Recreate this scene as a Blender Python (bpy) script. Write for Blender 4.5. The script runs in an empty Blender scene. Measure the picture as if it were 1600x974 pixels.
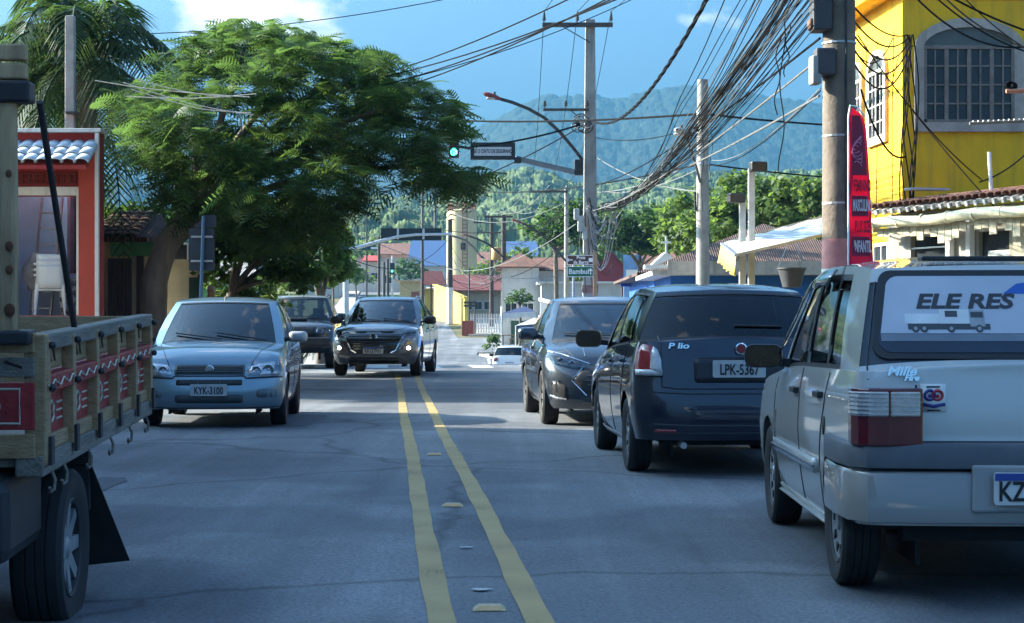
import bpy, bmesh, math, random
import numpy as np
from mathutils import Vector, Matrix, noise as mnoise
from mathutils.bvhtree import BVHTree
R = math.radians
scene = bpy.context.scene
col = scene.collection
random.seed(7); rng = np.random.default_rng(7)

# ------------------------------------------------------------------ camera, sky, sun, exposure
FPX, HOR, CAMZ = 2700.0, 505.0, 1.15          # focal length and horizon row for a 1600 px wide picture
cam_d = bpy.data.cameras.new('camera'); cam = bpy.data.objects.new('camera', cam_d); col.objects.link(cam)
cam.location = (0, 0, CAMZ); cam.rotation_euler = (R(90), 0, 0)
cam_d.sensor_width = 36; cam_d.lens = 36*FPX/1600; cam_d.shift_y = (HOR-487)/1600
cam_d.clip_start = 0.1; cam_d.clip_end = 20000
scene.camera = cam
SUN_AZ, SUN_EL = 17.0, 26.0                    # degrees ahead of straight left, degrees above the ground
_e, _a = R(SUN_EL), R(SUN_AZ)
SUN_DIR = Vector((-math.cos(_a)*math.cos(_e), math.sin(_a)*math.cos(_e), math.sin(_e)))
sun_d = bpy.data.lights.new('sun', 'SUN'); sun_d.energy = 3.6; sun_d.angle = R(0.5); sun_d.color = (1, .91, .74)
sun = bpy.data.objects.new('sun', sun_d); col.objects.link(sun)
sun.rotation_euler = SUN_DIR.to_track_quat('Z', 'Y').to_euler(); sun.location = (-30, 20, 40)
world = bpy.data.worlds.new('World'); scene.world = world; world.use_nodes = True
def build_world():
    nt = world.node_tree; N, L = nt.nodes, nt.links; N.clear()
    out = N.new('ShaderNodeOutputWorld'); bg = N.new('ShaderNodeBackground'); bg.inputs[1].default_value = 0.10
    sky = N.new('ShaderNodeTexSky'); sky.sky_type = 'NISHITA'; sky.sun_disc = False
    sky.sun_elevation = R(SUN_EL); sky.sun_rotation = math.atan2(SUN_DIR.x, SUN_DIR.y)
    sky.air_density = .8; sky.dust_density = 10.0; sky.ozone_density = 7.0; sky.altitude = 0
    tc = N.new('ShaderNodeTexCoord'); sp = N.new('ShaderNodeSeparateXYZ'); L.new(tc.outputs['Generated'], sp.inputs[0])
    # broken cumulus, drawn on the sky's directions
    mp = N.new('ShaderNodeMapping'); mp.inputs['Location'].default_value = CLOUD_OFF; mp.inputs['Scale'].default_value = (1, 1, 1.7); L.new(tc.outputs['Generated'], mp.inputs[0])
    nz = N.new('ShaderNodeTexNoise'); nz.inputs['Scale'].default_value = 5.5; nz.inputs['Detail'].default_value = 9; nz.inputs['Roughness'].default_value = .56
    L.new(mp.outputs[0], nz.inputs['Vector'])
    rp = N.new('ShaderNodeValToRGB'); rp.color_ramp.elements[0].position = .60; rp.color_ramp.elements[1].position = .72
    L.new(nz.outputs['Fac'], rp.inputs[0])
    fd = N.new('ShaderNodeMapRange'); fd.inputs[1].default_value = .02; fd.inputs[2].default_value = .12; L.new(sp.outputs[2], fd.inputs[0])
    mu = N.new('ShaderNodeMath'); mu.operation = 'MULTIPLY'; L.new(rp.outputs[0], mu.inputs[0]); L.new(fd.outputs[0], mu.inputs[1])
    mx = N.new('ShaderNodeMixRGB'); mx.inputs[2].default_value = (5.5, 5.3, 4.9, 1)
    gr = N.new('ShaderNodeMixRGB'); gr.blend_type = 'MULTIPLY'; gr.inputs[0].default_value = 1; gr.inputs[2].default_value = SKY_TINT
    L.new(sky.outputs[0], gr.inputs[1]); L.new(gr.outputs[0], mx.inputs[1]); L.new(mu.outputs[0], mx.inputs[0])
    L.new(mx.outputs[0], bg.inputs[0]); L.new(bg.outputs[0], out.inputs[0])
CLOUD_OFF = (38.393, 8.022, -.138); SKY_TINT = (.66, .95, 1.03, 1)
build_world()
vs = scene.view_settings; vs.view_transform = 'Standard'; vs.look = 'None'; vs.gamma = 1; vs.exposure = 2.6; vs.use_curve_mapping = False
scene.render.engine = 'CYCLES'; scene.cycles.use_denoising = True
scene.cycles.max_bounces = 8; scene.cycles.transparent_max_bounces = 24; scene.cycles.diffuse_bounces = 3; scene.cycles.glossy_bounces = 3
scene.cycles.volume_bounces = 0; scene.cycles.caustics_reflective = False; scene.cycles.caustics_refractive = False

# ------------------------------------------------------------------ placement helpers
def at(px, py, d):                             # a place d metres ahead that the photograph shows at (px, py)
    return Vector(((px-800)*d/FPX, d, CAMZ-(py-HOR)*d/FPX))
def axis_x(d):                                 # centre line of the road
    return 0.40-0.072*d
_PR = [(-60, 0), (0, 0), (26, 0), (34, .08), (40, .1), (46, .06), (54, -.3), (66, -.95), (79, -1.38), (96, -1.38), (112, -.85), (135, .1), (157, 1.3),
       (215, 3.3), (260, 5.8), (320, 8.2), (420, 9.5), (700, 12), (3000, 14)]
def ground_z(x, y):
    a, b = zip(*_PR)
    y2 = y
    for i in range(len(a)-1):
        if a[i] <= y2 <= a[i+1]:
            t = (y2-a[i])/(a[i+1]-a[i])
            # smooth with catmull tangents
            s0 = (b[i+1]-b[max(i-1, 0)])/(a[i+1]-a[max(i-1, 0)]); k = min(i+2, len(a)-1); s1 = (b[k]-b[i])/(a[k]-a[i])
            h = a[i+1]-a[i]; t2, t3 = t*t, t*t*t
            return (2*t3-3*t2+1)*b[i]+(t3-2*t2+t)*h*s0+(-2*t3+3*t2)*b[i+1]+(t3-t2)*h*s1
    return b[0] if y2 < a[0] else b[-1]

# ------------------------------------------------------------------ materials
_MC = {}
def new_mat(name):
    m = bpy.data.materials.new(name); m.use_nodes = True
    nt = m.node_tree; b = nt.nodes['Principled BSDF']
    return m, nt, b
def c4(c): return (c[0], c[1], c[2], 1)
def mat(name, c=(.5, .5, .5), rough=.6, metal=0.0, var=.18, scale=5.0, c2=None, bump=0.0, bscale=30.0, coat=0.0, spec=.5, emis=None, estr=0, detail=6, stretch=None, streak=0):
    if name in _MC: return _MC[name]
    m, nt, b = new_mat(name); N, L = nt.nodes, nt.links
    b.inputs['Roughness'].default_value = rough; b.inputs['Metallic'].default_value = metal
    b.inputs['Coat Weight'].default_value = coat; b.inputs['Coat Roughness'].default_value = .06; b.inputs['Specular IOR Level'].default_value = spec
    tc = N.new('ShaderNodeTexCoord'); v = tc.outputs['Object']
    if stretch:
        mp = N.new('ShaderNodeMapping'); mp.inputs['Scale'].default_value = stretch; L.new(v, mp.inputs[0]); v = mp.outputs[0]
    nz = N.new('ShaderNodeTexNoise'); nz.inputs['Scale'].default_value = scale; nz.inputs['Detail'].default_value = detail; nz.inputs['Roughness'].default_value = .62
    L.new(v, nz.inputs['Vector'])
    rp = N.new('ShaderNodeValToRGB'); rp.color_ramp.elements[0].position = .3; rp.color_ramp.elements[1].position = .7
    lo = c2 if c2 else tuple(k*(1-var) for k in c); hi = c if c2 else tuple(min(1, k*(1+var*.6)) for k in c)
    rp.color_ramp.elements[0].color = c4(lo); rp.color_ramp.elements[1].color = c4(hi)
    L.new(nz.outputs['Fac'], rp.inputs[0]); colout = rp.outputs[0]
    if streak:                                  # rain streaks and grime with their own shape
        mp2 = N.new('ShaderNodeMapping'); mp2.inputs['Scale'].default_value = (3.2, 3.2, .22); L.new(tc.outputs['Object'], mp2.inputs[0])
        n3 = N.new('ShaderNodeTexNoise'); n3.inputs['Scale'].default_value = 2.2; n3.inputs['Detail'].default_value = 7; L.new(mp2.outputs[0], n3.inputs['Vector'])
        r3 = N.new('ShaderNodeValToRGB'); r3.color_ramp.elements[0].position = .5; r3.color_ramp.elements[1].position = .75
        r3.color_ramp.elements[0].color = (0, 0, 0, 1); r3.color_ramp.elements[1].color = (streak, streak, streak, 1); L.new(n3.outputs['Fac'], r3.inputs[0])
        mm = N.new('ShaderNodeMixRGB'); mm.inputs[2].default_value = (.10, .085, .06, 1); L.new(r3.outputs[0], mm.inputs[0]); L.new(colout, mm.inputs[1]); colout = mm.outputs[0]
    L.new(colout, b.inputs['Base Color'])
    rr = N.new('ShaderNodeMapRange'); rr.inputs[3].default_value = max(.02, rough*.85); rr.inputs[4].default_value = min(1, rough*1.15); L.new(nz.outputs['Fac'], rr.inputs[0]); L.new(rr.outputs[0], b.inputs['Roughness'])
    if bump:
        n2 = N.new('ShaderNodeTexNoise'); n2.inputs['Scale'].default_value = bscale; n2.inputs['Detail'].default_value = 5; L.new(v, n2.inputs['Vector'])
        bp = N.new('ShaderNodeBump'); bp.inputs['Strength'].default_value = bump; bp.inputs['Distance'].default_value = .02; L.new(n2.outputs['Fac'], bp.inputs['Height']); L.new(bp.outputs[0], b.inputs['Normal'])
    if emis:
        b.inputs['Emission Color'].default_value = c4(emis); b.inputs['Emission Strength'].default_value = estr
    _MC[name] = m; return m
def paint(name, c, metal=.55, rough=.38, dust=.12):
    if name in _MC: return _MC[name]
    m, nt, b = new_mat(name); N, L = nt.nodes, nt.links
    b.inputs['Metallic'].default_value = metal; b.inputs['Roughness'].default_value = rough
    b.inputs['Coat Weight'].default_value = 1.0; b.inputs['Coat Roughness'].default_value = .04
    tc = N.new('ShaderNodeTexCoord'); nz = N.new('ShaderNodeTexNoise'); nz.inputs['Scale'].default_value = 3.5; nz.inputs['Detail'].default_value = 8
    L.new(tc.outputs['Object'], nz.inputs['Vector'])
    sp = N.new('ShaderNodeSeparateXYZ'); L.new(tc.outputs['Object'], sp.inputs[0])
    mr = N.new('ShaderNodeMapRange'); mr.inputs[1].default_value = .9; mr.inputs[2].default_value = .15; mr.inputs[3].default_value = .25; mr.inputs[4].default_value = 1.6; L.new(sp.outputs[2], mr.inputs[0])   # road dust on the lower panels
    ml = N.new('ShaderNodeMath'); ml.operation = 'MULTIPLY'; L.new(nz.outputs['Fac'], ml.inputs[0]); L.new(mr.outputs[0], ml.inputs[1])
    m2 = N.new('ShaderNodeMath'); m2.operation = 'MULTIPLY'; m2.inputs[1].default_value = dust; m2.use_clamp = True; L.new(ml.outputs[0], m2.inputs[0])
    mx = N.new('ShaderNodeMixRGB'); mx.inputs[1].default_value = c4(c); mx.inputs[2].default_value = (.20, .17, .13, 1); L.new(m2.outputs[0], mx.inputs[0])
    L.new(mx.outputs[0], b.inputs['Base Color'])
    cr = N.new('ShaderNodeMapRange'); cr.inputs[3].default_value = .012; cr.inputs[4].default_value = .07; L.new(ml.outputs[0], cr.inputs[0]); L.new(cr.outputs[0], b.inputs['Coat Roughness'])
    _MC[name] = m; return m
def glass(name, tint=(.25, .32, .32), refl=1.0, rough=.015):
    if name in _MC: return _MC[name]
    m = bpy.data.materials.new(name); m.use_nodes = True; nt = m.node_tree; N, L = nt.nodes, nt.links; N.clear()
    o = N.new('ShaderNodeOutputMaterial'); t = N.new('ShaderNodeBsdfTransparent'); t.inputs[0].default_value = c4(tint)
    g = N.new('ShaderNodeBsdfGlossy'); g.inputs['Roughness'].default_value = rough; g.inputs[0].default_value = (1, 1, 1, 1)
    f = N.new('ShaderNodeFresnel'); f.inputs[0].default_value = 1.55
    tc = N.new('ShaderNodeTexCoord'); nz = N.new('ShaderNodeTexNoise'); nz.inputs['Scale'].default_value = 4; nz.inputs['Detail'].default_value = 6; L.new(tc.outputs['Object'], nz.inputs['Vector'])
    mr = N.new('ShaderNodeMapRange'); mr.inputs[3].default_value = rough; mr.inputs[4].default_value = rough+.06; L.new(nz.outputs['Fac'], mr.inputs[0]); L.new(mr.outputs[0], g.inputs['Roughness'])
    ad = N.new('ShaderNodeMath'); ad.operation = 'MULTIPLY_ADD'; ad.inputs[1].default_value = refl; ad.inputs[2].default_value = .02*refl; ad.use_clamp = True; L.new(f.outputs[0], ad.inputs[0])
    mx = N.new('ShaderNodeMixShader'); L.new(ad.outputs[0], mx.inputs[0]); L.new(t.outputs[0], mx.inputs[1]); L.new(g.outputs[0], mx.inputs[2]); L.new(mx.outputs[0], o.inputs[0])
    _MC[name] = m; return m
def leafmat(name, c, ct, c2=None):
    if name in _MC: return _MC[name]
    m = bpy.data.materials.new(name); m.use_nodes = True; nt = m.node_tree; N, L = nt.nodes, nt.links; b = N['Principled BSDF']; o = N['Material Output']
    b.inputs['Roughness'].default_value = .55; b.inputs['Specular IOR Level'].default_value = .3
    tc = N.new('ShaderNodeTexCoord'); nz = N.new('ShaderNodeTexNoise'); nz.inputs['Scale'].default_value = 1.7; nz.inputs['Detail'].default_value = 4; L.new(tc.outputs['Object'], nz.inputs['Vector'])
    rp = N.new('ShaderNodeValToRGB'); rp.color_ramp.elements[0].position = .35; rp.color_ramp.elements[1].position = .68
    rp.color_ramp.elements[0].color = c4(c); rp.color_ramp.elements[1].color = c4(c2 or tuple(k*1.5 for k in c)); L.new(nz.outputs['Fac'], rp.inputs[0]); L.new(rp.outputs[0], b.inputs['Base Color'])
    t = N.new('ShaderNodeBsdfTranslucent'); t.inputs[0].default_value = c4(ct); mx = N.new('ShaderNodeMixShader'); mx.inputs[0].default_value = .42
    L.new(b.outputs[0], mx.inputs[1]); L.new(t.outputs[0], mx.inputs[2]); L.new(mx.outputs[0], o.inputs[0])
    _MC[name] = m; return m

# ------------------------------------------------------------------ mesh builder and scene tree
WM = {}
class MB:
    def __init__(s): s.v = []; s.f = []; s.m = []
    def add(s, vs_, fs, mi=0, M=None):
        k = len(s.v)
        for p in vs_: s.v.append(tuple(M @ Vector(p)) if M is not None else tuple(p))
        for f in fs: s.f.append(tuple(i+k for i in f)); s.m.append(mi)
        return s
    def box(s, c, size, rz=0, mi=0, M=None):
        x, y, z = (k/2 for k in size); q = Matrix.Translation(Vector(c)) @ Matrix.Rotation(rz, 4, 'Z')
        if M is not None: q = M @ q
        return s.add([(a, b, d) for a in (-x, x) for b in (-y, y) for d in (-z, z)], [(0, 1, 3, 2), (4, 6, 7, 5), (0, 4, 5, 1), (2, 3, 7, 6), (0, 2, 6, 4), (1, 5, 7, 3)], mi, q)
    def bar(s, a, b, w, h, up=(0, 0, 1), mi=0):            # box beam between two points
        a, b = Vector(a), Vector(b); d = (b-a).normalized(); u = Vector(up); 
        if abs(d.dot(u)) > .97: u = Vector((1, 0, 0))
        sd = d.cross(u).normalized(); u = sd.cross(d).normalized()
        vs_ = [p+sd*(i*w/2)+u*(j*h/2) for p in (a, b) for i in (-1, 1) for j in (-1, 1)]
        return s.add(vs_, [(0, 1, 3, 2), (4, 6, 7, 5), (0, 4, 5, 1), (2, 3, 7, 6), (0, 2, 6, 4), (1, 5, 7, 3)], mi)
    def tube(s, path, r, n=8, mi=0, cap=True):
        P = [Vector(p) for p in path]; k = len(P); rs = r if hasattr(r, '__len__') else [r]*k
        base = len(s.v); ref = None
        for i, p in enumerate(P):
            d = (P[min(i+1, k-1)]-P[max(i-1, 0)]).normalized()
            if ref is None: ref = Vector((0, 0, 1)) if abs(d.z) < .9 else Vector((1, 0, 0))
            u = (ref-d*ref.dot(d)).normalized(); w = d.cross(u); ref = u
            for j in range(n):
                t = 2*math.pi*j/n; s.v.append(tuple(p+(u*math.cos(t)+w*math.sin(t))*rs[i]))
        for i in range(k-1):
            for j in range(n):
                j2 = (j+1) % n; s.f.append((base+i*n+j, base+i*n+j2, base+(i+1)*n+j2, base+(i+1)*n+j)); s.m.append(mi)
        if cap:
            s.f.append(tuple(base+j for j in reversed(range(n)))); s.m.append(mi); s.f.append(tuple(base+(k-1)*n+j for j in range(n))); s.m.append(mi)
        return s
    def prism(s, poly, h, M=None, mi=0):                   # polygon in local xy, thickness h along z (centred)
        n = len(poly); vs_ = [(x, y, -h/2) for x, y in poly]+[(x, y, h/2) for x, y in poly]
        return s.add(vs_, [tuple(reversed(range(n))), tuple(range(n, 2*n))]+[(i, (i+1) % n, n+(i+1) % n, n+i) for i in range(n)], mi, M)
    def lathe(s, prof, n=24, M=None, mi=0, a0=0, a1=2*math.pi):
        k = len(prof); full = abs(a1-a0-2*math.pi) < 1e-6; m = n if full else n+1
        vs_ = [(r*math.cos(a0+(a1-a0)*j/n), r*math.sin(a0+(a1-a0)*j/n), z) for j in range(m) for r, z in prof]
        fs = [(j*k+i, ((j+1) % m)*k+i, ((j+1) % m)*k+i+1, j*k+i+1) for j in range(n) for i in range(k-1)]
        return s.add(vs_, fs, mi, M)
    def grid(s, P, mi=0, flip=False, closed=False):
        a, b = len(P), len(P[0]); fs = []
        for i in range(a-1):
            for j in range(b if closed else b-1):
                j2 = (j+1) % b; q = (i*b+j, i*b+j2, (i+1)*b+j2, (i+1)*b+j); fs.append(tuple(reversed(q)) if flip else q)
        return s.add([p for r in P for p in r], fs, mi)
    def sphere(s, c, r, n=10, mi=0):
        rr = r if hasattr(r, '__len__') else (r, r, r); k = max(4, n//2+1)
        P = [[(c[0]+rr[0]*math.sin(math.pi*i/k)*math.cos(2*math.pi*j/n), c[1]+rr[1]*math.sin(math.pi*i/k)*math.sin(2*math.pi*j/n), c[2]-rr[2]*math.cos(math.pi*i/k)) for j in range(n)] for i in range(k+1)]
        return s.grid(P, mi, closed=True)
    def build(s, name, mats, parent=None, smooth=False, bevel=0, local=False, sharp=35, solid=0, segs=2):
        me = bpy.data.meshes.new(name); V = s.v
        if parent is not None and not local:
            Mi = WM[parent.name].inverted(); V = [tuple(Mi @ Vector(p)) for p in V]
        me.from_pydata(V, [], s.f)
        for m in (mats if isinstance(mats, (list, tuple)) else [mats]): me.materials.append(m)
        if any(s.m): me.polygons.foreach_set('material_index', s.m)
        me.validate(); me.update()
        if smooth:
            bm = bmesh.new(); bm.from_mesh(me); bmesh.ops.remove_doubles(bm, verts=bm.verts, dist=1e-5); bmesh.ops.recalc_face_normals(bm, faces=bm.faces); bm.to_mesh(me); bm.free()
            me.shade_smooth(); me.set_sharp_from_angle(angle=R(sharp))
        o = bpy.data.objects.new(name, me); col.objects.link(o)
        if parent is not None: o.parent = parent; WM[o.name] = WM[parent.name]
        else: WM[o.name] = Matrix()
        if solid:
            md = o.modifiers.new('thickness', 'SOLIDIFY'); md.thickness = solid; md.offset = -1
        if bevel:
            md = o.modifiers.new('bevel', 'BEVEL'); md.width = bevel; md.segments = segs; md.limit_method = 'ANGLE'; md.angle_limit = R(40)
        return o
def tag(o, label, cat, group=None, kind=None):
    o['label'] = label; o['category'] = cat
    if group: o['group'] = group
    if kind: o['kind'] = kind
    return o
def struct(o, kind='structure'): o['kind'] = kind; return o
def thing(name, label, cat, loc=(0, 0, 0), rz=0, group=None):
    o = bpy.data.objects.new(name, None); col.objects.link(o); o.empty_display_size = .2
    o.location = loc; o.rotation_euler = (0, 0, rz); WM[o.name] = Matrix.Translation(Vector(loc)) @ Matrix.Rotation(rz, 4, 'Z')
    return tag(o, label, cat, group)
def tilt(o, rx=0, ry=0, rz=None):
    e = o.rotation_euler; o.rotation_euler = (rx, ry, e.z if rz is None else rz)
def copy_tree(o, parent=None):
    c = o.copy(); col.objects.link(c); c.parent = parent; WM[c.name] = WM[o.name]
    for ch in list(o.children):
        if ch.name != c.name: copy_tree(ch, c)
    return c
def fast_mesh(name, V, F, m, parent=None):                 # numpy quads/tris, world coordinates
    me = bpy.data.meshes.new(name); V = np.asarray(V, np.float32); F = np.asarray(F, np.int32)
    if parent is not None:
        Mi = np.array(WM[parent.name].inverted()); V = V @ Mi[:3, :3].T.astype(np.float32)+Mi[:3, 3].astype(np.float32)
    n, k = F.shape
    me.vertices.add(len(V)); me.vertices.foreach_set('co', V.ravel()); me.loops.add(n*k); me.loops.foreach_set('vertex_index', F.ravel())
    me.polygons.add(n); me.polygons.foreach_set('loop_start', np.arange(0, n*k, k, dtype=np.int32)); me.polygons.foreach_set('loop_total', np.full(n, k, np.int32))
    me.materials.append(m); me.update(calc_edges=True)
    o = bpy.data.objects.new(name, me); col.objects.link(o)
    if parent is not None: o.parent = parent; WM[o.name] = WM[parent.name]
    return o
def text(name, s, parent, loc, size, m, rot=(R(90), 0, 0), align='CENTER', xs=1.0, bold=0.0, shear=0.0, local=True, extrude=.0015):
    cu = bpy.data.curves.new(name, 'FONT'); cu.body = s; cu.size = size; cu.align_x = align; cu.align_y = 'CENTER'; cu.extrude = extrude; cu.offset = bold; cu.shear = shear; cu.resolution_u = 3
    cu.materials.append(m); tmp = bpy.data.objects.new('tmp', cu); me = bpy.data.meshes.new_from_object(tmp); me.name = name
    bpy.data.objects.remove(tmp); bpy.data.curves.remove(cu)
    if not me.materials: me.materials.append(m)
    o = bpy.data.objects.new(name, me); col.objects.link(o)
    Ml = Matrix.Translation(Vector(loc)) @ (Matrix.Rotation(rot[2], 4, 'Z') @ Matrix.Rotation(rot[1], 4, 'Y') @ Matrix.Rotation(rot[0], 4, 'X')) @ Matrix.Diagonal((xs, 1, 1, 1))
    o.parent = parent; WM[o.name] = WM[parent.name]
    o.matrix_local = Ml if local else WM[parent.name].inverted() @ Ml
    return o
def interp(tab, x):
    if x <= tab[0][0]: return tab[0][1]
    for (a, b), (c, d) in zip(tab, tab[1:]):
        if x <= c: return b+(d-b)*(x-a)/(c-a)
    return tab[-1][1]
def sinterp(tab, x):                                        # smooth (monotone-ish) interpolation
    if x <= tab[0][0]: return tab[0][1]
    n = len(tab)
    for i in range(n-1):
        a, b = tab[i]; c, d = tab[i+1]
        if x <= c:
            t = (x-a)/(c-a); p = tab[max(i-1, 0)]; q = tab[min(i+2, n-1)]
            s0 = (d-p[1])/(c-p[0]); s1 = (q[1]-b)/(q[0]-a); h = c-a; t2 = t*t; t3 = t2*t
            return (2*t3-3*t2+1)*b+(t3-2*t2+t)*h*s0+(-2*t3+3*t2)*d+(t3-t2)*h*s1
    return tab[-1][1]
BLACK = mat('black_plastic', (.018, .018, .02), .5, var=.3, scale=20)
RUBBER = mat('rubber', (.022, .022, .023), .8, var=.3, scale=15)
STEEL = mat('galvanised_steel', (.42, .44, .46), .42, .8, var=.2, scale=8)
CHROME = mat('chrome', (.75, .76, .78), .12, 1, var=.05)
CONC = mat('concrete', (.36, .34, .31), .85, var=.3, scale=4, bump=.25, bscale=25, streak=.5)
WHITE = mat('white_paint', (.72, .72, .70), .5, var=.1, scale=6)
BLACKINK = mat('black_ink', (.012, .012, .015), .6, var=.05)
WHITEINK = mat('white_ink', (.8, .8, .8), .6, var=.04)

# ------------------------------------------------------------------ cars (local axes: +X forward, +Y left, Z up, origin on the road between the wheels)
INTERIOR = mat('car_interior', (.028, .028, .032), .85, var=.3, scale=12)
LAMPGLASS = glass('lamp_glass', (.86, .88, .9), 1.0)
LAMPBACK = mat('lamp_reflector', (.62, .64, .67), .22, .9, var=.3, scale=14)
REDLENS = mat('red_lens', (.30, .012, .015), .18, var=.25, scale=18, coat=1)
DARKRED = mat('dark_red_lens', (.10, .006, .010), .16, var=.2, scale=18, coat=1)
CLEARLENS = mat('clear_lens', (.52, .50, .50), .2, var=.25, scale=24, coat=1)
AMBER = mat('amber_lens', (.55, .22, .03), .25, var=.2, scale=20, coat=1)
PLATEW = mat('plate_white', (.62, .62, .60), .45, var=.1, scale=14)
PLATEG = mat('plate_grey', (.45, .46, .46), .45, var=.12, scale=14)
PLATEBLUE = mat('plate_blue', (.02, .06, .28), .45, var=.1)
RIMM = mat('alloy_rim', (.34, .35, .36), .35, .8, var=.25, scale=18)
RIMD = mat('dark_rim', (.10, .10, .11), .4, .6, var=.3, scale=18)
HUBCAP = mat('hubcap_grey', (.26, .27, .28), .45, .4, var=.25, scale=18)
LEDLIT = mat('lit_lamp', (.9, .9, .85), .3, var=.02, emis=(1, .95, .82), estr=1.6)

class Car: pass
def car(name, label, S, loc, head, group=None, cat='car'):
    C = Car(); C.S = S
    C.root = root = thing(name, label, cat, loc, math.atan2(head[1], head[0]), group)
    L, W, Rt, tw = S['L'], S['W'], S['R'], S.get('tw', .175)
    xf, xr = L/2, -L/2; hw = W/2; fx, rx = S['fx'], S['rx']; sill = S.get('sill', .2); Ra = Rt+S.get('archgap', .055)
    af, nf, ar, nr = S.get('af', .42), S.get('nf', 2.7), S.get('ar', .3), S.get('nr', 3.4)
    prof, fset, rset = S['prof'], S['fset'], S['rset']
    def z0(x):
        s = sill
        if x > fx+Ra*.6: s = S.get('fsill', sill)
        if x < rx-Ra*.6: s = S.get('rsill', sill)
        for w in (fx, rx):
            d = abs(x-w)
            if d < Ra: return max(s, Rt+math.sqrt(max(0, Ra*Ra-d*d)))
        return s
    zs = lambda x: sinterp(S['zs'], x); zc = lambda x: sinterp(S['zc'], x)
    wx = lambda x: interp(S['wx'], x) if 'wx' in S else 1.0
    cols = []
    for i in range(13):
        th = (i/12)**1.25*math.pi/2
        x = xf-af+af*max(0, math.cos(th))**(2/nf); cols.append((x, hw*math.sin(th)**(2/nf), (x-(xf-af))/af, 0))
    side = set()
    x = xf-af-.06
    while x > xr+ar+.02: side.add(round(x, 3)); x -= .075
    for w in (fx, rx):
        for k in range(-9, 10):
            q = w+Ra*math.sin(k/9*math.pi/2)
            side.add(round(q, 4))
        side.add(round(w+Ra+.003, 4)); side.add(round(w-Ra-.003, 4))
    for q in sorted(side, reverse=True):
        if xr+ar+.005 < q < xf-af-.005: cols.append((q, hw, 0, 0))
    for i in range(13):
        th = (1-(1-(i/12))**1.25)*math.pi/2
        c_ = math.cos(th); x = xr+ar-ar*math.sin(th)**(2/nr); cols.append((x, hw*max(0, c_)**(2/nr), 0, (xr+ar-x)/ar))
    ts = S.get('ts', [0, .07, .15, .25, .36, .48, .6, .7, .79, .87, .94, 1])
    NV = 12; p = S.get('capp', 3.0)
    def pt(c_, t, sg):
        X, Y, wf, wr = c_; a = z0(X); b = zs(X); z = a+(b-a)*t; base = sill
        fr = max(0, (z-base)/(b-base)); y = Y*interp(prof, fr)*wx(X)
        return (X-wf*interp(fset, fr)+wr*interp(rset, fr), sg*y, z)
    P = []
    for c_ in cols:
        row = [pt(c_, t, -1) for t in ts]; e = row[-1]; zz = zc(c_[0])
        k = min(1, abs(e[1])/(hw*.55))
        for j in range(1, NV):
            v = -1+2*j/NV; row.append((e[0], -e[1]*v, e[2]+(zz-e[2])*k*(1-abs(v)**p)))
        row += [pt(c_, t, 1) for t in reversed(ts)]; P.append(row)
    B = MB(); B.grid(P, flip=True)
    nb = len(P[0])-1; g0, g1 = S['wb'], S['rb']; nt_ = len(ts)
    for i in range(len(P)-1):
        for j in range(nb):
            if nt_ <= j < nb-nt_ and cols[i][0] < g0-.12 and cols[i+1][0] > g1+.10: B.m[i*nb+j] = 1
    C.body = B.build('body', [S['paint'], INTERIOR], root, smooth=True, local=True, sharp=S.get('sharp', 32))
    polys_v = list(B.v); polys_f = list(B.f)
    # underbody and wheel-arch liners
    u = MB(); iw = W-2*tw-.16
    u.box(((xf+xr)/2, 0, sill+.11), (L-.5, iw, .16))
    u.box(((fx+rx)/2, 0, sill+.06), ((fx-rx)-2*Ra-.02, W*.9, .1))
    for w in (fx, rx):
        for sg in (-1, 1):
            u.add([(w+(Ra+.006)*math.cos(a), sg*yy, Rt+(Ra+.006)*math.sin(a)) for a in [math.pi*k/12 for k in range(13)] for yy in (hw-.045, hw-tw-.14)],
                  [(2*k, 2*k+1, 2*k+3, 2*k+2) for k in range(12)])
            u.box((w, sg*(hw-tw-.15), Rt+.1), (2*Ra, .02, .5))
    u.build('underbody', RUBBER, root, local=True)
    # greenhouse: belt loop to roof loop
    NU = 8; wb, bb, wt, bt = S['wb'], S['bb'], S['wt'], S['bt']; rb, rbb, rt, rbt = S['rb'], S['rbb'], S['rt'], S['rbt']
    yb = lambda x: hw*interp(prof, 1)*wx(x)-S.get('beltin', .015)
    yt = lambda x: interp(S['yt'], x); zr = lambda x: sinterp(S['zr'], x)
    G = []                                       # columns: (belt, top, kind)
    for i in range(NU+1):
        q = i/NU; xb = wb-bb*q*q; xt = wt-bt*q*q; ec = wb-bb; y1 = q*yb(ec); y2 = q*yt(wt-bt)
        zbelt = zc(xb)*(1-q**3)+zs(xb)*q**3
        G.append((Vector((xb, y1, zbelt)), Vector((xt, y2, zr(xt)+S.get('wcrown', .03)*(1-q*q))), 'W' if i < NU-0 else None, 'x'))
    sd = S['side']; kinds = []
    for (a0, b0, k), (a1, b1, _) in zip(sd, sd[1:]):
        n = 3 if k[0] == 'G' else 2
        for j in range(n):
            t = j/n; xb = a0+(a1-a0)*t; xt = b0+(b1-b0)*t
            if j == 0 and a0 == sd[0][0] and b0 == sd[0][1]:
                G[-1] = (G[-1][0], G[-1][1], k, 'y'); continue
            G.append((Vector((xb, yb(xb), zs(xb))), Vector((xt, yt(xt), zr(xt))), k, 'y'))
    for i in range(NU+1):
        q = 1-i/NU; xb = rb+rbb*q*q; xt = rt+rbt*q*q; y1 = q*yb(rb+rbb); y2 = q*yt(rt+rbt)
        zbelt = zc(xb)*(1-q**3)+zs(xb)*q**3
        G.append((Vector((xb, y1, zbelt)), Vector((xt, y2, zr(xt)+S.get('rcrown', .02)*(1-q*q))), 'B' if i < NU else None, 'r'))
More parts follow.
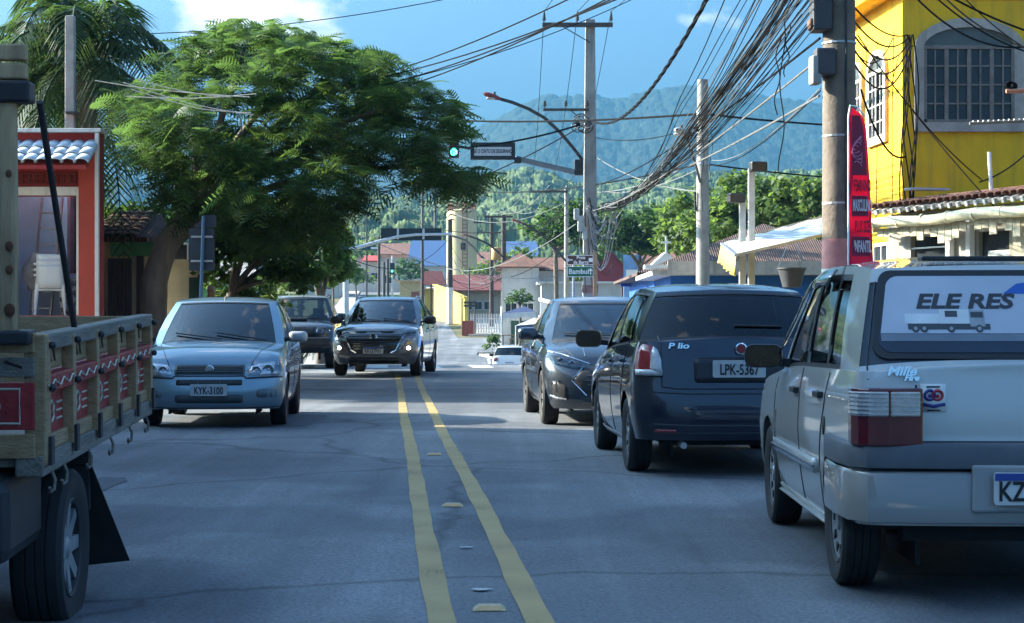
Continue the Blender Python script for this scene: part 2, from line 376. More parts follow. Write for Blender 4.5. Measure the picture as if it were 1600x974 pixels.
    tr = S.get('tr', [0, .045, .3, .6, .9, .94, 1]); bul = S.get('bulge', .02)
    def gp(g, t, sg, inset=0):
        b, tp, k, ax = g; v = b.lerp(tp, t); q = bul*4*t*(1-t)-inset
        if ax == 'y': v = Vector((v.x, v.y+q, v.z))
        elif ax == 'x': v = Vector((v.x+q*.6, v.y*(1+q*.4), v.z+q*.4))
        else: v = Vector((v.x-q*.6, v.y*(1+q*.4), v.z+q*.2))
        return (v.x, sg*v.y, v.z)
    out = {}
    frames = MB()
    for sg in (-1, 1):
        for i in range(len(G)-1):
            k = G[i][2]
            for j in range(len(tr)-1):
                a, b = tr[j], tr[j+1]; gl = None; mi = 0
                low, high = b <= tr[1]+1e-6, a >= tr[-3]-1e-6
                if k == 'W':
                    if low or high or i == NU-1: mi = 1 if not (high and b > .99) and i < NU-1 else 0
                    else: gl = 'windshield'
                elif k == 'B':
                    if i == len(G)-2-NU+0 or low or high: mi = S.get('rearborder', 1) if not (high and b > .99) else 0
                    else: gl = 'rear_window'
                elif k[0] == 'G':
                    if low: mi = 1
                    elif high: mi = 0 if b > .99 else 1
                    else: gl = 'side_window_%s_%d' % (k, sg)
                elif k == 'K': mi = 1
                ins = .008 if gl else 0
                q = [gp(G[i], a, sg, ins), gp(G[i+1], a, sg, ins), gp(G[i+1], b, sg, ins), gp(G[i], b, sg, ins)]
                if sg < 0: q = q[::-1]
                T = out.setdefault(gl, MB()) if gl else frames
                T.add(q, [(0, 1, 2, 3)], mi)
                if not gl or True:
                    kk = len(polys_v); polys_v += q; polys_f.append((kk, kk+1, kk+2, kk+3))
    fo = frames.build('pillars', [S['paint'], BLACK], root, smooth=True, local=True, sharp=40)
    C.gl = {}
    for k, T in out.items():
        nm = 'side_window' if k.startswith('side') else k
        gm = S['glass'] if nm != 'rear_window' else S.get('rglass', S['glass'])
        if nm == 'windshield': gm = S.get('wglass', S['glass'])
        C.gl[k] = T.build(nm, gm, root, smooth=True, local=True, sharp=60)
    # roof
    RP = []; cr = S.get('crown', .05); xm = (wt+rt)/2; hl = (wt-rt)/2
    for g in G:
        T = g[1]; row = []
        zmid = cr*max(0, 1-abs((T.x-xm)/hl)**3)
        for j in range(13):
            v = -1+j/6
            row.append((T.x, T.y*v, T.z-.001+zmid*(1-abs(v)**3.2)))
        RP.append(row)
    rf = MB(); rf.grid(RP, flip=False)
    kk = len(polys_v); polys_v += rf.v; polys_f += [tuple(i+kk for i in f) for f in rf.f]
    C.roof = rf.build('roof', S.get('roofpaint', S['paint']), root, smooth=True, local=True, sharp=60)
    C.bvh = BVHTree.FromPolygons([Vector(v) for v in polys_v], polys_f)
    # interior
    sx = S.get('seatx', (wb+rb)/2+.15); zb = S['zs'][len(S['zs'])//2][1]
    for sy in (-.36, .36):
        s = MB(); M = Matrix.Translation(Vector((sx, sy, zb-.12))) @ Matrix.Rotation(R(-14), 4, 'Y')
        s.add([], []); s.box((0, 0, .05), (.12, .46, .5), M=M); s.box((-.01, 0, .40), (.09, .26, .17), M=M); s.box((0, 0, .3), (.03, .14, .1), M=M)
        s.build('seat', INTERIOR, root, local=True, bevel=.035)
    s = MB(); s.box((sx-.95 if sx-.95 > rb+.15 else rb+.2, 0, zb-.02), (.12, hw*1.5, .3)); s.build('rear_seat', INTERIOR, root, local=True, bevel=.04)
    s = MB(); s.box((wb-.32, 0, zb-.0), (.34, hw*1.55, .10)); s.build('dashboard', INTERIOR, root, local=True, bevel=.03)
    s = MB(); M = Matrix.Translation(Vector((wb-.6, .36, zb+.05))) @ Matrix.Rotation(R(68), 4, 'Y')
    s.tube([M @ Vector((.18*math.cos(a), .18*math.sin(a), 0)) for a in [2*math.pi*k/16 for k in range(17)]], .015, 6)
    s.build('steering_wheel', INTERIOR, root, local=True)
    C.hw, C.xf, C.xr = hw, xf, xr
    # wheels
    for w in (fx, rx):
        for sg in (-1, 1):
            wheel(root, (w, sg*(hw-tw/2-.012), Rt), Rt, tw, sg, S.get('rim', RIMM), S.get('spokes', 5), S.get('rimfrac', .66))
    return C
def wheel(root, c, r, tw, sg, rm, spokes, rf=.66, steer=0):
    M = Matrix.Translation(Vector(c)) @ Matrix.Rotation(R(-90)*sg, 4, 'X')   # local z -> outward
    h = tw/2
    t = MB(); t.lathe([(rf*r, -h*.8), (.82*r, -h), (.93*r, -h*.98), (.985*r, -h*.8), (r, -h*.5), (r, -h*.42), (.982*r, -h*.40), (.982*r, -h*.34), (r, -h*.32), (r, -h*.05), (.982*r, -h*.03), (.982*r, h*.03), (r, h*.05), (r, h*.32), (.982*r, h*.34), (.982*r, h*.40), (r, h*.42), (r, h*.5), (.985*r, h*.8), (.93*r, h*.98), (.82*r, h), (rf*r, h*.8)], 40, M)
    w = t.build('wheel', RUBBER, root, smooth=True, local=True, sharp=30)
    q = MB(); a = rf*r
    q.lathe([(a*1.02, h*.78), (a*.98, h*.86), (a*.92, h*.80), (a*.88, h*.35), (a*.86, -h*.2), (0.02, -h*.2)], 36, M)
    if spokes:
        for k in range(spokes):
            th = 2*math.pi*k/spokes; Mr = M @ Matrix.Rotation(th, 4, 'Z')
            q.add([(a*.12, -a*.16, h*.62), (a*.95, -a*.13, h*.76), (a*.95, a*.13, h*.76), (a*.12, a*.16, h*.62), (a*.12, -a*.16, h*.3), (a*.95, -a*.13, h*.45), (a*.95, a*.13, h*.45), (a*.12, a*.16, h*.3)],
                  [(0, 1, 2, 3), (7, 6, 5, 4), (0, 4, 5, 1), (2, 6, 7, 3), (1, 5, 6, 2), (0, 3, 7, 4)], 1, Mr)
        q.lathe([(0.0, h*.74), (a*.16, h*.72), (a*.24, h*.62), (a*.26, h*.3)], 20, M, 1)
    else:                                               # pressed wheel cover with slots
        q.lathe([(0.0, h*.82), (a*.2, h*.80), (a*.26, h*.66), (a*.6, h*.62), (a*.9, h*.74)], 32, M, 1)
        for k in range(10):
            th = 2*math.pi*k/10; Mr = M @ Matrix.Rotation(th, 4, 'Z'); q.box((a*.7, 0, h*.66), (a*.2, a*.16, .012), M=Mr, mi=2)
    q.build('rim', [mat('brake_dark', (.05, .05, .052), .6, .4), rm, BLACK], w, smooth=True, local=True, sharp=30)
VD = {'F': (Vector((-1, 0, 0)), 0), 'R': (Vector((1, 0, 0)), 0), 'L': (Vector((0, -1, 0)), 1), 'S': (Vector((0, 1, 0)), 1), 'T': (Vector((0, 0, -1)), 2)}
def v3(view, a, b, depth):
    if view == 'F': return Vector((depth, a, b))
    if view == 'R': return Vector((-depth, a, b))
    if view == 'L': return Vector((a, depth, b))
    if view == 'S': return Vector((a, -depth, b))
    return Vector((a, b, depth))
def hit(C, view, a, b):
    a += .0007; d, ax = VD[view]; h = C.bvh.ray_cast(v3(view, a, b, 6), d, 12)
    if h[0] is None and ax == 0:                 # past the corner: wrap round on to the side panel
        s = 1 if a > 0 else -1; q = abs(a)
        while q > .05 and h[0] is None: q -= .006; h = C.bvh.ray_cast(v3(view, s*q, b, 6), d, 12)
        if h[0] is not None:
            x = h[0].x+d.x*((abs(a)-q)*1.6+.004); k = C.bvh.ray_cast(Vector((x, s*6, b)), Vector((0, -s, 0)), 12)
            return k[0] if k[0] is not None else h[0]
    if h[0] is None:
        n = C.bvh.find_nearest(v3(view, a, b, C.xf if ax == 0 else C.hw)); return n[0]
    return h[0]
def patch(C, view, poly, name, m, off=.004, thick=.012, step=.06, parent=None, mirror=False, smooth=True, label=None):
    bm = bmesh.new(); f = bm.faces.new([bm.verts.new((a, b, 0)) for a, b in poly])
    for ax in (0, 1):
        lo = min(q[ax] for q in poly); hi = max(q[ax] for q in poly); n = int((hi-lo)/step)
        for k in range(1, n+1):
            co = [0, 0, 0]; no = [0, 0, 0]; co[ax] = lo+(hi-lo)*k/(n+1); no[ax] = 1
            bmesh.ops.bisect_plane(bm, geom=bm.verts[:]+bm.edges[:]+bm.faces[:], plane_co=co, plane_no=no)
    d = VD[view][0]
    for v in bm.verts: v.co = hit(C, view, v.co.x, v.co.y)-d*off
    bm.normal_update()
    s = sum((fc.normal*fc.calc_area() for fc in bm.faces), Vector())
    if s.dot(d) > 0: bmesh.ops.reverse_faces(bm, faces=bm.faces[:])
    me = bpy.data.meshes.new(name); bm.to_mesh(me); bm.free(); me.materials.append(m)
    if smooth: me.shade_smooth()
    o = bpy.data.objects.new(name, me); col.objects.link(o); o.parent = parent or C.root; WM[o.name] = WM[C.root.name]
    if thick: md = o.modifiers.new('t', 'SOLIDIFY'); md.thickness = thick; md.offset = -1
    if label: o['label'] = label
    if mirror:
        mp = [(-a, b) for a, b in poly] if VD[view][1] == 0 else poly
        return o, patch(C, view if VD[view][1] == 0 else ('S' if view == 'L' else 'L'), mp, name, m, off, thick, step, parent, False, smooth, label)
    return o
def circ(a, b, r, n=20, sq=1.0): return [(a+r*math.cos(2*math.pi*k/n), b+r*sq*math.sin(2*math.pi*k/n)) for k in range(n)]
def rrect(a0, b0, a1, b1, r=.02, n=4):
    o = []
    for cx, cy, s in ((a1-r, b1-r, 0), (a0+r, b1-r, 90), (a0+r, b0+r, 180), (a1-r, b0+r, 270)):
        for k in range(n+1): t = R(s+90*k/n); o.append((cx+r*math.cos(t), cy+r*math.sin(t)))
    return o
def seam(C, view, pts, name='seam', m=None, w=.004, mirror=False, off=0.0, step=.05, parent=None):
    Q = []
    for (a, b), (c_, d_) in zip(pts, pts[1:]):
        n = max(1, int(math.hypot(c_-a, d_-b)/step))
        Q += [(a+(c_-a)*k/n, b+(d_-b)*k/n) for k in range(n)]
    Q.append(pts[-1]); views = [(view, 1)]
    if mirror: views.append((view, -1) if VD[view][1] != 1 else ('S' if view == 'L' else 'L', 1))
    for vw, sg in views:
        d = VD[vw][0]; s = MB(); s.tube([hit(C, vw, a*(sg if VD[vw][1] == 0 else 1), b*(sg if VD[vw][1] == 2 else 1))-d*off for a, b in Q], w, 5)
        s.build(name, m or BLACK, parent or C.root, local=True)
def plate(C, view, y, z, s, kind='grey', tilt_=0, w=.40, h=.13, n=0, dx=0):
    p = hit(C, view, y, z); sg = 1 if view == 'F' else -1
    M = Matrix.Translation(p+Vector((sg*.014, 0, 0))) @ Matrix.Rotation(R(90) if view == 'F' else R(-90), 4, 'Z') @ Matrix.Rotation(R(90-tilt_), 4, 'X')
    b = MB(); b.prism(rrect(-w/2, -h/2, w/2, h/2, .012, 3), .012, M); o = b.build('licence_plate', PLATEG if kind == 'grey' else PLATEW, C.root, local=True)
    o['label'] = 'licence plate reading '+s if s else 'white licence plate'
    hh = h
    if kind != 'grey':
        b = MB(); b.prism([(-w/2+.003, h/2-.032), (w/2-.003, h/2-.032), (w/2-.003, h/2-.003), (-w/2+.003, h/2-.003)], .0125, M @ Matrix.Translation((0, 0, .002))); b.build('plate_band', PLATEBLUE, o, local=True)
    if not s: return o
    tx = text('lettering', s, o, (0, 0, 0), h*.86, BLACKINK, bold=.002, xs=1)
    tx.matrix_local = M @ Matrix.Translation((dx, -.014 if kind != 'grey' else -.010, .0085)) @ Matrix.Diagonal((w*.90/max(.01, (n or len(s))*h*.86*.60), 1, 1, 1))
    return o
def mirror_(C, x, y, z, sg, m, size=(.10, .22, .13), hm=BLACK):
    b = MB(); M = Matrix.Translation((x, sg*(y+size[1]/2), z)) @ Matrix.Rotation(R(-8*sg), 4, 'Z')
    pl = rrect(-size[1]/2, -size[2]/2, size[1]/2, size[2]/2, size[2]*.36, 4)
    Mp = M @ Matrix.Rotation(R(90), 4, 'Y') @ Matrix.Rotation(R(90), 4, 'Z')   # polygon y-z, thickness along x
    k = len(pl); v = []; fs = []
    for xx, sc in ((-.5, 1.0), (-.1, 1.03), (.25, .93), (.45, .7), (.52, .4)):
        v += [(size[0]*xx, a*sc, b_*sc) for a, b_ in pl]
    for i in range(4): fs += [(i*k+j, i*k+(j+1) % k, (i+1)*k+(j+1) % k, (i+1)*k+j) for j in range(k)]
    fs += [tuple(reversed(range(k))), tuple(range(4*k, 5*k))]
    b.add(v, fs, 0, M); o = b.build('mirror', m, C.root, smooth=True, local=True, sharp=50)
    a = MB(); a.bar((x-.01, sg*(y-.06), z-.04), (x, sg*(y+.05), z-.03), .05, .045); a.build('mirror_arm', hm, o, local=True)
    g = MB(); g.add([(-size[0]*.5-.003, q*.9, w*.86) for q, w in pl], [tuple(reversed(range(k)))], 0, M); g.build('mirror_glass', mat('mirror_glass', (.012, .014, .017), .12, 0, var=.1), o, local=True)
    return o
def handle(C, x, z, sg, m=BLACK):
    v = 'L' if sg > 0 else 'S'; p = hit(C, v, x, z); b = MB()
    b.box((p.x, p.y+sg*.018, p.z), (.17, .02, .03)); b.box((p.x+.075, p.y+sg*.005, p.z), (.02, .03, .03)); b.box((p.x-.075, p.y+sg*.005, p.z), (.02, .03, .03))
    return b.build('door_handle', m, C.root, local=True, bevel=.006)
def lamp(C, view, poly, a, b, r, name='headlight', mirror=True, back=LAMPBACK, extra=None, lit=False, label=None):
    for sg in ((1, -1) if mirror else (1,)):
        pl = [(q*sg, w) for q, w in poly]
        o = patch(C, view, pl, name, back, off=.003, thick=.02, label=label)
        patch(C, view, pl, 'lens', LAMPGLASS, off=.026, thick=0, parent=o)
        d = VD[view][0]
        for (ca, cb, cr) in [(a, b, r)]+(extra or []):
            p = hit(C, view, ca*sg, cb)-d*.012; s = MB(); Mx = Matrix.Translation(p) @ Matrix.Rotation(R(90 if view == 'F' else -90), 4, 'Y')
            s.lathe([(cr, -.004), (cr*1.02, .006), (cr*.88, .008), (cr*.8, -.004)], 20, Mx, 0); s.lathe([(cr*.8, -.004), (cr*.4, -.012), (0, -.014)], 20, Mx, 1); s.lathe([(cr*.26, -.01), (cr*.22, .004), (0, .006)], 12, Mx, 0)
            s.build('bulb_ring', [CHROME, LEDLIT if lit else mat('lamp_bowl', (.35, .36, .38), .2, .8, var=.2)], o, smooth=True, local=True)
def wiper(C, base, tip, view='F'):
    s = MB(); pts = []
    for k in range(9):
        t = k/8; pts.append(hit(C, 'F', base[0]+(tip[0]-base[0])*t, base[1]+(tip[1]-base[1])*t)+Vector((.02, 0, .012)))
    s.tube(pts, .009, 5); s.build('wiper', BLACK, C.root, local=True)
def emblem(C, view, a, b, r, m=CHROME, inner=None, ring=False):
    p = hit(C, view, a, b); Mx = Matrix.Translation(p-VD[view][0]*.022) @ Matrix.Rotation(R(90 if view == 'F' else -90), 4, 'Y'); s = MB()
    s.lathe([(r, -.006), (r, .006), (r*.8, .01), (r*.72, .004)], 24, Mx, 0)
    s.lathe([(r*.72, .004), (0, .006)], 24, Mx, 1)
    return s.build('emblem', [m, inner or m], C.root, smooth=True, local=True)

# ------------------------------------------------------------------ the cars of the photograph
def place(px, d, z=None):
    x = (px-800)*d/FPX; return x
PROF = [(0, .90), (.08, .945), (.3, .985), (.55, 1.0), (.8, .985), (.93, .955), (1, .93)]
def at_front(px, d, L, head):                   # centre of a car whose front (or rear, L<0) middle is seen at px, d
    h = Vector((head[0], head[1], 0)).normalized(); X = (px-800)*d/FPX
    p = Vector((X, d, 0))-h*(L/2); p.z = ground_z(p.x, p.y); return p

def make_uno():
    S = dict(L=3.69, W=1.55, R=.285, tw=.165, fx=1.14, rx=-1.22, sill=.21, fsill=.2, rsill=.33, af=.30, nf=3.2, ar=.16, nr=5.0, archgap=.05,
             prof=[(0, .90), (.07, .95), (.3, .985), (.6, 1.0), (.85, .985), (1, .955)], fset=[(0, .03), (.25, 0), (.5, .02), (.75, .10), (1, .20)], rset=[(0, .06), (.18, .0), (.45, .01), (.52, .07), (.75, .075), (1, .10)],
             zs=[(-1.85, .955), (-.8, .945), (.3, .925), (.9, .88), (1.5, .82), (1.85, .74)], zc=[(-1.85, .985), (-.8, .98), (.5, .96), (1.0, .93), (1.5, .86), (1.85, .76)],
             wb=.90, bb=.12, wt=.20, bt=.06, rb=-1.735, rbb=.055, rt=-1.50, rbt=.05, beltin=.012,
             side=[(.78, .14, 'P'), (.68, .06, 'Ga'), (-.13, -.17, 'K'), (-.19, -.23, 'Gb'), (-.80, -.78, 'K'), (-.85, -.83, 'Gc'), (-1.20, -1.08, 'P'), (-1.68, -1.45, 'P')],
             yt=[(-1.6, .632), (-.5, .645), (.3, .62)], zr=[(-1.60, 1.375), (-1.2, 1.405), (-.4, 1.425), (.1, 1.395), (.3, 1.36)], crown=.045, bulge=.012,
             paint=paint('uno_silver_paint', (.50, .50, .485), .3, .40, .2), glass=glass('uno_glass', (.16, .19, .18), 1.1), rglass=mat('window_film', (.05, .06, .075), .12, var=.1), rim=HUBCAP, spokes=0, rearborder=0,
             tr=[0, .045, .3, .6, .86, .92, 1])
    head = Vector((.030, 1, 0)); loc = at_front(1635, 7.0, -3.69, head)
    C = car('parked_hatchback', 'silver boxy hatchback with a truck printed on its rear window, cut by the right edge', S, loc, head, 'cars along the road')
    P = S['paint']; r = C.root
    # rear window: rubber surround, printed film with the lorry picture and lettering, all lying on the curved glass
    zt, zb, yb_, yt_ = 1.352, 1.02, .645, .60; rx0, rx1 = -1.728, -1.512
    def G(y, z, o): t = (z-.975)/.40; return Vector((rx0+(rx1-rx0)*t+.045*(y/.62)**2-o*.88, y, z+o*.47))
    def rpoly(m_, rr=.055):
        o = []
        for sx_, sz_, a0 in ((1, -1, -90), (1, 1, 0), (-1, 1, 90), (-1, -1, 180)):
            for k in range(6):
                t = R(a0+90*k/5); o.append((sx_*((yb_ if sz_ < 0 else yt_)+m_-rr)+rr*math.cos(t), ((zb-m_+rr) if sz_ < 0 else (zt+m_-rr))+rr*math.sin(t)))
        return o
    def gpatch(poly, name, m_, o, par, ring=None):
        bm = bmesh.new(); bm.faces.new([bm.verts.new((a, b, 0)) for a, b in poly])
        for k in range(1, 16): bmesh.ops.bisect_plane(bm, geom=bm.verts[:]+bm.edges[:]+bm.faces[:], plane_co=(-.7+k*.0875, 0, 0), plane_no=(1, 0, 0))
        for v in bm.verts: v.co = G(v.co.x, v.co.y, o)
        bm.normal_update()
        if sum((f.normal for f in bm.faces), Vector()).x > 0: bmesh.ops.reverse_faces(bm, faces=bm.faces[:])
        me = bpy.data.meshes.new(name); bm.to_mesh(me); bm.free(); me.materials.append(m_); ob = bpy.data.objects.new(name, me); col.objects.link(ob); ob.parent = par; WM[ob.name] = WM[r.name]
        md = ob.modifiers.new('t', 'SOLIDIFY'); md.thickness = min(.02, o*.8); md.offset = -1; return ob
    sur = gpatch(rpoly(.02), 'window_rubber', BLACK, .016, r)
    gpatch(rpoly(-.004), 'window_film', mat('film_dark', (.030, .042, .062), .12, var=.15, scale=3), .019, sur)
    q = [(a, b) for a, b in rpoly(-.008) if b > 1.2]; e = .628
    gpatch([(e, 1.102)]+q+[(-e, 1.102)], 'printed_sky', mat('film_pale', (.42, .45, .52), .4, var=.10, scale=3), .021, sur)
    gpatch([(e, 1.07), (e, 1.10), (-e, 1.10), (-e, 1.07)], 'printed_ground', mat('film_mid', (.17, .19, .23), .3, var=.2), .021, sur)
    INK = mat('film_ink', (.035, .035, .04), .5)
    t = text('lettering', 'ELE RES', sur, (0, 0, 0), .092, INK, bold=.0035, shear=.25, align='LEFT', extrude=.0); t.matrix_local = Matrix()
    for v in t.data.vertices: v.co = G(.478-v.co.x*1.30, 1.233+v.co.y*.92, .0225)
    LW = mat('print_white', (.62, .64, .66), .4, var=.12, scale=9); LD = mat('print_dark', (.05, .055, .065), .4); LG = mat('print_grey', (.30, .31, .34), .4, var=.2, scale=14)
    def pr(name, y0, z0_, y1, z1, m_, o=.0225): return gpatch([(y0, z0_), (y1, z0_), (y1, z1), (y0, z1)], name, m_, o, sur)
    pr('printed_trailer', .525, 1.143, .385, 1.183, LW); pr('printed_chassis', .515, 1.118, .18, 1.141, LD); pr('printed_cab', .383, 1.142, .262, 1.202, LW); pr('printed_cab_window', .36, 1.170, .31, 1.195, LD, .0235)
    pr('printed_grille_cab', .260, 1.130, .20, 1.198, LG); pr('printed_screen', .256, 1.168, .205, 1.190, LD, .0235)
    for yy in (.485, .45, .34, .225): gpatch(circ(yy, 1.121, .016, 14), 'printed_wheel', LD, .0235, sur); gpatch(circ(yy, 1.121, .008, 10), 'printed_hub', LG, .0245, sur)
    gpatch([(.11, 1.268), (.0, 1.268), (-.06, 1.325), (.05, 1.31)], 'printed_swoosh', mat('print_blue', (.02, .10, .40), .4), .0225, sur)
    # tailgate seams, badge, sticker, rear lamps, bumper, plate
    seam(C, 'R', [(.625, 1.33), (.655, 1.17), (.685, 1.02), (.70, .92)], 'tailgate_seam', mirror=True, w=.004)
    seam(C, 'R', [(.50, .665), (-.50, .665)], 'tailgate_seam', w=.006)
    seam(C, 'R', [(.505, .665), (.505, .90)], 'tailgate_seam', mirror=True, w=.005)
    for sg in (1, -1):
        pl = [(-1.74, .50), (-1.868, .50), (-1.872, .64), (-1.862, .72), (-1.838, .757), (-1.79, .778), (-1.715, .779), (-1.715, .70)]
        b = MB(); b.prism([(x, sg*y) for x, y in pl], .235, Matrix.Translation((0, 0, .7725))); o = b.build('tail_light', DARKRED, r, local=True, bevel=.008)
        for q in ([(-1.80, .512), (-1.876, .512), (-1.880, .632), (-1.80, .632)], [(-1.80, .640), (-1.880, .640), (-1.870, .718), (-1.845, .760), (-1.79, .784), (-1.74, .784), (-1.74, .70)]):
            b = MB(); b.prism([(x, sg*y) for x, y in q], .100, Matrix.Translation((0, 0, .826))); c_ = b.build('clear_lens', CLEARLENS, o, local=True, bevel=.006)
            for k in range(6): b = MB(); b.prism([(x-.002, sg*(y+.001)) for x, y in q], .004, Matrix.Translation((0, 0, .784+k*.017))); b.build('lens_rib', LAMPBACK, c_, local=True)
    BUMP = mat('bumper_grey', (.075, .085, .10), .55, var=.2, scale=9)
    def bump_ring(z0_, z1_, off, m_, name, par=None):
        b = MB(); ring = []
        pts = [(-1.18, .775), (-1.5, .782), (-1.75, .765), (-1.825, .70), (-1.85, .5), (-1.858, 0)]
        pts = pts+[(x, -y) for x, y in reversed(pts[:-1])]
        rows = []
        for z, o in ((z0_, -.05), (z0_+.012, 0), (z1_-.015, 0), (z1_, -.012), (z1_+.002, -.09)):
            rows.append([((x-(off+o)*(1 if abs(y) < .72 else .3)), y+(off+o)*.8*(1 if y > 0 else -1)*(1 if abs(y) > .6 else 0), z) for x, y in pts])
        b.grid(rows); return b.build(name, m_, par or r, smooth=True, local=True, sharp=40)
    bp = bump_ring(.555, .665, .032, BUMP, 'rear_bumper')
    bump_ring(.335, .553, .027, paint('uno_bumper_paint', (.22, .22, .22), .25, .5, .3), 'bumper_skirt', bp)
    plate(C, 'R', .03, .49, 'KZY', 'white', n=7, dx=-.103)
    for ch in r.children:
        if ch.name.startswith('licence_plate'): ch.location.x -= .075
    WB = mat('plate_surround', (.30, .30, .30), .5); b = MB(); b.box((-1.890, 0, .487), (.02, .62, .19)); b.build('plate_recess', WB, bp, local=True, bevel=.01)
    for s_, yy, zz, sz in (('Mille', .585, .955, .052), ('Fire', .545, .928, .032)):
        t = text('badge', s_, r, (0, 0, 0), sz, CHROME, bold=.0018, shear=.3, align='CENTER', extrude=.003); t.matrix_local = Matrix.Translation(hit(C, 'R', yy-.02, zz)+Vector((-.008, 0, 0))) @ Matrix.Rotation(R(-90), 4, 'Z') @ Matrix.Rotation(R(82), 4, 'X') @ Matrix.Diagonal((1.2, 1, 1, 1))
    st = patch(C, 'R', [(.49, .79), (.385, .79), (.385, .905), (.49, .905)], 'sticker', WHITE, off=.006, thick=.003)
    NV = mat('sticker_navy', (.03, .04, .22), .5); RD = mat('sticker_red', (.45, .03, .05), .5)
    for yy, m_ in ((.452, NV), (.42, RD)):
        b = MB(); c_ = hit(C, 'R', yy, .858); b.tube([c_+Vector((-.0085, .020*math.cos(a), .020*math.sin(a))) for a in [2*math.pi*k/16 for k in range(17)]], .006, 4, cap=False); b.build('sticker_ring', m_, st, local=True)
        patch(C, 'R', circ(yy, .855, .008, 10), 'sticker_figure', m_, off=.0105, thick=.002, parent=st)
    patch(C, 'R', [(.485, .815), (.437, .806), (.39, .815), (.39, .828), (.437, .82), (.485, .828)], 'sticker_ribbon', NV, off=.0105, thick=.002, parent=st)
    for zz in (.893, .797): patch(C, 'R', [(.465, zz-.003), (.41, zz-.003), (.41, zz+.003), (.465, zz+.003)], 'sticker_line', BLACKINK, off=.0105, thick=.002, parent=st)
    # sides
    seam(C, 'L', [(.80, .90), (.84, .75), (.80, .34), (.55, .27)], 'door_seam', mirror=True); seam(C, 'L', [(-.155, .93), (-.165, .27)], 'door_seam', mirror=True)
    seam(C, 'L', [(-1.02, .93), (-.98, .78), (-.86, .55), (-.84, .27)], 'door_seam', mirror=True)
    for sg in (1, -1):
        handle(C, -.02, .815, sg); handle(C, -.84, .825, sg); mirror_(C, .60, .76, .975, sg, BLACK, (.11, .20, .125))
        v = 'L' if sg > 0 else 'S'
        o = patch(C, v, [(.78, .455), (-.80, .455), (-.80, .52), (.78, .52)], 'side_moulding', P, off=.022, thick=.03); seam(C, v, [(.78, .487), (-.8, .487)], 'moulding_strip', BUMP, w=.006, off=.024, parent=o)
        patch(C, v, [(.80, .20), (-.85, .20), (-.85, .265), (.80, .265)], 'sill_trim', P, off=.012, thick=.02)
        for x0, x1 in ((.55, -.14), (-.22, -.78)):      # wind deflectors above the windows
            b = MB(); rows = []
            for k in range(6):
                x = x0+(x1-x0)*k/5; zt_ = sinterp(S['zr'], x) - .035 - (0.30*(1-k/5)**2 if x0 > .3 else 0)
                yy = interp(S['yt'], x)+.03+(.16*(1-k/5)**2*.6 if x0 > .3 else 0)
                rows.append([(x, sg*yy, zt_+.02), (x, sg*(yy+.035), zt_-.015), (x, sg*(yy+.045), zt_-.055)])
            b.grid(rows); b.build('window_deflector', mat('smoked_plastic', (.03, .045, .05), .15, var=.1, coat=1), r, smooth=True, local=True, solid=.005)
    o = patch(C, 'L', circ(-1.02, .69, .022, 16, 1.9), 'fuel_flap_lock', BLACK, off=.006, thick=.01)
    b = MB(); b.box((-1.40, .12, 1.432), (.10, .60, .02)); b.build('roof_seal', BLACK, r, local=True, bevel=.006)
    b = MB(); b.box((-1.475, .50, 1.33), (.03, .025, .03)); b.build('tailgate_buffer', BLACK, r, local=True, bevel=.006)
    # nose (out of sight here, still a car)
    lamp(C, 'F', [(.42, .56), (.70, .56), (.72, .70), (.42, .70)], .56, .63, .05)
    patch(C, 'F', rrect(-.38, .57, .38, .69, .02), 'grille', BLACK)
    return C

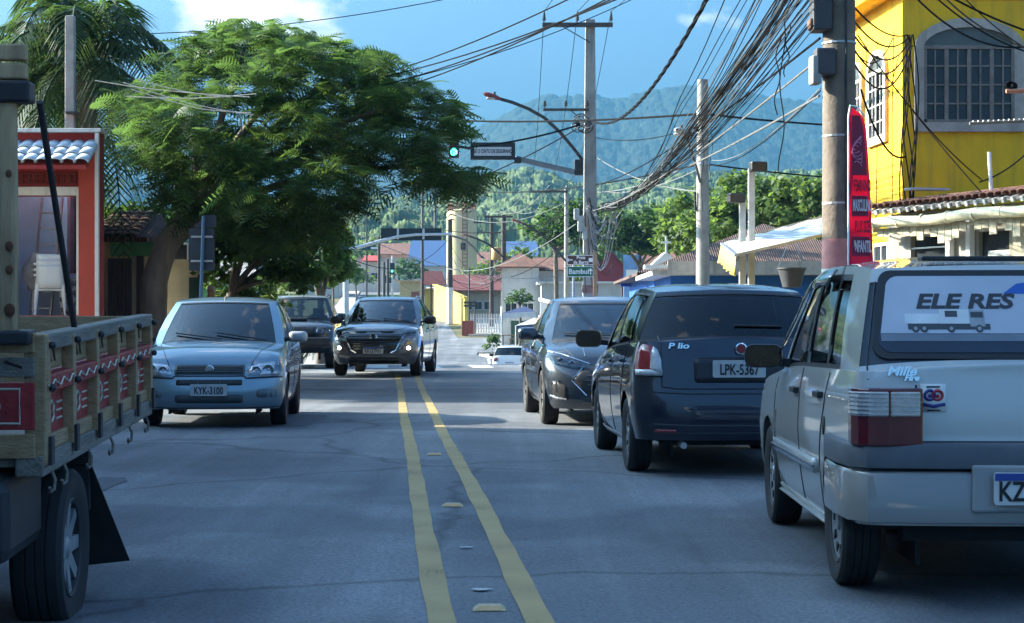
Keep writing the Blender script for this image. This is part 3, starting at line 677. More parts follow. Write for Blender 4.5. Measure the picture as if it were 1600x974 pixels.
def make_palio_rear():
    S = dict(L=3.83, W=1.63, R=.29, tw=.18, fx=1.17, rx=-1.20, sill=.2, fsill=.2, rsill=.28, af=.42, nf=2.6, ar=.34, nr=3.2, archgap=.05,
             prof=PROF, fset=[(0, .05), (.3, 0), (.5, .02), (.8, .12), (1, .26)], rset=[(0, .08), (.2, 0), (.5, .01), (.58, .06), (.8, .09), (1, .14)],
             zs=[(-1.9, 1.02), (-.9, .99), (.3, .94), (1.0, .88), (1.5, .80), (1.9, .70)], zc=[(-1.9, 1.05), (-.8, 1.0), (.5, .98), (1.0, .95), (1.5, .88), (1.9, .74)],
             wb=1.02, bb=.2, wt=.18, bt=.10, rb=-1.72, rbb=.16, rt=-1.34, rbt=.10, beltin=.01,
             side=[(.82, .08, 'P'), (.70, -.0, 'Ga'), (-.12, -.20, 'K'), (-.18, -.26, 'Gb'), (-.95, -.86, 'P'), (-1.05, -.92, 'Gc'), (-1.30, -1.06, 'P'), (-1.56, -1.24, 'P')],
             yt=[(-1.5, .555), (-.5, .60), (.3, .575)], zr=[(-1.45, 1.375), (-1.0, 1.42), (-.3, 1.44), (.2, 1.395)], crown=.045, bulge=.03, rcrown=.03,
             paint=paint('navy_paint', (.004, .009, .026), .3, .3, .03), glass=glass('palio_glass', (.10, .13, .15), 1.0), rglass=glass('palio_rear_glass', (.05, .07, .10), .7), rim=HUBCAP, spokes=0)
    head = Vector((-.050, 1, 0)); loc = at_front(1162, 12.9, -3.83, head)
    C = car('parked_hatchback', 'dark navy hatchback with tall red and white tail lamps, between silver hatchback and oncoming saloon', S, loc, head, 'cars along the road')
    P = S['paint']; r = C.root
    for sg in (1, -1):
        o = patch(C, 'R', [(sg*.60, .765), (sg*.79, .765), (sg*.79, .87), (sg*.77, .96), (sg*.73, 1.0), (sg*.66, .99), (sg*.615, .90)], 'tail_light', REDLENS, off=.03, thick=.06)
        patch(C, 'R', [(sg*.603, .77), (sg*.69, .82), (sg*.68, .92), (sg*.66, .985), (sg*.63, .96), (sg*.607, .89)], 'clear_lens', CLEARLENS, off=.04, thick=.02, parent=o)
        patch(C, 'R', [(sg*.60, .765), (sg*.79, .765), (sg*.79, .81), (sg*.60, .81)], 'clear_lens', CLEARLENS, off=.039, thick=.02, parent=o)
        emblem(C, 'R', sg*.645, .90, .025)
        patch(C, 'R', [(sg*.50, .335), (sg*.66, .335), (sg*.66, .36), (sg*.50, .36)], 'reflector', REDLENS, off=.006)
        mirror_(C, .66, .80, 1.02, sg, P, (.13, .23, .15)); handle(C, -.03, .84, sg, P); handle(C, -.88, .86, sg, P)
    seam(C, 'R', [(.60, 1.06), (.60, .68), (.5, .665), (-.5, .665), (-.60, .68), (-.60, 1.06)], 'tailgate_seam', w=.006)
    patch(C, 'R', rrect(-.36, .71, .36, .90, .03), 'plate_recess', mat('navy_recess', (.008, .010, .016), .5), off=.002)
    plate(C, 'R', 0.02, .815, 'LPK-5367')
    emblem(C, 'R', .0, .965, .045, CHROME, mat('fiat_red', (.25, .02, .03), .3))
    t = text('badge', 'P lio', r, (0, 0, 0), .060, CHROME, bold=.0018, shear=.15, extrude=.003); t.matrix_local = Matrix.Translation(hit(C, 'R', .47, .985)+Vector((-.012, 0, 0))) @ Matrix.Rotation(R(-90), 4, 'Z') @ Matrix.Rotation(R(80), 4, 'X') @ Matrix.Diagonal((1.5, 1, 1, 1))
    for zz in (.64, .40, .345): seam(C, 'R', [(.66, zz), (.4, zz-.01), (-.4, zz-.01), (-.66, zz)], 'bumper_line', mat('navy_line', (.03, .04, .05), .35), w=.007)
    seam(C, 'L', [(.90, .88), (.92, .7), (.86, .34), (.6, .26)], 'door_seam', mirror=True); seam(C, 'L', [(-.15, .95), (-.16, .26)], 'door_seam', mirror=True); seam(C, 'L', [(-1.10, .98), (-.95, .62), (-.86, .26)], 'door_seam', mirror=True)
    patch(C, 'L', [(.85, .20), (-.9, .20), (-.9, .24), (.85, .24)], 'sill_trim', mat('sill_grey', (.25, .26, .28), .4), off=.006, mirror=True)
    b = MB(); b.tube([(-1.75, .45, .25), (-1.93, .45, .245)], .024, 10); b.build('exhaust_pipe', STEEL, r, local=True)
    lamp(C, 'F', [(.40, .60), (.66, .58), (.74, .70), (.42, .72)], .56, .65, .05); patch(C, 'F', rrect(-.36, .6, .36, .69, .02), 'grille', BLACK)
    wiper_pts = [hit(C, 'R', y, 1.12+.02*(1-abs(y))) + Vector((-.015, 0, 0)) for y in [-.35, -.25, -.15, -.05, .02]]
    b = MB(); b.tube(wiper_pts, .008, 5); b.build('rear_wiper', BLACK, r, local=True)
    return C

def make_siena():
    S = dict(L=3.83, W=1.63, R=.29, tw=.18, fx=1.13, rx=-1.24, sill=.2, fsill=.21, rsill=.28, af=.42, nf=2.9, ar=.34, nr=3.2, archgap=.05,
             prof=PROF, fset=[(0, .07), (.12, .02), (.3, 0), (.56, .0), (.62, .035), (.8, .06), (1, .16)], rset=[(0, .08), (.2, 0), (.5, .01), (.58, .06), (.8, .09), (1, .14)],
             zs=[(-1.9, 1.02), (-.9, .99), (.3, .945), (1.0, .885), (1.5, .82), (1.82, .74), (1.915, .68)], zc=[(-1.9, 1.05), (-.8, 1.0), (.5, .98), (.95, .96), (1.4, .895), (1.78, .80), (1.915, .71)],
             wb=.98, bb=.22, wt=.14, bt=.12, rb=-1.72, rbb=.16, rt=-1.34, rbt=.10, beltin=.01,
             side=[(.76, .02, 'P'), (.64, -.06, 'Ga'), (-.14, -.24, 'K'), (-.20, -.30, 'Gb'), (-.95, -.86, 'P'), (-1.05, -.92, 'Gc'), (-1.30, -1.06, 'P'), (-1.56, -1.24, 'P')],
             yt=[(-1.5, .555), (-.5, .60), (.3, .575)], zr=[(-1.45, 1.375), (-1.0, 1.42), (-.3, 1.435), (.2, 1.39)], crown=.045, bulge=.03,
             paint=paint('bluegrey_paint', (.21, .31, .37), .6, .34, .14), glass=glass('siena_glass', (.12, .15, .17), 1.1), wglass=glass('siena_wind', (.08, .14, .19), .95), rim=HUBCAP, spokes=0, tr=[0, .02, .3, .6, .93, .965, 1])
    head = Vector((.066, -1, 0)); loc = at_front(326, 18.9, 3.83, head)
    C = car('oncoming_hatchback', 'pale blue-grey hatchback facing the viewer beside the wooden truck bed', S, loc, head, 'oncoming vehicles')
    r = C.root; P = S['paint']
    HL = [(.415, .585), (.60, .565), (.745, .575), (.795, .64), (.78, .715), (.70, .735), (.46, .70), (.425, .665)]
    lamp(C, 'F', HL, .64, .645, .062, extra=[(.51, .635, .052)])
    g = patch(C, 'F', rrect(-.385, .59, .385, .70, .02), 'grille', mat('grille_frame', (.10, .13, .15), .35, .3), off=.008)
    patch(C, 'F', rrect(-.365, .603, .365, .688, .015), 'grille_mesh', BLACK, off=.014, thick=.01, parent=g)
    for k in range(3): seam(C, 'F', [(.36, .622+k*.023), (-.36, .622+k*.023)], 'grille_bar', mat('grille_bar', (.05, .055, .06), .4), w=.006, off=.016, parent=g)
    emblem(C, 'F', 0, .647, .048, CHROME, mat('emblem_grey', (.45, .46, .48), .25, .8))
    patch(C, 'F', rrect(-.36, .475, .36, .535, .012), 'air_intake', BLACK, off=.003)
    for y in (-.12, .12): patch(C, 'F', rrect(y-.008, .476, y+.008, .534, .004), 'intake_rib', mat('rib_dark', (.04, .045, .05), .5), off=.01)
    seam(C, 'F', [(.78, .565), (.40, .55), (.38, .575)], 'bumper_strip', mat('bumper_strip', (.04, .045, .05), .5), w=.010, mirror=True)
    seam(C, 'F', [(-.38, .575), (.38, .575)], 'bumper_strip', w=.007)
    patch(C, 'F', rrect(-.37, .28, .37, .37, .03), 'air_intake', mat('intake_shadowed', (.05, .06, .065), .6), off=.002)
    for sg in (1, -1): patch(C, 'F', rrect(sg*.62-.11, .34, sg*.62+.11, .43, .03), 'fog_lamp_cover', mat('fog_cover', (.12, .15, .17), .5), off=.002)
    seam(C, 'F', [(.74, .235), (.4, .225), (-.4, .225), (-.74, .235)], 'bumper_lip', w=.008)
    plate(C, 'F', 0, .425, 'KYK-3100')
    seam(C, 'T', [(.88, .64), (1.3, .60), (1.66, .50), (1.80, .42), (1.845, 0), (1.80, -.42), (1.66, -.50), (1.3, -.60), (.88, -.64)], 'bonnet_seam', w=.004)
    wiper(C, (.05, .965), (-.50, 1.03)); wiper(C, (.55, .95), (-.02, 1.035))
    seam(C, 'L', [(.86, .88), (.86, .7), (.82, .34), (.6, .26)], 'door_seam', mirror=True); seam(C, 'L', [(-.17, .95), (-.18, .26)], 'door_seam', mirror=True)
    for sg in (1, -1): mirror_(C, .62, .79, 1.00, sg, mat('mirror_silver', (.42, .43, .44), .4, .3), (.12, .21, .12)); handle(C, -.05, .84, sg, P)
    b = MB(); b.tube([(.10, 0, 1.42), (.06, 0, 1.47)], .012, 6); b.build('aerial', BLACK, r, local=True)
    for sg in (1, -1): patch(C, 'R', [(sg*.60, .765), (sg*.83, .765), (sg*.80, 1.04), (sg*.66, 1.06)], 'tail_light', REDLENS, off=.03, thick=.06)
    return C

def make_onix():
    S = dict(L=4.30, W=1.74, R=.315, tw=.19, fx=1.36, rx=-1.24, sill=.2, fsill=.2, rsill=.28, af=.62, nf=2.5, ar=.4, nr=3.0, archgap=.045,
             prof=[(0, .89), (.08, .94), (.3, .98), (.5, 1.0), (.68, .985), (.74, 1.0), (.86, .985), (1, .925)], fset=[(0, .10), (.15, .02), (.4, 0), (.7, .03), (.85, .10), (1, .2)], rset=[(0, .08), (.25, 0), (.6, .0), (.8, .04), (1, .14)],
             zs=[(-2.15, .98), (-.9, .985), (.3, .93), (1.0, .90), (1.6, .84), (2.0, .75), (2.15, .70)], zc=[(-2.15, 1.02), (-.8, 1.0), (.6, .99), (1.1, .975), (1.6, .90), (2.0, .80), (2.15, .72)],
             wb=1.16, bb=.30, wt=.18, bt=.14, rb=-1.78, rbb=.2, rt=-1.02, rbt=.12, beltin=.008,
             side=[(.86, .04, 'P'), (.74, -.03, 'Ga'), (-.14, -.26, 'K'), (-.20, -.32, 'Gb'), (-.95, -.78, 'P'), (-1.0, -.82, 'Gc'), (-1.22, -.86, 'P'), (-1.58, -.90, 'P')],
             yt=[(-1.2, .54), (-.4, .60), (.3, .575)], zr=[(-1.1, 1.37), (-.7, 1.42), (-.2, 1.45), (.2, 1.40)], crown=.04, bulge=.035,
             paint=paint('graphite_paint', (.035, .050, .068), .6, .28, .05), glass=glass('onix_glass', (.32, .38, .40), 1.0), wglass=glass('onix_wind', (.42, .50, .54), 1.1), rim=RIMM, spokes=10, rimfrac=.72)
    head = Vector((.064, -1, 0)); loc = at_front(975, 19.1, 4.30, head)
    C = car('facing_saloon', 'dark graphite saloon facing the viewer, half hidden behind the navy hatchback', S, loc, head, 'cars along the road')
    r = C.root; P = S['paint']
    HL = [(.40, .665), (.55, .66), (.74, .70), (.83, .78), (.80, .83), (.66, .785), (.46, .715)]
    lamp(C, 'F', HL, .56, .70, .038, extra=[(.67, .735, .036)], back=mat('dark_reflector', (.10, .11, .13), .2, .8, var=.4, scale=20))
    seam(C, 'F', [(.80, .845), (.64, .80), (.46, .735), (.36, .70)], 'chrome_strip', CHROME, w=.010, mirror=True)
    g = patch(C, 'F', [(-.40, .36), (.40, .36), (.56, .52), (.44, .66), (-.44, .66), (-.56, .52)], 'grille', BLACK, off=.004)
    for k in range(5): seam(C, 'F', [(.43-.03*abs(k-2), .42+k*.05), (-.43+.03*abs(k-2), .42+k*.05)], 'grille_bar', mat('grille_bar2', (.06, .06, .065), .3, .3), w=.007, parent=g, off=.006)
    seam(C, 'F', [(-.44, .665), (-.57, .52), (-.41, .355)], 'chrome_strip', CHROME, w=.007, mirror=True)
    emblem(C, 'F', 0, .60, .05, CHROME, mat('gold_emblem', (.6, .45, .12), .3, .8))
    for sg in (1, -1):
        patch(C, 'F', [(sg*.60, .30), (sg*.78, .33), (sg*.80, .50), (sg*.70, .52), (sg*.62, .44)], 'fog_lamp_pod', BLACK, off=.003)
        seam(C, 'F', [(sg*.62, .315), (sg*.72, .32), (sg*.79, .345)], 'fog_lamp_trim', CHROME, w=.012, off=.006)
        mirror_(C, .74, .84, 1.03, sg, P, (.13, .24, .15)); handle(C, -.02, .86, sg, P)
    plate(C, 'F', 0, .47, '', 'white')
    seam(C, 'T', [(1.0, .68), (1.5, .66), (1.85, .52), (1.97, .3), (2.0, 0), (1.97, -.3), (1.85, -.52), (1.5, -.66), (1.0, -.68)], 'bonnet_seam', w=.004)
    seam(C, 'T', [(1.05, .34), (1.5, .40), (1.85, .40)], 'bonnet_crease', P, w=.007, mirror=True)
    seam(C, 'L', [(1.0, .88), (1.0, .7), (.94, .34), (.8, .26)], 'door_seam', mirror=True); seam(C, 'L', [(-.17, .95), (-.19, .26)], 'door_seam', mirror=True); seam(C, 'L', [(-1.1, .96), (-.95, .62), (-.88, .26)], 'door_seam', mirror=True)
    seam(C, 'L', [(1.0, .24), (-.88, .24)], 'sill_trim', CHROME, w=.012, mirror=True)
    wiper(C, (.0, 1.0), (-.55, 1.03)); wiper(C, (.6, .985), (.05, 1.04))
    b = MB(); b.box((.15, 0, 1.31), (.03, .22, .06)); b.build('inside_mirror', BLACK, r, local=True, bevel=.015)
    return C

def make_kicks():
    S = dict(L=4.30, W=1.76, R=.335, tw=.205, fx=1.36, rx=-1.26, sill=.25, fsill=.24, rsill=.32, af=.58, nf=2.9, ar=.36, nr=3.2, archgap=.05,
             prof=[(0, .90), (.08, .95), (.3, .985), (.5, 1.0), (.8, .985), (1, .94)], fset=[(0, .12), (.12, .03), (.3, 0), (.7, .0), (.85, .06), (1, .16)], rset=[(0, .08), (.25, 0), (.6, .0), (.8, .05), (1, .16)],
             zs=[(-2.15, 1.10), (-.9, 1.07), (.3, 1.03), (1.0, 1.0), (1.7, .94), (2.0, .90), (2.15, .86)], zc=[(-2.15, 1.14), (-.8, 1.1), (.6, 1.1), (1.1, 1.08), (1.7, 1.02), (2.0, .96), (2.15, .90)],
             wb=1.08, bb=.26, wt=.22, bt=.14, rb=-1.95, rbb=.2, rt=-1.55, rbt=.12, beltin=.01,
             side=[(.82, .08, 'P'), (.70, .0, 'Ga'), (-.14, -.22, 'K'), (-.20, -.28, 'Gb'), (-1.0, -.92, 'K'), (-1.06, -.98, 'Gc'), (-1.42, -1.18, 'K'), (-1.75, -1.43, 'P')],
             yt=[(-1.6, .57), (-.4, .635), (.3, .61)], zr=[(-1.6, 1.50), (-1.0, 1.55), (-.2, 1.58), (.25, 1.53)], crown=.035, bulge=.03,
             paint=paint('grey_paint', (.19, .20, .21), .75, .25, .08), roofpaint=paint('dark_roof_paint', (.03, .035, .04), .4, .3), glass=glass('kicks_glass', (.10, .13, .15), 1.1), wglass=glass('kicks_wind', (.24, .30, .34), 1.3), rim=RIMM, spokes=5, rimfrac=.72)
    head = Vector((-.06, -1, 0)); loc = at_front(583, 34.0, 4.30, head)
    C = car('oncoming_crossover', 'dark grey crossover with lit fog lamps and a wide chrome edged grille', S, loc, head, 'oncoming vehicles', 'car')
    r = C.root; P = S['paint']
    g = patch(C, 'F', [(-.34, .46), (.34, .46), (.44, .52), (.62, .88), (-.62, .88), (-.44, .52)], 'grille', mat('grille_gloss', (.012, .012, .014), .25, coat=1), off=.004)
    for k in range(6): seam(C, 'F', [(.36+k*.03, .52+k*.055), (-.36-k*.03, .52+k*.055)], 'grille_bar', mat('grille_bar3', (.035, .035, .04), .3, .3), w=.010, parent=g, off=.006)
    seam(C, 'F', [(.62, .885), (.44, .52), (.34, .47)], 'chrome_strip', CHROME, w=.018, mirror=True)
    emblem(C, 'F', 0, .77, .075, CHROME, BLACK)
    b = MB(); p = hit(C, 'F', 0, .77); b.box((p.x+.02, 0, .77), (.014, .18, .035)); b.build('emblem_bar', CHROME, r, local=True, bevel=.005)
    HL = [(.50, .78), (.66, .80), (.83, .87), (.81, .915), (.64, .895), (.53, .86)]
    lamp(C, 'F', HL, .60, .825, .032, extra=[(.70, .85, .03)], back=mat('dark_reflector', (.10, .11, .13), .2, .8))
    for sg in (1, -1):
        patch(C, 'F', [(sg*.50, .46), (sg*.70, .42), (sg*.85, .50), (sg*.86, .70), (sg*.66, .73)], 'bumper_blade', mat('bronze_panel', (.21, .205, .20), .3, .7, var=.1, coat=1), off=.010, thick=.02)
        o = patch(C, 'F', circ(sg*.69, .565, .06), 'fog_lamp', LAMPBACK, off=.02); patch(C, 'F', circ(sg*.69, .565, .038), 'fog_lamp_bulb', LEDLIT, off=.03, thick=.01, parent=o)
        mirror_(C, .74, .85, 1.12, sg, BLACK, (.13, .24, .16)); handle(C, -.02, .95, sg, P); handle(C, -1.0, .97, sg, P)
        b = MB(); b.tube([(.05, sg*.60, 1.575), (-.1, sg*.605, 1.62), (-1.1, sg*.585, 1.60), (-1.25, sg*.575, 1.55)], .014, 6); b.build('roof_rail', STEEL, r, local=True)
        v = 'L' if sg > 0 else 'S'
        patch(C, v, [(.95, .25), (-.85, .25), (-.85, .34), (.95, .34)], 'sill_trim', BLACK, off=.006)
    plate(C, 'F', 0, .52, 'RKG7F61', 'white')
    patch(C, 'F', rrect(-.5, .27, .5, .39, .03), 'air_intake', BLACK, off=.004)
    seam(C, 'T', [(1.0, .70), (1.5, .68), (1.85, .56), (1.97, .3), (2.0, 0), (1.97, -.3), (1.85, -.56), (1.5, -.68), (1.0, -.70)], 'bonnet_seam', w=.005)
    seam(C, 'L', [(.98, 1.0), (1.0, .7), (.94, .4), (.8, .34)], 'door_seam', mirror=True); seam(C, 'L', [(-.17, 1.05), (-.19, .34)], 'door_seam', mirror=True); seam(C, 'L', [(-1.12, 1.06), (-.98, .7), (-.88, .34)], 'door_seam', mirror=True)
    wiper(C, (.0, 1.10), (-.55, 1.13)); wiper(C, (.6, 1.08), (.05, 1.14))
    return C

def make_suv():
    S = dict(L=4.70, W=1.74, R=.35, tw=.22, fx=1.50, rx=-1.22, sill=.36, fsill=.36, rsill=.42, af=.44, nf=3.2, ar=.25, nr=4.0, archgap=.07,
             prof=[(0, .92), (.1, .97), (.5, 1.0), (.85, .985), (1, .95)], fset=[(0, .10), (.2, .0), (.5, .0), (.56, .05), (.85, .08), (1, .16)], rset=[(0, .04), (.3, 0), (.8, .03), (1, .08)],
             zs=[(-2.35, 1.13), (-.9, 1.12), (.3, 1.10), (1.2, 1.06), (1.9, 1.0), (2.35, .92)], zc=[(-2.35, 1.16), (-.8, 1.15), (.6, 1.15), (1.2, 1.13), (1.9, 1.07), (2.35, .96)],
             wb=.98, bb=.20, wt=.36, bt=.10, rb=-2.28, rbb=.05, rt=-2.10, rbt=.05, beltin=.01,
             side=[(.78, .26, 'P'), (.68, .18, 'Ga'), (-.10, -.16, 'K'), (-.16, -.22, 'Gb'), (-.95, -.90, 'P'), (-1.05, -1.0, 'Gc'), (-2.0, -1.90, 'P'), (-2.23, -2.05, 'P')],
             yt=[(-2.2, .60), (-.4, .635), (.4, .61)], zr=[(-2.2, 1.66), (-1.5, 1.69), (-.2, 1.70), (.4, 1.64)], crown=.035, bulge=.02,
             paint=paint('black_paint', (.008, .012, .018), .3, .3, .05), roofpaint=paint('silver_roof', (.40, .42, .44), .5, .35), glass=glass('suv_glass', (.40, .46, .46), 1.0), rim=RIMD, spokes=5)
    head = Vector((.06, -1, 0)); loc = at_front(462, 39.5, 4.70, head)
    C = car('oncoming_suv', 'black four-wheel drive with bonnet scoop and pale roof edge behind the crossover', S, loc, head, 'oncoming vehicles', 'car')
    r = C.root
    lamp(C, 'F', [(.46, .82), (.82, .80), (.84, .93), (.74, .965), (.48, .95)], .72, .875, .055, extra=[(.57, .875, .05)], back=mat('dark_reflector', (.10, .11, .13), .2, .8))
    patch(C, 'F', rrect(-.42, .80, .42, .95, .03), 'grille', BLACK, off=.006)
    patch(C, 'F', rrect(-.60, .47, .60, .60, .03), 'air_intake', BLACK, off=.006)
    for sg in (1, -1):
        lamp(C, 'F', circ(sg*.36, .60, .065), sg*.36, .60, .05, 'fog_lamp', mirror=False)
        mirror_(C, .66, .84, 1.20, sg, S['paint'], (.13, .24, .17)); handle(C, -.02, 1.0, sg)
        b = MB(); b.tube([(.1, sg*.62, 1.69), (0, sg*.62, 1.745), (-1.8, sg*.60, 1.745), (-1.95, sg*.60, 1.68)], .017, 6); b.build('roof_rail', BLACK, r, local=True)
    b = MB(); b.box((1.42, 0, 1.135), (.42, .42, .07)); b.box((1.64, 0, 1.13), (.02, .34, .04), mi=1); b.build('bonnet_scoop', [S['paint'], BLACK], r, local=True, bevel=.02)
    plate(C, 'F', .0, .70, '256', n=8, dx=.11)
    b = MB(); b.box((2.34, 0, .62), (.10, 1.6, .20)); b.build('front_bumper', mat('dark_bumper', (.03, .032, .035), .6), r, local=True, bevel=.04)
    seam(C, 'L', [(.95, 1.1), (.95, .45), (-.1, .42)], 'door_seam', mirror=True); seam(C, 'L', [(-.13, 1.1), (-.15, .42)], 'door_seam', mirror=True)
    wiper(C, (.0, 1.15), (-.55, 1.2)); wiper(C, (.6, 1.14), (.05, 1.2))
    return C

def make_white():
    S = dict(L=3.68, W=1.58, R=.30, tw=.18, fx=1.16, rx=-1.20, sill=.24, fsill=.24, rsill=.33, af=.4, nf=2.8, ar=.3, nr=3.2, archgap=.05,
             prof=PROF, fset=[(0, .05), (.3, 0), (.5, .02), (.8, .12), (1, .22)], rset=[(0, .06), (.2, 0), (.5, .01), (.58, .06), (.8, .09), (1, .16)],
             zs=[(-1.84, 1.05), (-.9, 1.02), (.3, .98), (1.0, .93), (1.5, .87), (1.84, .78)], zc=[(-1.84, 1.08), (-.8, 1.03), (.5, 1.02), (1.0, 1.0), (1.5, .93), (1.84, .82)],
             wb=.98, bb=.2, wt=.22, bt=.10, rb=-1.66, rbb=.14, rt=-1.34, rbt=.10, beltin=.01,
             side=[(.78, .12, 'P'), (.66, .04, 'Ga'), (-.12, -.18, 'K'), (-.18, -.24, 'Gb'), (-.95, -.86, 'P'), (-1.05, -.92, 'Gc'), (-1.25, -1.06, 'P'), (-1.52, -1.24, 'P')],
             yt=[(-1.5, .55), (-.5, .59), (.3, .57)], zr=[(-1.45, 1.42), (-1.0, 1.46), (-.3, 1.475), (.2, 1.43)], crown=.04, bulge=.03,
             paint=paint('white_car_paint', (.70, .70, .68), .0, .4, .1), glass=glass('white_glass', (.06, .08, .09), 1.0), rim=RIMD, spokes=5)
    head = Vector((.02, 1, 0)); loc = at_front(796, 79, -3.68, head)
    C = car('parked_compact', 'small white hatchback seen from behind, sunk beyond the brow of the road', S, loc, head, 'cars along the road')
    for sg in (1, -1):
        patch(C, 'R', [(sg*.52, .83), (sg*.78, .80), (sg*.77, .95), (sg*.56, .98)], 'tail_light', DARKRED, off=.02, thick=.04); mirror_(C, .64, .78, 1.04, sg, BLACK)
    patch(C, 'R', rrect(-.60, .34, .60, .55, .05), 'lower_bumper', BLACK, off=.01); plate(C, 'R', 0, .70, '', 'white')
    seam(C, 'R', [(.5, 1.02), (.5, .62), (-.5, .62), (-.5, 1.02)], 'tailgate_seam', w=.006)
    return C

# ------------------------------------------------------------------ ground, road, kerbs, hills, air
def ground_material(name, c, c2, c3, scale=.35):
    m, nt, b = new_mat(name); N, L = nt.nodes, nt.links; b.inputs['Roughness'].default_value = .95; b.inputs['Specular IOR Level'].default_value = .2
    tc = N.new('ShaderNodeTexCoord'); n1 = N.new('ShaderNodeTexNoise'); n1.inputs['Scale'].default_value = scale; n1.inputs['Detail'].default_value = 9; L.new(tc.outputs['Object'], n1.inputs['Vector'])
    r1 = N.new('ShaderNodeValToRGB'); r1.color_ramp.elements[0].position = .38; r1.color_ramp.elements[1].position = .62; r1.color_ramp.elements[0].color = c4(c); r1.color_ramp.elements[1].color = c4(c3)
    e = r1.color_ramp.elements.new(.5); e.color = c4(c2); L.new(n1.outputs['Fac'], r1.inputs[0]); L.new(r1.outputs[0], b.inputs['Base Color']); return m
def asphalt_material():
    m, nt, b = new_mat('asphalt'); N, L = nt.nodes, nt.links
    tc = N.new('ShaderNodeTexCoord'); v = tc.outputs['Object']
    def nz(s, d, st=None, r=.6):
        q = v
        if st: mp = N.new('ShaderNodeMapping'); mp.inputs['Scale'].default_value = st; L.new(v, mp.inputs[0]); q = mp.outputs[0]
        n = N.new('ShaderNodeTexNoise'); n.inputs['Scale'].default_value = s; n.inputs['Detail'].default_value = d; n.inputs['Roughness'].default_value = r; L.new(q, n.inputs['Vector']); return n.outputs['Fac']
    def ramp(f, a, b_, ca, cb):
        r = N.new('ShaderNodeValToRGB'); r.color_ramp.elements[0].position = a; r.color_ramp.elements[1].position = b_; r.color_ramp.elements[0].color = c4(ca); r.color_ramp.elements[1].color = c4(cb); L.new(f, r.inputs[0]); return r.outputs[0]
    base = ramp(nz(.5, 8), .3, .7, (.106, .116, .131), (.168, .180, .198))
    grit = ramp(nz(48, 4, r=.85), .32, .70, (.45, .45, .45), (1.6, 1.6, 1.6))
    wear = ramp(nz(.9, 6, (1.4, .05, 1)), .45, .7, (.80, .80, .80), (1.35, 1.33, 1.28))      # wheel-polished bands along the lane
    patchy = ramp(nz(.22, 3), .46, .50, (.70, .71, .73), (1.06, 1.05, 1.04))
    x = base
    for k in (grit, wear, patchy):
        mx = N.new('ShaderNodeMixRGB'); mx.blend_type = 'MULTIPLY'; mx.inputs[0].default_value = 1; L.new(x, mx.inputs[1]); L.new(k, mx.inputs[2]); x = mx.outputs[0]
    vo = N.new('ShaderNodeTexVoronoi'); vo.feature = 'DISTANCE_TO_EDGE'; vo.inputs['Scale'].default_value = .33; vo.inputs['Randomness'].default_value = 1
    wv = N.new('ShaderNodeTexNoise'); wv.inputs['Scale'].default_value = 1.3; wv.inputs['Detail'].default_value = 5; L.new(v, wv.inputs['Vector'])
    av = N.new('ShaderNodeMixRGB'); av.inputs[0].default_value = .35; L.new(v, av.inputs[1]); L.new(wv.outputs['Color'], av.inputs[2]); L.new(av.outputs[0], vo.inputs['Vector'])
    ck = ramp(vo.outputs['Distance'], .0, .012, (.35, .35, .35), (1, 1, 1))
    mx = N.new('ShaderNodeMixRGB'); mx.blend_type = 'MULTIPLY'; mx.inputs[0].default_value = .8; L.new(x, mx.inputs[1]); L.new(ck, mx.inputs[2]); L.new(mx.outputs[0], b.inputs['Base Color'])
    rr = N.new('ShaderNodeMapRange'); rr.inputs[3].default_value = .62; rr.inputs[4].default_value = .92; L.new(nz(1.1, 5), rr.inputs[0]); L.new(rr.outputs[0], b.inputs['Roughness'])
    bp = N.new('ShaderNodeBump'); bp.inputs['Strength'].default_value = .35; bp.inputs['Distance'].default_value = .008; L.new(nz(110, 3, r=.7), bp.inputs['Height']); L.new(bp.outputs[0], b.inputs['Normal'])
    return m
ASPH = asphalt_material()
def worn_paint(name, c, thr=.46):
    m, nt, b = new_mat(name); N, L = nt.nodes, nt.links; o = N['Material Output']; b.inputs['Roughness'].default_value = .7
    tc = N.new('ShaderNodeTexCoord'); n = N.new('ShaderNodeTexNoise'); n.inputs['Scale'].default_value = 45; n.inputs['Detail'].default_value = 8; n.inputs['Roughness'].default_value = .75; L.new(tc.outputs['Object'], n.inputs['Vector'])
    n2 = N.new('ShaderNodeTexNoise'); n2.inputs['Scale'].default_value = 2.2; n2.inputs['Detail'].default_value = 4; L.new(tc.outputs['Object'], n2.inputs['Vector'])
    ad = N.new('ShaderNodeMath'); ad.operation = 'MULTIPLY_ADD'; ad.inputs[1].default_value = .45; L.new(n2.outputs['Fac'], ad.inputs[0]); L.new(n.outputs['Fac'], ad.inputs[2])
    r = N.new('ShaderNodeValToRGB'); r.color_ramp.elements[0].position = thr; r.color_ramp.elements[1].position = thr+.10; L.new(ad.outputs[0], r.inputs[0])
    rc = N.new('ShaderNodeValToRGB'); rc.color_ramp.elements[0].color = c4(tuple(k*.65 for k in c)); rc.color_ramp.elements[1].color = c4(c); rc.color_ramp.elements[0].position = .3; L.new(n2.outputs['Fac'], rc.inputs[0]); L.new(rc.outputs[0], b.inputs['Base Color'])
    t = N.new('ShaderNodeBsdfTransparent'); mx = N.new('ShaderNodeMixShader'); L.new(r.outputs[0], mx.inputs[0]); L.new(t.outputs[0], mx.inputs[1]); L.new(b.outputs[0], mx.inputs[2]); L.new(mx.outputs[0], o.inputs[0]); return m
YELLOWLINE = worn_paint('yellow_line_paint', (.50, .34, .13), .50)
WHITELINE = worn_paint('white_line_paint', (.6, .6, .58), .52)
PAVE = mat('pavement_concrete', (.36, .34, .30), .9, var=.35, scale=2.5, bump=.3, bscale=30)
KERB = mat('kerb_concrete', (.42, .40, .36), .9, var=.35, scale=3, bump=.3, bscale=20)
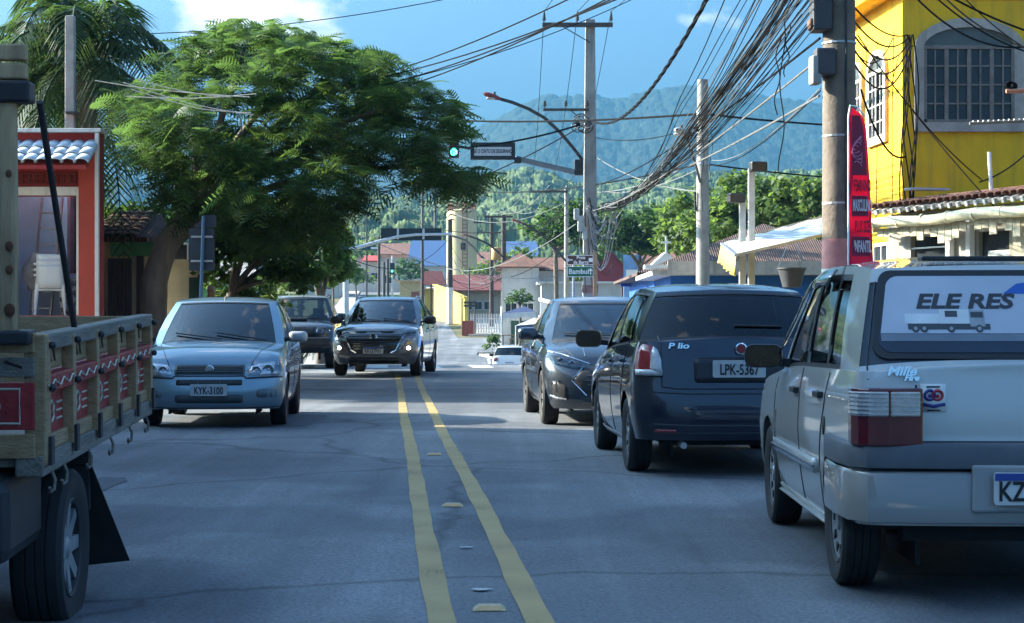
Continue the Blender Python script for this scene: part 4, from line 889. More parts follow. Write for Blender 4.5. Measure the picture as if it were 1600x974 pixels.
def ground_sheet():
    ys = sorted(set(list(np.arange(-1500, -40, 120))+list(np.arange(-40, 160, 2.0))+list(np.arange(160, 420, 10))+list(np.arange(420, 4100, 120))))
    xs = sorted(set(list(np.arange(-60, 60, 3.0))+list(np.arange(-300, -60, 20))+list(np.arange(60, 301, 20))+list(np.arange(-2900, -300, 300))+list(np.arange(320, 2900, 300))))
    b = MB(); b.grid([[(x, y, ground_z(x, y)-.03) for x in xs] for y in ys])
    struct(b.build('ground', ground_material('earth', (.16, .12, .075), (.12, .115, .055), (.06, .085, .03)), smooth=True, sharp=180))
def wl(d): return interp([(0, 4.1), (60, 4.1), (110, 4.6), (400, 4.6)], d)
def wr(d): return interp([(0, 4.0), (30, 4.0), (42, 4.3), (55, 5.5), (70, 6.7), (104, 6.7), (112, 5.0), (400, 4.6)], d)
def strip(b, off0, off1, d0, d1, dz, step=1.5, nx=4, mi=0):
    n = max(2, int((d1-d0)/step)); rows = []
    for i in range(n+1):
        d = d0+(d1-d0)*i/n; a = off0(d) if callable(off0) else off0; c = off1(d) if callable(off1) else off1
        rows.append([(axis_x(d)+a+(c-a)*j/nx, d, ground_z(0, d)+dz) for j in range(nx+1)])
    b.grid(rows, mi); return b
def roads():
    b = MB(); strip(b, lambda d: -wl(d), wr, -30, 420, 0.0); struct(b.build('road', ASPH, smooth=True, sharp=180))
    b = MB(); P = []
    for x in np.arange(0, 90, 3.0): P.append([(axis_x(122)+3+x, d, ground_z(0, d)+.004-.0*x) for d in np.arange(111, 134, 2.0)])
    b.grid(P, flip=True); struct(b.build('side_street', ASPH, smooth=True, sharp=180))
    # centre lines: two worn yellow lines with slightly wandering edges
    for off, ds in ((-.19, 0), (.19, 1)):
        b = MB(); rows = []; d = -8.0
        while d < 36:
            w = .056+.003*math.sin(d*1.7+ds)+.003*math.sin(d*5.1); j = .007*math.sin(d*.5+ds*2)+.002*math.sin(d*3.1)
            rows.append([(axis_x(d)+off+j-w, d, ground_z(0, d)+.005), (axis_x(d)+off+j+w, d, ground_z(0, d)+.005)]); d += .35
        b.grid(rows); struct(b.build('yellow_line', YELLOWLINE))
    b = MB(); strip(b, lambda d: -wl(d)+.1, lambda d: wr(d)-.2, 36.6, 37.0, .006, .2, 6); struct(b.build('stop_line', WHITELINE))
    b = MB(); strip(b, -2.6, 2.2, 29.6, 29.72, .006, .1, 6); struct(b.build('tar_joint', WHITELINE))
    for k in range(7):
        o = -3.4+k*1.25; b = MB(); strip(b, o, o+.5, 40.4, 43.2, .005, .7, 1); struct(b.build('crossing_stripe', WHITELINE))
    PT = mat('tar_patch', (.075, .087, .10), .8, var=.4, scale=9, bump=.4, bscale=60); r = random.Random(3)
    for x, d, w, l in ((2.3, 15.5, .9, 2.2), (-2.9, 12.0, 1.1, 1.8), (-1.6, 20.5, .8, 2.6)):    # tarred repairs with ragged edges
        b = MB(); n = 22; b.add([(axis_x(d)+x+w*.5*max(-1, min(1, 1.3*math.cos(2*math.pi*k/n)))*r.uniform(.93, 1.05), d+l*.5*max(-1, min(1, 1.3*math.sin(2*math.pi*k/n)))*r.uniform(.95, 1.03), ground_z(0, d)+.004) for k in range(n)], [tuple(range(n))]); struct(b.build('road_patch', PT))
    # raised pavements and kerbs, with real steps and joints
    def pavement(side, w, d0, d1, edge, nm):
        b = MB(); n = int((d1-d0)/1.5); rows = []
        for i in range(n+1):
            d = d0+(d1-d0)*i/n; e = edge(d)*side; z = ground_z(0, d); x = axis_x(d)
            rows.append([(x+e+side*.16, d, z-.05), (x+e+side*.16, d, z+.128), (x+e+side*(.16+w), d, z+.14), (x+e+side*(.16+w), d, z-.1)])
        b.grid(rows, flip=side < 0); o = struct(b.build(nm, PAVE))
        k = MB(); d = d0; proto = {}; L_ = 1.0
        while d < d1-1 and d < 60:
            e = edge(d)*side; e2 = edge(d+L_)*side; z = ground_z(0, d); z2 = ground_z(0, d+L_)
            q = MB(); a0 = Vector((axis_x(d)+e, d, 0)); a1 = Vector((axis_x(d+L_)+e2, d+L_-.02, 0)); s = Vector((side*.155, 0, 0)); j = random.uniform(-.006, .006)
            vs_ = [a0+Vector((0, 0, z-.05)), a1+Vector((0, 0, z2-.05)), a1+Vector((0, 0, z2+.12+j)), a0+Vector((0, 0, z+.12+j))]
            vs_ += [v+s for v in vs_]
            q.add(vs_, [(0, 1, 2, 3), (4, 7, 6, 5), (0, 3, 7, 4), (1, 5, 6, 2), (3, 2, 6, 7), (0, 4, 5, 1)])
            ob = q.build('kerb_stone', KERB, o, bevel=.015); d += L_
        while d < d1:
            d2 = min(d+4, d1); q = MB(); rows = []
            for t in range(3):
                dd = d+(d2-d)*t/2; e = edge(dd)*side; z = ground_z(0, dd); rows.append([(axis_x(dd)+e, dd, z-.05), (axis_x(dd)+e, dd, z+.12), (axis_x(dd)+e+side*.155, dd, z+.125)])
            q.grid(rows, flip=side > 0); q.build('kerb_run', KERB, o); d = d2
        return o
    pavement(-1, 2.0, 0, 300, wl, 'pavement_left'); pavement(1, 2.4, 0, 110, wr, 'pavement_right'); pavement(1, 5.0, 135.5, 300, lambda d: wr(d)+1.2, 'pavement_far')
    # corner kerb of the side street
    b = MB(); p = [(axis_x(135)+5.9+k, 135.5-(0.0 if k > 1.5 else 0), 0) for k in np.arange(0, 40, 2.0)]
    rows = [[(x, y-.1, ground_z(0, y)-.1), (x, y-.1, ground_z(0, y)+.14), (x, y+.1, ground_z(0, y)+.15)] for x, y, _ in p]; b.grid(rows); struct(b.build('kerb_far', KERB))
    b = MB(); rows = [[(axis_x(109)+5.2+k, 111.2, ground_z(0, 111)-.1), (axis_x(109)+5.2+k, 111.2, ground_z(0, 111)+.14), (axis_x(109)+5.2+k, 110.9, ground_z(0, 111)+.145)] for k in np.arange(0, 40, 2.0)]; b.grid(rows, flip=True); struct(b.build('kerb_corner', KERB))
    b = MB(); b.grid([[(axis_x(105)+6.8+k, d, ground_z(0, d)+.10) for d in (62, 70, 79, 88, 96, 104, 111)] for k in (2.4, 8, 16, 30)], flip=True); struct(b.build('forecourt', mat('sandy_paving', (.42, .37, .28), .9, var=.3, scale=1.5)))
def studs():
    LB = [('road stud with amber reflector between the yellow lines, farthest of the three', 676, 710), ('road stud with amber reflector between the yellow lines, middle of the three', 703, 790), ('worn pale road stud between the yellow lines, closest to the viewer', 765, 952)]
    for lb, px, py in LB:
        d = CAMZ*FPX/(py-HOR); x = axis_x(d)+.01; z = ground_z(x, d)
        t = thing('road_stud', lb, 'road stud', (x, d, z), 0, 'road studs on the centre line')
        b = MB(); v = [(-.07, -.05, .002), (.07, -.05, .002), (.07, .05, .002), (-.07, .05, .002), (-.045, -.022, .022), (.045, -.022, .022), (.045, .022, .022), (-.045, .022, .022)]
        b.add(v, [(0, 1, 5, 4), (1, 2, 6, 5), (2, 3, 7, 6), (3, 0, 4, 7), (4, 5, 6, 7), (3, 2, 1, 0)]); b.build('housing', mat('stud_plastic', (.50, .38, .20), .6, var=.3, scale=40), t, local=True, bevel=.004)
        b = MB(); b.add([(-.05, -.047, .006), (.05, -.047, .006), (.04, -.027, .02), (-.04, -.027, .02)], [(0, 1, 2, 3)]); b.build('reflector', mat('stud_reflector', (.62, .34, .12), .25, var=.2, coat=1), t, local=True)
    for px, py in ((718, 856), (737, 922)):
        d = CAMZ*FPX/(py-HOR); x = axis_x(d)+.0; b = MB()
        pts = [(x+.05*math.cos(a)*random.uniform(.6, 1.3), d+.035*math.sin(a)*random.uniform(.5, 1.3), .005) for a in [2*math.pi*k/11 for k in range(11)]]
        b.add(pts, [tuple(range(11))]); struct(b.build('glue_patch', WHITELINE))
def canopy_hill(name, ridge, d0, d1, cell, bump, mcol, nx, ny, seed=1, xpad=0):
    """a wooded slope: ridge = [(px, py)] outline at distance d1, falling to the ground at d0; tree crowns are real bumps"""
    r = np.random.default_rng(seed); xs0 = (ridge[0][0]-800)/FPX; xs1 = (ridge[-1][0]-800)/FPX
    U = np.linspace(0, 1, nx); Vv = np.linspace(0, 1, ny)
    rows = []
    gx = int(math.ceil((xs1-xs0)*d1/cell))+4; gy = int((d1-d0)*1.3/cell)+4
    jx = r.uniform(.1, .9, (gx+8, gy+8)); jy = r.uniform(.1, .9, (gx+8, gy+8)); jh = r.uniform(.45, 1.0, (gx+8, gy+8)); jr = r.uniform(.55, .85, (gx+8, gy+8))
    V = np.zeros((ny, nx, 3))
    for j, v in enumerate(Vv):
        d = d0+(d1-d0)*v
        px = ridge[0][0]+(ridge[-1][0]-ridge[0][0])*U
        X = (px-800)/FPX*d1*(.75+.25*v)
        zt = np.array([CAMZ-(interp(ridge, p)-HOR)*d1/FPX for p in px]); z0 = ground_z(0, d0)-2
        fall = v**.85 if v < 1 else 1
        Z = z0+(zt-z0)*fall
        Z = Z+np.array([mnoise.noise(Vector((x/(cell*9), d/(cell*9), seed)))*bump*1.5*(v*(1-v)*4) for x in X])
        a = (X-xs0*d1)/cell+2; b_ = (d-d0)*1.3/cell+2
        best = np.zeros(nx)
        ia = np.floor(a).astype(int); ib = int(math.floor(b_))
        for da in (-1, 0, 1):
            for db in (-1, 0, 1):
                ii = np.clip(ia+da, 0, gx+7); jj = min(max(ib+db, 0), gy+7)
                cx = ia+da+jx[ii, jj]; cy = ib+db+jy[ii, jj]; rr = jr[ii, jj]
                q = 1-((a-cx)**2+(b_-cy)**2)/rr**2
                best = np.maximum(best, jh[ii, jj]*np.sqrt(np.maximum(q, 0)))
        best = best+r.uniform(-.10, .10, nx)
        V[j, :, 0] = X; V[j, :, 1] = d; V[j, :, 2] = Z+best*bump
    V = np.concatenate([V, (V[-1:]*np.array([1.0, 1.0, 0])+np.array([0, 60, -40]))], 0); ny2 = ny+1
    idx = np.arange(ny2*nx).reshape(ny2, nx); F = np.stack([idx[:-1, :-1], idx[:-1, 1:], idx[1:, 1:], idx[1:, :-1]], -1).reshape(-1, 4)
    o = fast_mesh(name, V.reshape(-1, 3), F, mcol); o.data.shade_smooth(); struct(o); return o
def hills():
    F1 = ground_material('forest_near', (.032, .055, .022), (.072, .108, .036), (.12, .15, .055), .13)
    F2 = ground_material('forest_far', (.010, .020, .013), (.014, .026, .015), (.020, .032, .018), .02)
    big = [(250, 330), (500, 300), (620, 262), (690, 228), (735, 208), (775, 190), (815, 168), (850, 153), (890, 154), (925, 153), (960, 158), (1000, 150), (1030, 143), (1065, 138), (1100, 140), (1140, 142), (1180, 150), (1210, 158), (1250, 160), (1300, 172), (1360, 190), (1450, 230), (1600, 250), (1900, 300)]
    canopy_hill('mountain', big, 1500, 2300, 13, 7, F2, 1100, 120, 3)
    left = [(-200, 250), (60, 272), (160, 282), (195, 280), (225, 290), (270, 296), (330, 318), (420, 330), (560, 345)]
    canopy_hill('mountain_left', left, 1300, 1700, 17, 9, F2, 360, 30, 5)
    near = [(300, 350), (520, 335), (560, 320), (600, 318), (650, 322), (700, 318), (740, 298), (765, 286), (790, 278), (830, 275), (860, 282), (905, 300), (960, 300), (1010, 290), (1060, 285), (1110, 282), (1180, 280), (1300, 275), (1500, 265), (1700, 270)]
    canopy_hill('wooded_hill', near, 430, 760, 6.0, 5.0, F1, 900, 110, 9)
    low = [(-100, 330), (150, 335), (300, 352), (420, 360), (540, 352), (600, 345), (660, 352), (740, 356), (830, 350), (900, 345), (980, 340), (1100, 335)]
    canopy_hill('wooded_rise', low, 330, 430, 4.5, 4.0, F1, 640, 60, 12)
def haze():
    b = MB(); x, y0, y1, z0, z1 = 2900, -1520, 4150, -30, 345
    b.box((0, (y0+y1)/2, (z0+z1)/2), (2*x, y1-y0, z1-z0))
    m = bpy.data.materials.new('haze_air'); m.use_nodes = True; nt = m.node_tree; N, L = nt.nodes, nt.links; N.clear()
    o = N.new('ShaderNodeOutputMaterial'); v = N.new('ShaderNodeVolumePrincipled'); v.inputs['Color'].default_value = HAZE_COL; v.inputs['Density'].default_value = HAZE_DEN; v.inputs['Anisotropy'].default_value = HAZE_ANI
    L.new(v.outputs[0], o.inputs['Volume'])
    ob = b.build('haze', m); ob['kind'] = 'stuff'; ob.display_type = 'WIRE'; return ob
HAZE_COL, HAZE_DEN, HAZE_ANI = (.09, .25, .40, 1), .00040, .0

# ------------------------------------------------------------------ trees
BARK = mat('bark', (.16, .13, .10), .9, var=.45, scale=6, bump=.8, bscale=14, stretch=(1, 1, .35))
LEAF_F = leafmat('feathery_leaf', (.018, .052, .023), (.12, .21, .045), (.052, .105, .032))
LEAF_D = leafmat('dark_leaf', (.022, .050, .018), (.10, .20, .03), (.045, .085, .022))
LEAF_M = leafmat('mid_leaf', (.040, .080, .020), (.20, .30, .05), (.075, .125, .03))
LEAF_P = leafmat('palm_leaf', (.022, .052, .022), (.08, .14, .03), (.05, .085, .03))
def fronds(C, D, ln, seed, n_pairs=8, wid=.32, droop=.35):
    """feather-shaped leaves. C centres (n,3), D unit directions (n,3), ln lengths (n,)"""
    r = np.random.default_rng(seed); n = len(C); up = np.tile([0, 0, 1.0], (n, 1))
    S = np.cross(D, up); S /= np.linalg.norm(S, axis=1, keepdims=True)+1e-9; N = np.cross(S, D)
    roll = r.normal(0, .45, n)[:, None]; S2 = S*np.cos(roll)+N*np.sin(roll); N = np.cross(S2, D); S = S2
    V, F = [], []; k0 = 0
    for k in range(n_pairs):
        t = (k+.6)/n_pairs; w = wid*(1-(2*t-.9)**2*.75)
        base = C+D*(ln*t)[:, None]-np.array([0, 0, 1.0])*(droop*ln*t*t)[:, None]
        for sg in (-1, 1):
            q = S*sg*.94+D*.42; hw = .36/n_pairs*ln
            a = base-D*(hw*.9)[:, None]; b = base+D*(hw*.5)[:, None]
            L = (w*ln)[:, None]; dz = np.array([0, 0, -.12])*ln[:, None]*w*1.4
            tip = base+q*L+dz; a2 = tip-D*(hw*.35)[:, None]; b2 = tip+D*(hw*.45)[:, None]
            V += [a, a2, b2, b]; F.append(np.stack([np.arange(n)+(k0+i)*n for i in range(4)], 1)); k0 += 4
    return np.concatenate(V), np.concatenate(F)
def leaves(C, Nn, sz, seed, asp=.55):
    r = np.random.default_rng(seed); n = len(C); A = r.normal(size=(n, 3)); A -= Nn*(A*Nn).sum(1, keepdims=True); A /= np.linalg.norm(A, axis=1, keepdims=True)+1e-9; B = np.cross(Nn, A)
    s = sz[:, None]; V = np.concatenate([C-A*s, C+B*s*asp-A*s*.1, C+A*s, C-B*s*asp-A*s*.1]); F = np.stack([np.arange(n)+i*n for i in range(4)], 1); return V, F
def limb(root, pts, r0, r1, name='limb', n=8):
    P = [Vector(p) for p in pts]; Q = []; m = len(P)
    for i in range(m-1):
        for k in range(5):
            t = k/5; p0, p1, p2, p3 = P[max(i-1, 0)], P[i], P[i+1], P[min(i+2, m-1)]
            Q.append(.5*((2*p1)+(p2-p0)*t+(2*p0-5*p1+4*p2-p3)*t*t+(3*p1-p0-3*p2+p3)*t**3))
    Q.append(P[-1]); rs = [r0+(r1-r0)*(i/(len(Q)-1))**.8 for i in range(len(Q))]
    rs = [a*(1+.10*mnoise.noise(q*2.3)) for a, q in zip(rs, Q)]
    b = MB(); b.tube(Q, rs, n); return b.build(name, BARK, root, smooth=True, sharp=180)
def tree(name, label, base, trunk_h, blobs, n, sz, m, seed, group=None, trunk_r=.16, lean=(0, 0), cat='tree', asp=.55, hollow=.55):
    """blobs: ellipsoids (centre, radii); leaf clumps sit mostly near their surfaces, with gaps between clumps"""
    r = np.random.default_rng(seed); base = Vector(base); root = thing(name, label, cat, base, 0, group)
    c0 = Vector(blobs[0][0]); top = Vector((base.x+lean[0], base.y+lean[1], base.z+trunk_h))
    limb(root, [base-Vector((0, 0, .2)), base.lerp(top, .5)+Vector((.05, .03, 0)), top], trunk_r, trunk_r*.7, 'trunk', 9)
    CC, NN, SS = [], [], []
    tot = sum(b[1][0]*b[1][2] for b in blobs)
    for c_, rad in blobs:
        limb(root, [top, top.lerp(Vector(c_), .5)+Vector((0, 0, .1)), Vector(c_)], trunk_r*.5, trunk_r*.15)
        k = max(6, int(26*rad[0]*rad[2]/max(tot, 1e-6)*len(blobs))); nl = int(n*rad[0]*rad[2]/tot)
        u = r.normal(size=(k, 3)); u /= np.linalg.norm(u, axis=1, keepdims=True); u[:, 2] = np.where(u[:, 2] < -.4, -u[:, 2]*.6, u[:, 2])
        rr = r.uniform(hollow, 1.0, k)[:, None]; cen = np.array(c_)+u*rr*np.array(rad); pick = r.integers(0, k, nl)
        cr = np.array(rad)*r.uniform(.20, .36, k)[:, None]
        off = r.normal(size=(nl, 3)); off /= np.linalg.norm(off, axis=1, keepdims=True); off *= r.uniform(.2, 1, nl)[:, None]**.5
        p = cen[pick]+off*cr[pick]; nn = off*.5+np.array([0, 0, .7])+r.normal(0, .5, (nl, 3)); nn /= np.linalg.norm(nn, axis=1, keepdims=True)
        CC.append(p); NN.append(nn); SS.append(sz*r.uniform(.6, 1.4, nl))
    V, F = leaves(np.concatenate(CC), np.concatenate(NN), np.concatenate(SS), seed+1, asp); fast_mesh('crown', V, F, m, root)
    return root
def flame_tree():
    D0 = 30.0; base = at(238, 505, D0); base.z = ground_z(0, D0)+.13
    root = thing('street_tree', 'broad feathery-leaved tree leaning over the road beside the red shop', 'tree', base)
    k1 = at(244, 430, D0); k2 = at(268, 372, D0); k3 = at(312, 335, D0)
    limb(root, [base-Vector((0, 0, .3)), at(240, 470, D0), k1, k2, k3], .26, .20, 'trunk', 12)
    poly = [(182, 150), (205, 120), (250, 88), (290, 62), (330, 48), (385, 14), (420, 14), (450, 40), (520, 56), (600, 82), (660, 108), (705, 158), (735, 200), (752, 250), (766, 300), (700, 312), (640, 300), (600, 296), (575, 330), (530, 350), (480, 385), (420, 395), (350, 372), (290, 345), (235, 305), (196, 250)]
    def inside(x, y):
        c = False; j = len(poly)-1
        for i in range(len(poly)):
            if (poly[i][1] > y) != (poly[j][1] > y) and x < (poly[j][0]-poly[i][0])*(y-poly[i][1])/(poly[j][1]-poly[i][1])+poly[i][0]: c = not c
            j = i
        return c
    r = np.random.default_rng(21); cen = []
    def edge_dist(x, y):
        best = 1e9
        for (x0, y0), (x1, y1) in zip(poly, poly[1:]+poly[:1]):
            t = max(0, min(1, ((x-x0)*(x1-x0)+(y-y0)*(y1-y0))/((x1-x0)**2+(y1-y0)**2+1e-9))); best = min(best, math.hypot(x-x0-t*(x1-x0), y-y0-t*(y1-y0)))
        return best
    tries = 0
    while len(cen) < 300 and tries < 20000:
        tries += 1; x, y = r.uniform(180, 768), r.uniform(10, 395)
        if not inside(x, y): continue
        e = edge_dist(x, y)
        if e < 12: continue
        dep = 2.9*math.sqrt(max(0, 1-(1-min(1, e/120))**2)); d = D0+r.uniform(-1, 1)*dep+(.3 if x > 600 else 0)
        p = np.array(at(x, y, d))
        if any(np.linalg.norm(p-q) < .40 for q in cen): continue
        # an opening in the crown around the signal head that hangs behind it
        if math.hypot(x-709, (y-238)) < 30: continue
        cen.append(p)
    cen = np.array(cen); mid = np.array(at(400, 260, D0)); CC, DD, LL = [], [], []
    for p in cen:
        n = r.integers(30, 42); out = p-mid; az0 = math.atan2(out[1], out[0])
        az = r.uniform(0, 2*math.pi, n); el = r.normal(-.02, .32, n)
        d = np.stack([np.cos(az)*np.cos(el), np.sin(az)*np.cos(el), np.sin(el)], 1)+.35*out/np.linalg.norm(out); d /= np.linalg.norm(d, axis=1, keepdims=True)
        CC.append(p+r.normal(0, .11, (n, 3))*[1, 1, .6]); DD.append(d); LL.append(r.uniform(.22, .54, n)*r.choice([.75, 1.0, 1.1]))
    V, F = fronds(np.concatenate(CC), np.concatenate(DD), np.concatenate(LL), 5); fast_mesh('crown', V, F, LEAF_F, root)
    # limbs reaching into the crown
    ends = [(230, 200, 29.2), (300, 130, 31), (380, 80, 30), (430, 150, 28.6), (520, 130, 31), (600, 170, 29.6), (690, 260, 30.4), (470, 260, 29), (560, 240, 31.2), (340, 240, 28.8)]
    for i, (x, y, d) in enumerate(ends):
        e = at(x, y, d); m1 = k3.lerp(e, .35)+Vector((0, 0, .25)); m2 = k3.lerp(e, .7)+Vector((0, 0, .2))
        limb(root, [k3-Vector((.05, 0, .1)), m1, m2, e], .12 if i % 2 else .10, .025, 'limb', 7)
        for q in range(4):
            c_ = cen[r.integers(0, len(cen))]; near = min(cen, key=lambda c__: np.linalg.norm(np.array(m2)-c__)+r.uniform(0, 1.2)); limb(root, [m2, m2.lerp(Vector(near), .5)+Vector((0, 0, .1)), Vector(near)], .035, .012, 'twig', 5)
def palm(label, base, hgt, lean, n, fl, seed, group=None, coconuts=0, name='coconut_palm', tr=.14):
    r = random.Random(seed); base = Vector(base); root = thing(name, label, 'palm tree', base, 0, group); top = base+Vector((lean[0], lean[1], hgt))
    limb(root, [base-Vector((0, 0, .3)), base+Vector((lean[0]*.2, lean[1]*.2, hgt*.4)), base+Vector((lean[0]*.6, lean[1]*.6, hgt*.75)), top], tr*1.3, tr*.8, 'trunk', 10)
    for k in range(n):
        az = 2.399963*k+r.uniform(-.3, .3); el = 1.25-1.75*(k/n)+r.uniform(-.1, .1); L = fl*r.uniform(.8, 1.1); P = []
        for i in range(13):
            t = i/12; s = t*L; e = el-1.35*t*t; 
            P.append(top+Vector((math.cos(az)*s*math.cos(el)*(1-.12*t), math.sin(az)*s*math.cos(el)*(1-.12*t), s*math.sin(el)-L*.62*t*t*t-L*.22*t*t)))
        V = []; F = []; nl = 46
        tb = MB(); tb.tube(P, [.028*(1-.85*i/12)+.003 for i in range(13)], 5)
        for j in range(nl):
            t = .10+.89*j/nl; f = t*12; i = min(11, int(f)); p = P[i].lerp(P[i+1], f-i); d = (P[i+1]-P[i]).normalized(); s = d.cross(Vector((0, 0, 1)))
            if s.length < .05: s = Vector((math.sin(az), -math.cos(az), 0))
            s.normalize(); ll = L*.26*math.sin(math.pi*(.12+.86*t))**.6*r.uniform(.85, 1.1)
            for sg in (-1, 1):
                q = (s*sg*.72+d*.62+Vector((0, 0, -.22+r.uniform(-.12, .12)))).normalized(); w = d*(.016*fl/2.6)
                m_ = p+q*ll*.55; tip = p+q*ll+Vector((0, 0, -ll*.30)); kx = len(V); V += [p-w, p+w, m_+w, m_-w, tip]; F += [(kx, kx+1, kx+2, kx+3), (kx+3, kx+2, kx+4)]
        tb.add(V, F); tb.build('frond', LEAF_P, root)
    for k in range(coconuts):
        b = MB(); a = k*1.3; c_ = top+Vector((math.cos(a)*.22, math.sin(a)*.22, -.25-.1*(k % 3))); b.sphere(c_, (.10, .10, .12), 10); b.build('coconut', mat('coconut_green', (.12, .20, .05), .5, var=.2), root, smooth=True)
    return root

# ------------------------------------------------------------------ the wooden-sided truck (front end out of frame at the left)
def truck():
    """local axes: +X forward (towards the viewer), Y left, Z up"""
    a = Vector(((60-800)*6.06/FPX, 6.06, 0)); b = Vector(((228-800)*8.55/FPX, 8.55, 0))     # right-hand... outer lower edge of the bed, front and rear
    hd = (a-b); Lb = hd.length; hd.normalize(); left = Vector((-hd.y, hd.x, 0))          # truck's own left is the road side
    orig = b.copy(); W = 2.1
    root = thing('flatbed_truck', 'old truck with painted red and cream wooden bed sides, cut by the left edge', 'truck', orig, math.atan2(hd.y, hd.x), 'oncoming vehicles')
    root.rotation_euler = (0, 0, math.atan2(hd.y, hd.x)); pit = R(1.9)
    WD = mat('cream_wood', (.45, .31, .175), .75, var=.35, scale=5, bump=.4, bscale=25, stretch=(.5, 2, 6), c2=(.30, .175, .08))
    WR = mat('red_wood', (.34, .026, .028), .6, var=.4, scale=6, bump=.3, bscale=25); WG = mat('grey_wood', (.23, .20, .165), .85, var=.4, scale=6, bump=.5, bscale=25, stretch=(.6, 3, 6)); IRON = mat('dark_iron', (.045, .045, .05), .6, .4, var=.4, scale=10)
    ORN = mat('white_ornament', (.60, .55, .44), .6, var=.2); WORN = mat('weathered_post', (.64, .43, .24), .85, var=.5, scale=4, bump=.6, bscale=12, stretch=(2, 2, .4), c2=(.14, .085, .05)); RUST = mat('rust', (.16, .06, .03), .9, var=.5)
    zf = .755; top = 1.185; y0 = 0.0
    def P(*a_): return Vector(a_)
    # the road-side bed panel, along x from 0 (rear) to Lb (front)
    n = 5; pw = Lb/n
    b = MB(); b.box((Lb/2, -.02, zf-.02), (Lb+.06, .10, .075)); b.build('bed_rail', WG, root, local=True, bevel=.008)
    b = MB(); b.box((Lb/2, .0, zf+.045), (Lb, .035, .055)); b.build('lower_board', WD, root, local=True, bevel=.004)
    b = MB(); b.box((Lb/2, .0, top-.02), (Lb+.04, .07, .06)); b.build('top_rail', WG, root, local=True, bevel=.008)
    b = MB(); b.box((Lb/2, .0, zf+.262), (Lb+.02, .075, .065)); mid = b.build('red_rail', WR, root, local=True, bevel=.006)
    for k in range(15):
        x = .12+k*(Lb-.2)/14; s = MB(); s.tube([P(x-.07+.14*t/6, .041, zf+.262+.012*math.sin(t/6*2*math.pi)) for t in range(7)], .004, 4); s.build('painted_scroll', ORN, mid, local=True)
    for k in range(n):
        xa = k*pw+.03; xb = (k+1)*pw-.03; xc = (xa+xb)/2
        b = MB(); b.box((xc, -.012, zf+.15), (xb-xa, .02, .16)); rp = b.build('red_panel', WR, root, local=True)
        for dx in (-.16, .16):
            for i in range(3):
                s = MB(); s.tube([P(xc+dx*1.15, .0, zf+.115+.03*i), P(xc+dx*.55, .0, zf+.115+.03*i)], .0045, 4); s.build('painted_line', ORN, rp, local=True)
        s = MB(); s.tube([P(xc+.045*math.cos(t)*(1 if i % 2 else .6), .0, zf+.15+.04*math.sin(t)) for i, t in enumerate([2*math.pi*q/12 for q in range(13)])], .005, 4); s.build('painted_flower', ORN, rp, local=True)
        b = MB(); b.box((xc, -.014, zf+.355), (xb-xa, .018, .085)); cb = b.build('cream_board', WD, root, local=True)
        for q in range(3):
            s = MB(); s.tube([P(xc-.08+.07*q, -.002, zf+.33), P(xc-.05+.07*q, -.002, zf+.38)], .004, 4); s.build('painted_stroke', mat('dark_brush', (.09, .06, .04), .7), cb, local=True)
    for k in range(n+1):
        b = MB(); b.box((min(max(k*pw, .03), Lb-.03), .016, (zf+top)/2), (.055, .045, top-zf-.02)); b.build('stake', WD, root, local=True, bevel=.004)
        b = MB(); xx = min(max(k*pw, .03), Lb-.03); b.box((xx, .045, zf+.03), (.05, .012, .10)); b.build('hinge_strap', IRON, root, local=True)
        for zz in (zf+.25, top-.03): b = MB(); b.sphere((xx, .05, zz), .015, 6); b.build('bolt', IRON, root, local=True)
        x = min(k*pw+.18, Lb-.1); s = MB(); s.tube([P(x, .03, zf-.05), P(x, .042, zf-.08), P(x+.008, .04, zf-.115), P(x+.022, .03, zf-.122), P(x+.034, .03, zf-.105)], .0065, 6); s.build('rope_hook', WG, root, local=True)
    # front board of the bed and its tall weathered headboard post
    for z, h, m_ in ((zf+.05, .09, WD), (zf+.19, .17, WR), (zf+.325, .075, WG), (zf+.41, .075, WD)):
        b = MB(); b.box((Lb+.02, -W/2, z), (.03, W, h-.006)); fb = b.build('front_board', m_, root, local=True, bevel=.004)
        if m_ is WR:
            for yy in (-.10, -.45, -.8):
                s = MB(); s.tube([P(Lb+.037, yy-.14, z-.06), P(Lb+.037, yy+.05, z-.06), P(Lb+.037, yy+.05, z+.06), P(Lb+.037, yy-.14, z+.06)], .005, 4); s.tube([P(Lb+.037, yy-.05+.03*math.cos(t), z+.03*math.sin(t)) for t in [2*math.pi*q/10 for q in range(11)]], .006, 4); s.build('painted_frame', ORN, fb, local=True)
        elif h < .08:
            for q in range(6):
                s = MB(); s.tube([P(Lb+.037, -.04-.09*q, z), P(Lb+.037, -.10-.09*q, z+.02*(-1)**q)], .0045, 4); s.build('painted_stroke', BLACKINK, fb, local=True)
    b = MB(); b.box((Lb-.01, .0, zf+.21), (.07, .075, .46)); b.build('corner_post', WD, root, local=True, bevel=.008)
    hx = Lb+.03; hy = -.085
    b = MB(); b.box((hx, hy, 1.60), (.06, .06, .86)); hp = b.build('headboard_post', WORN, root, local=True, bevel=.012)
    for z, r_ in ((1.28, .016), (1.42, .011), (1.50, .012), (1.75, .009)):
        s = MB(); s.sphere((hx+.036, hy+.01, z), (.006, r_*1.2, r_*1.5), 8); s.build('rust_bolt', RUST, hp, local=True)
    b = MB(); b.box((hx, hy-.40, 2.03), (.10, .97, .075)); b.build('headboard_beam', IRON, root, local=True, bevel=.01)
    for z in (2.103, 2.168):
        b = MB(); b.box((hx-.01, hy-.41, z), (.05, .95, .056)); b.build('headboard_slat', WORN, root, local=True, bevel=.008)
    b = MB(); b.box((hx, hy-.42, 1.185), (.12, 1.0, .05)); b.build('headboard_sill', IRON, root, local=True, bevel=.01)
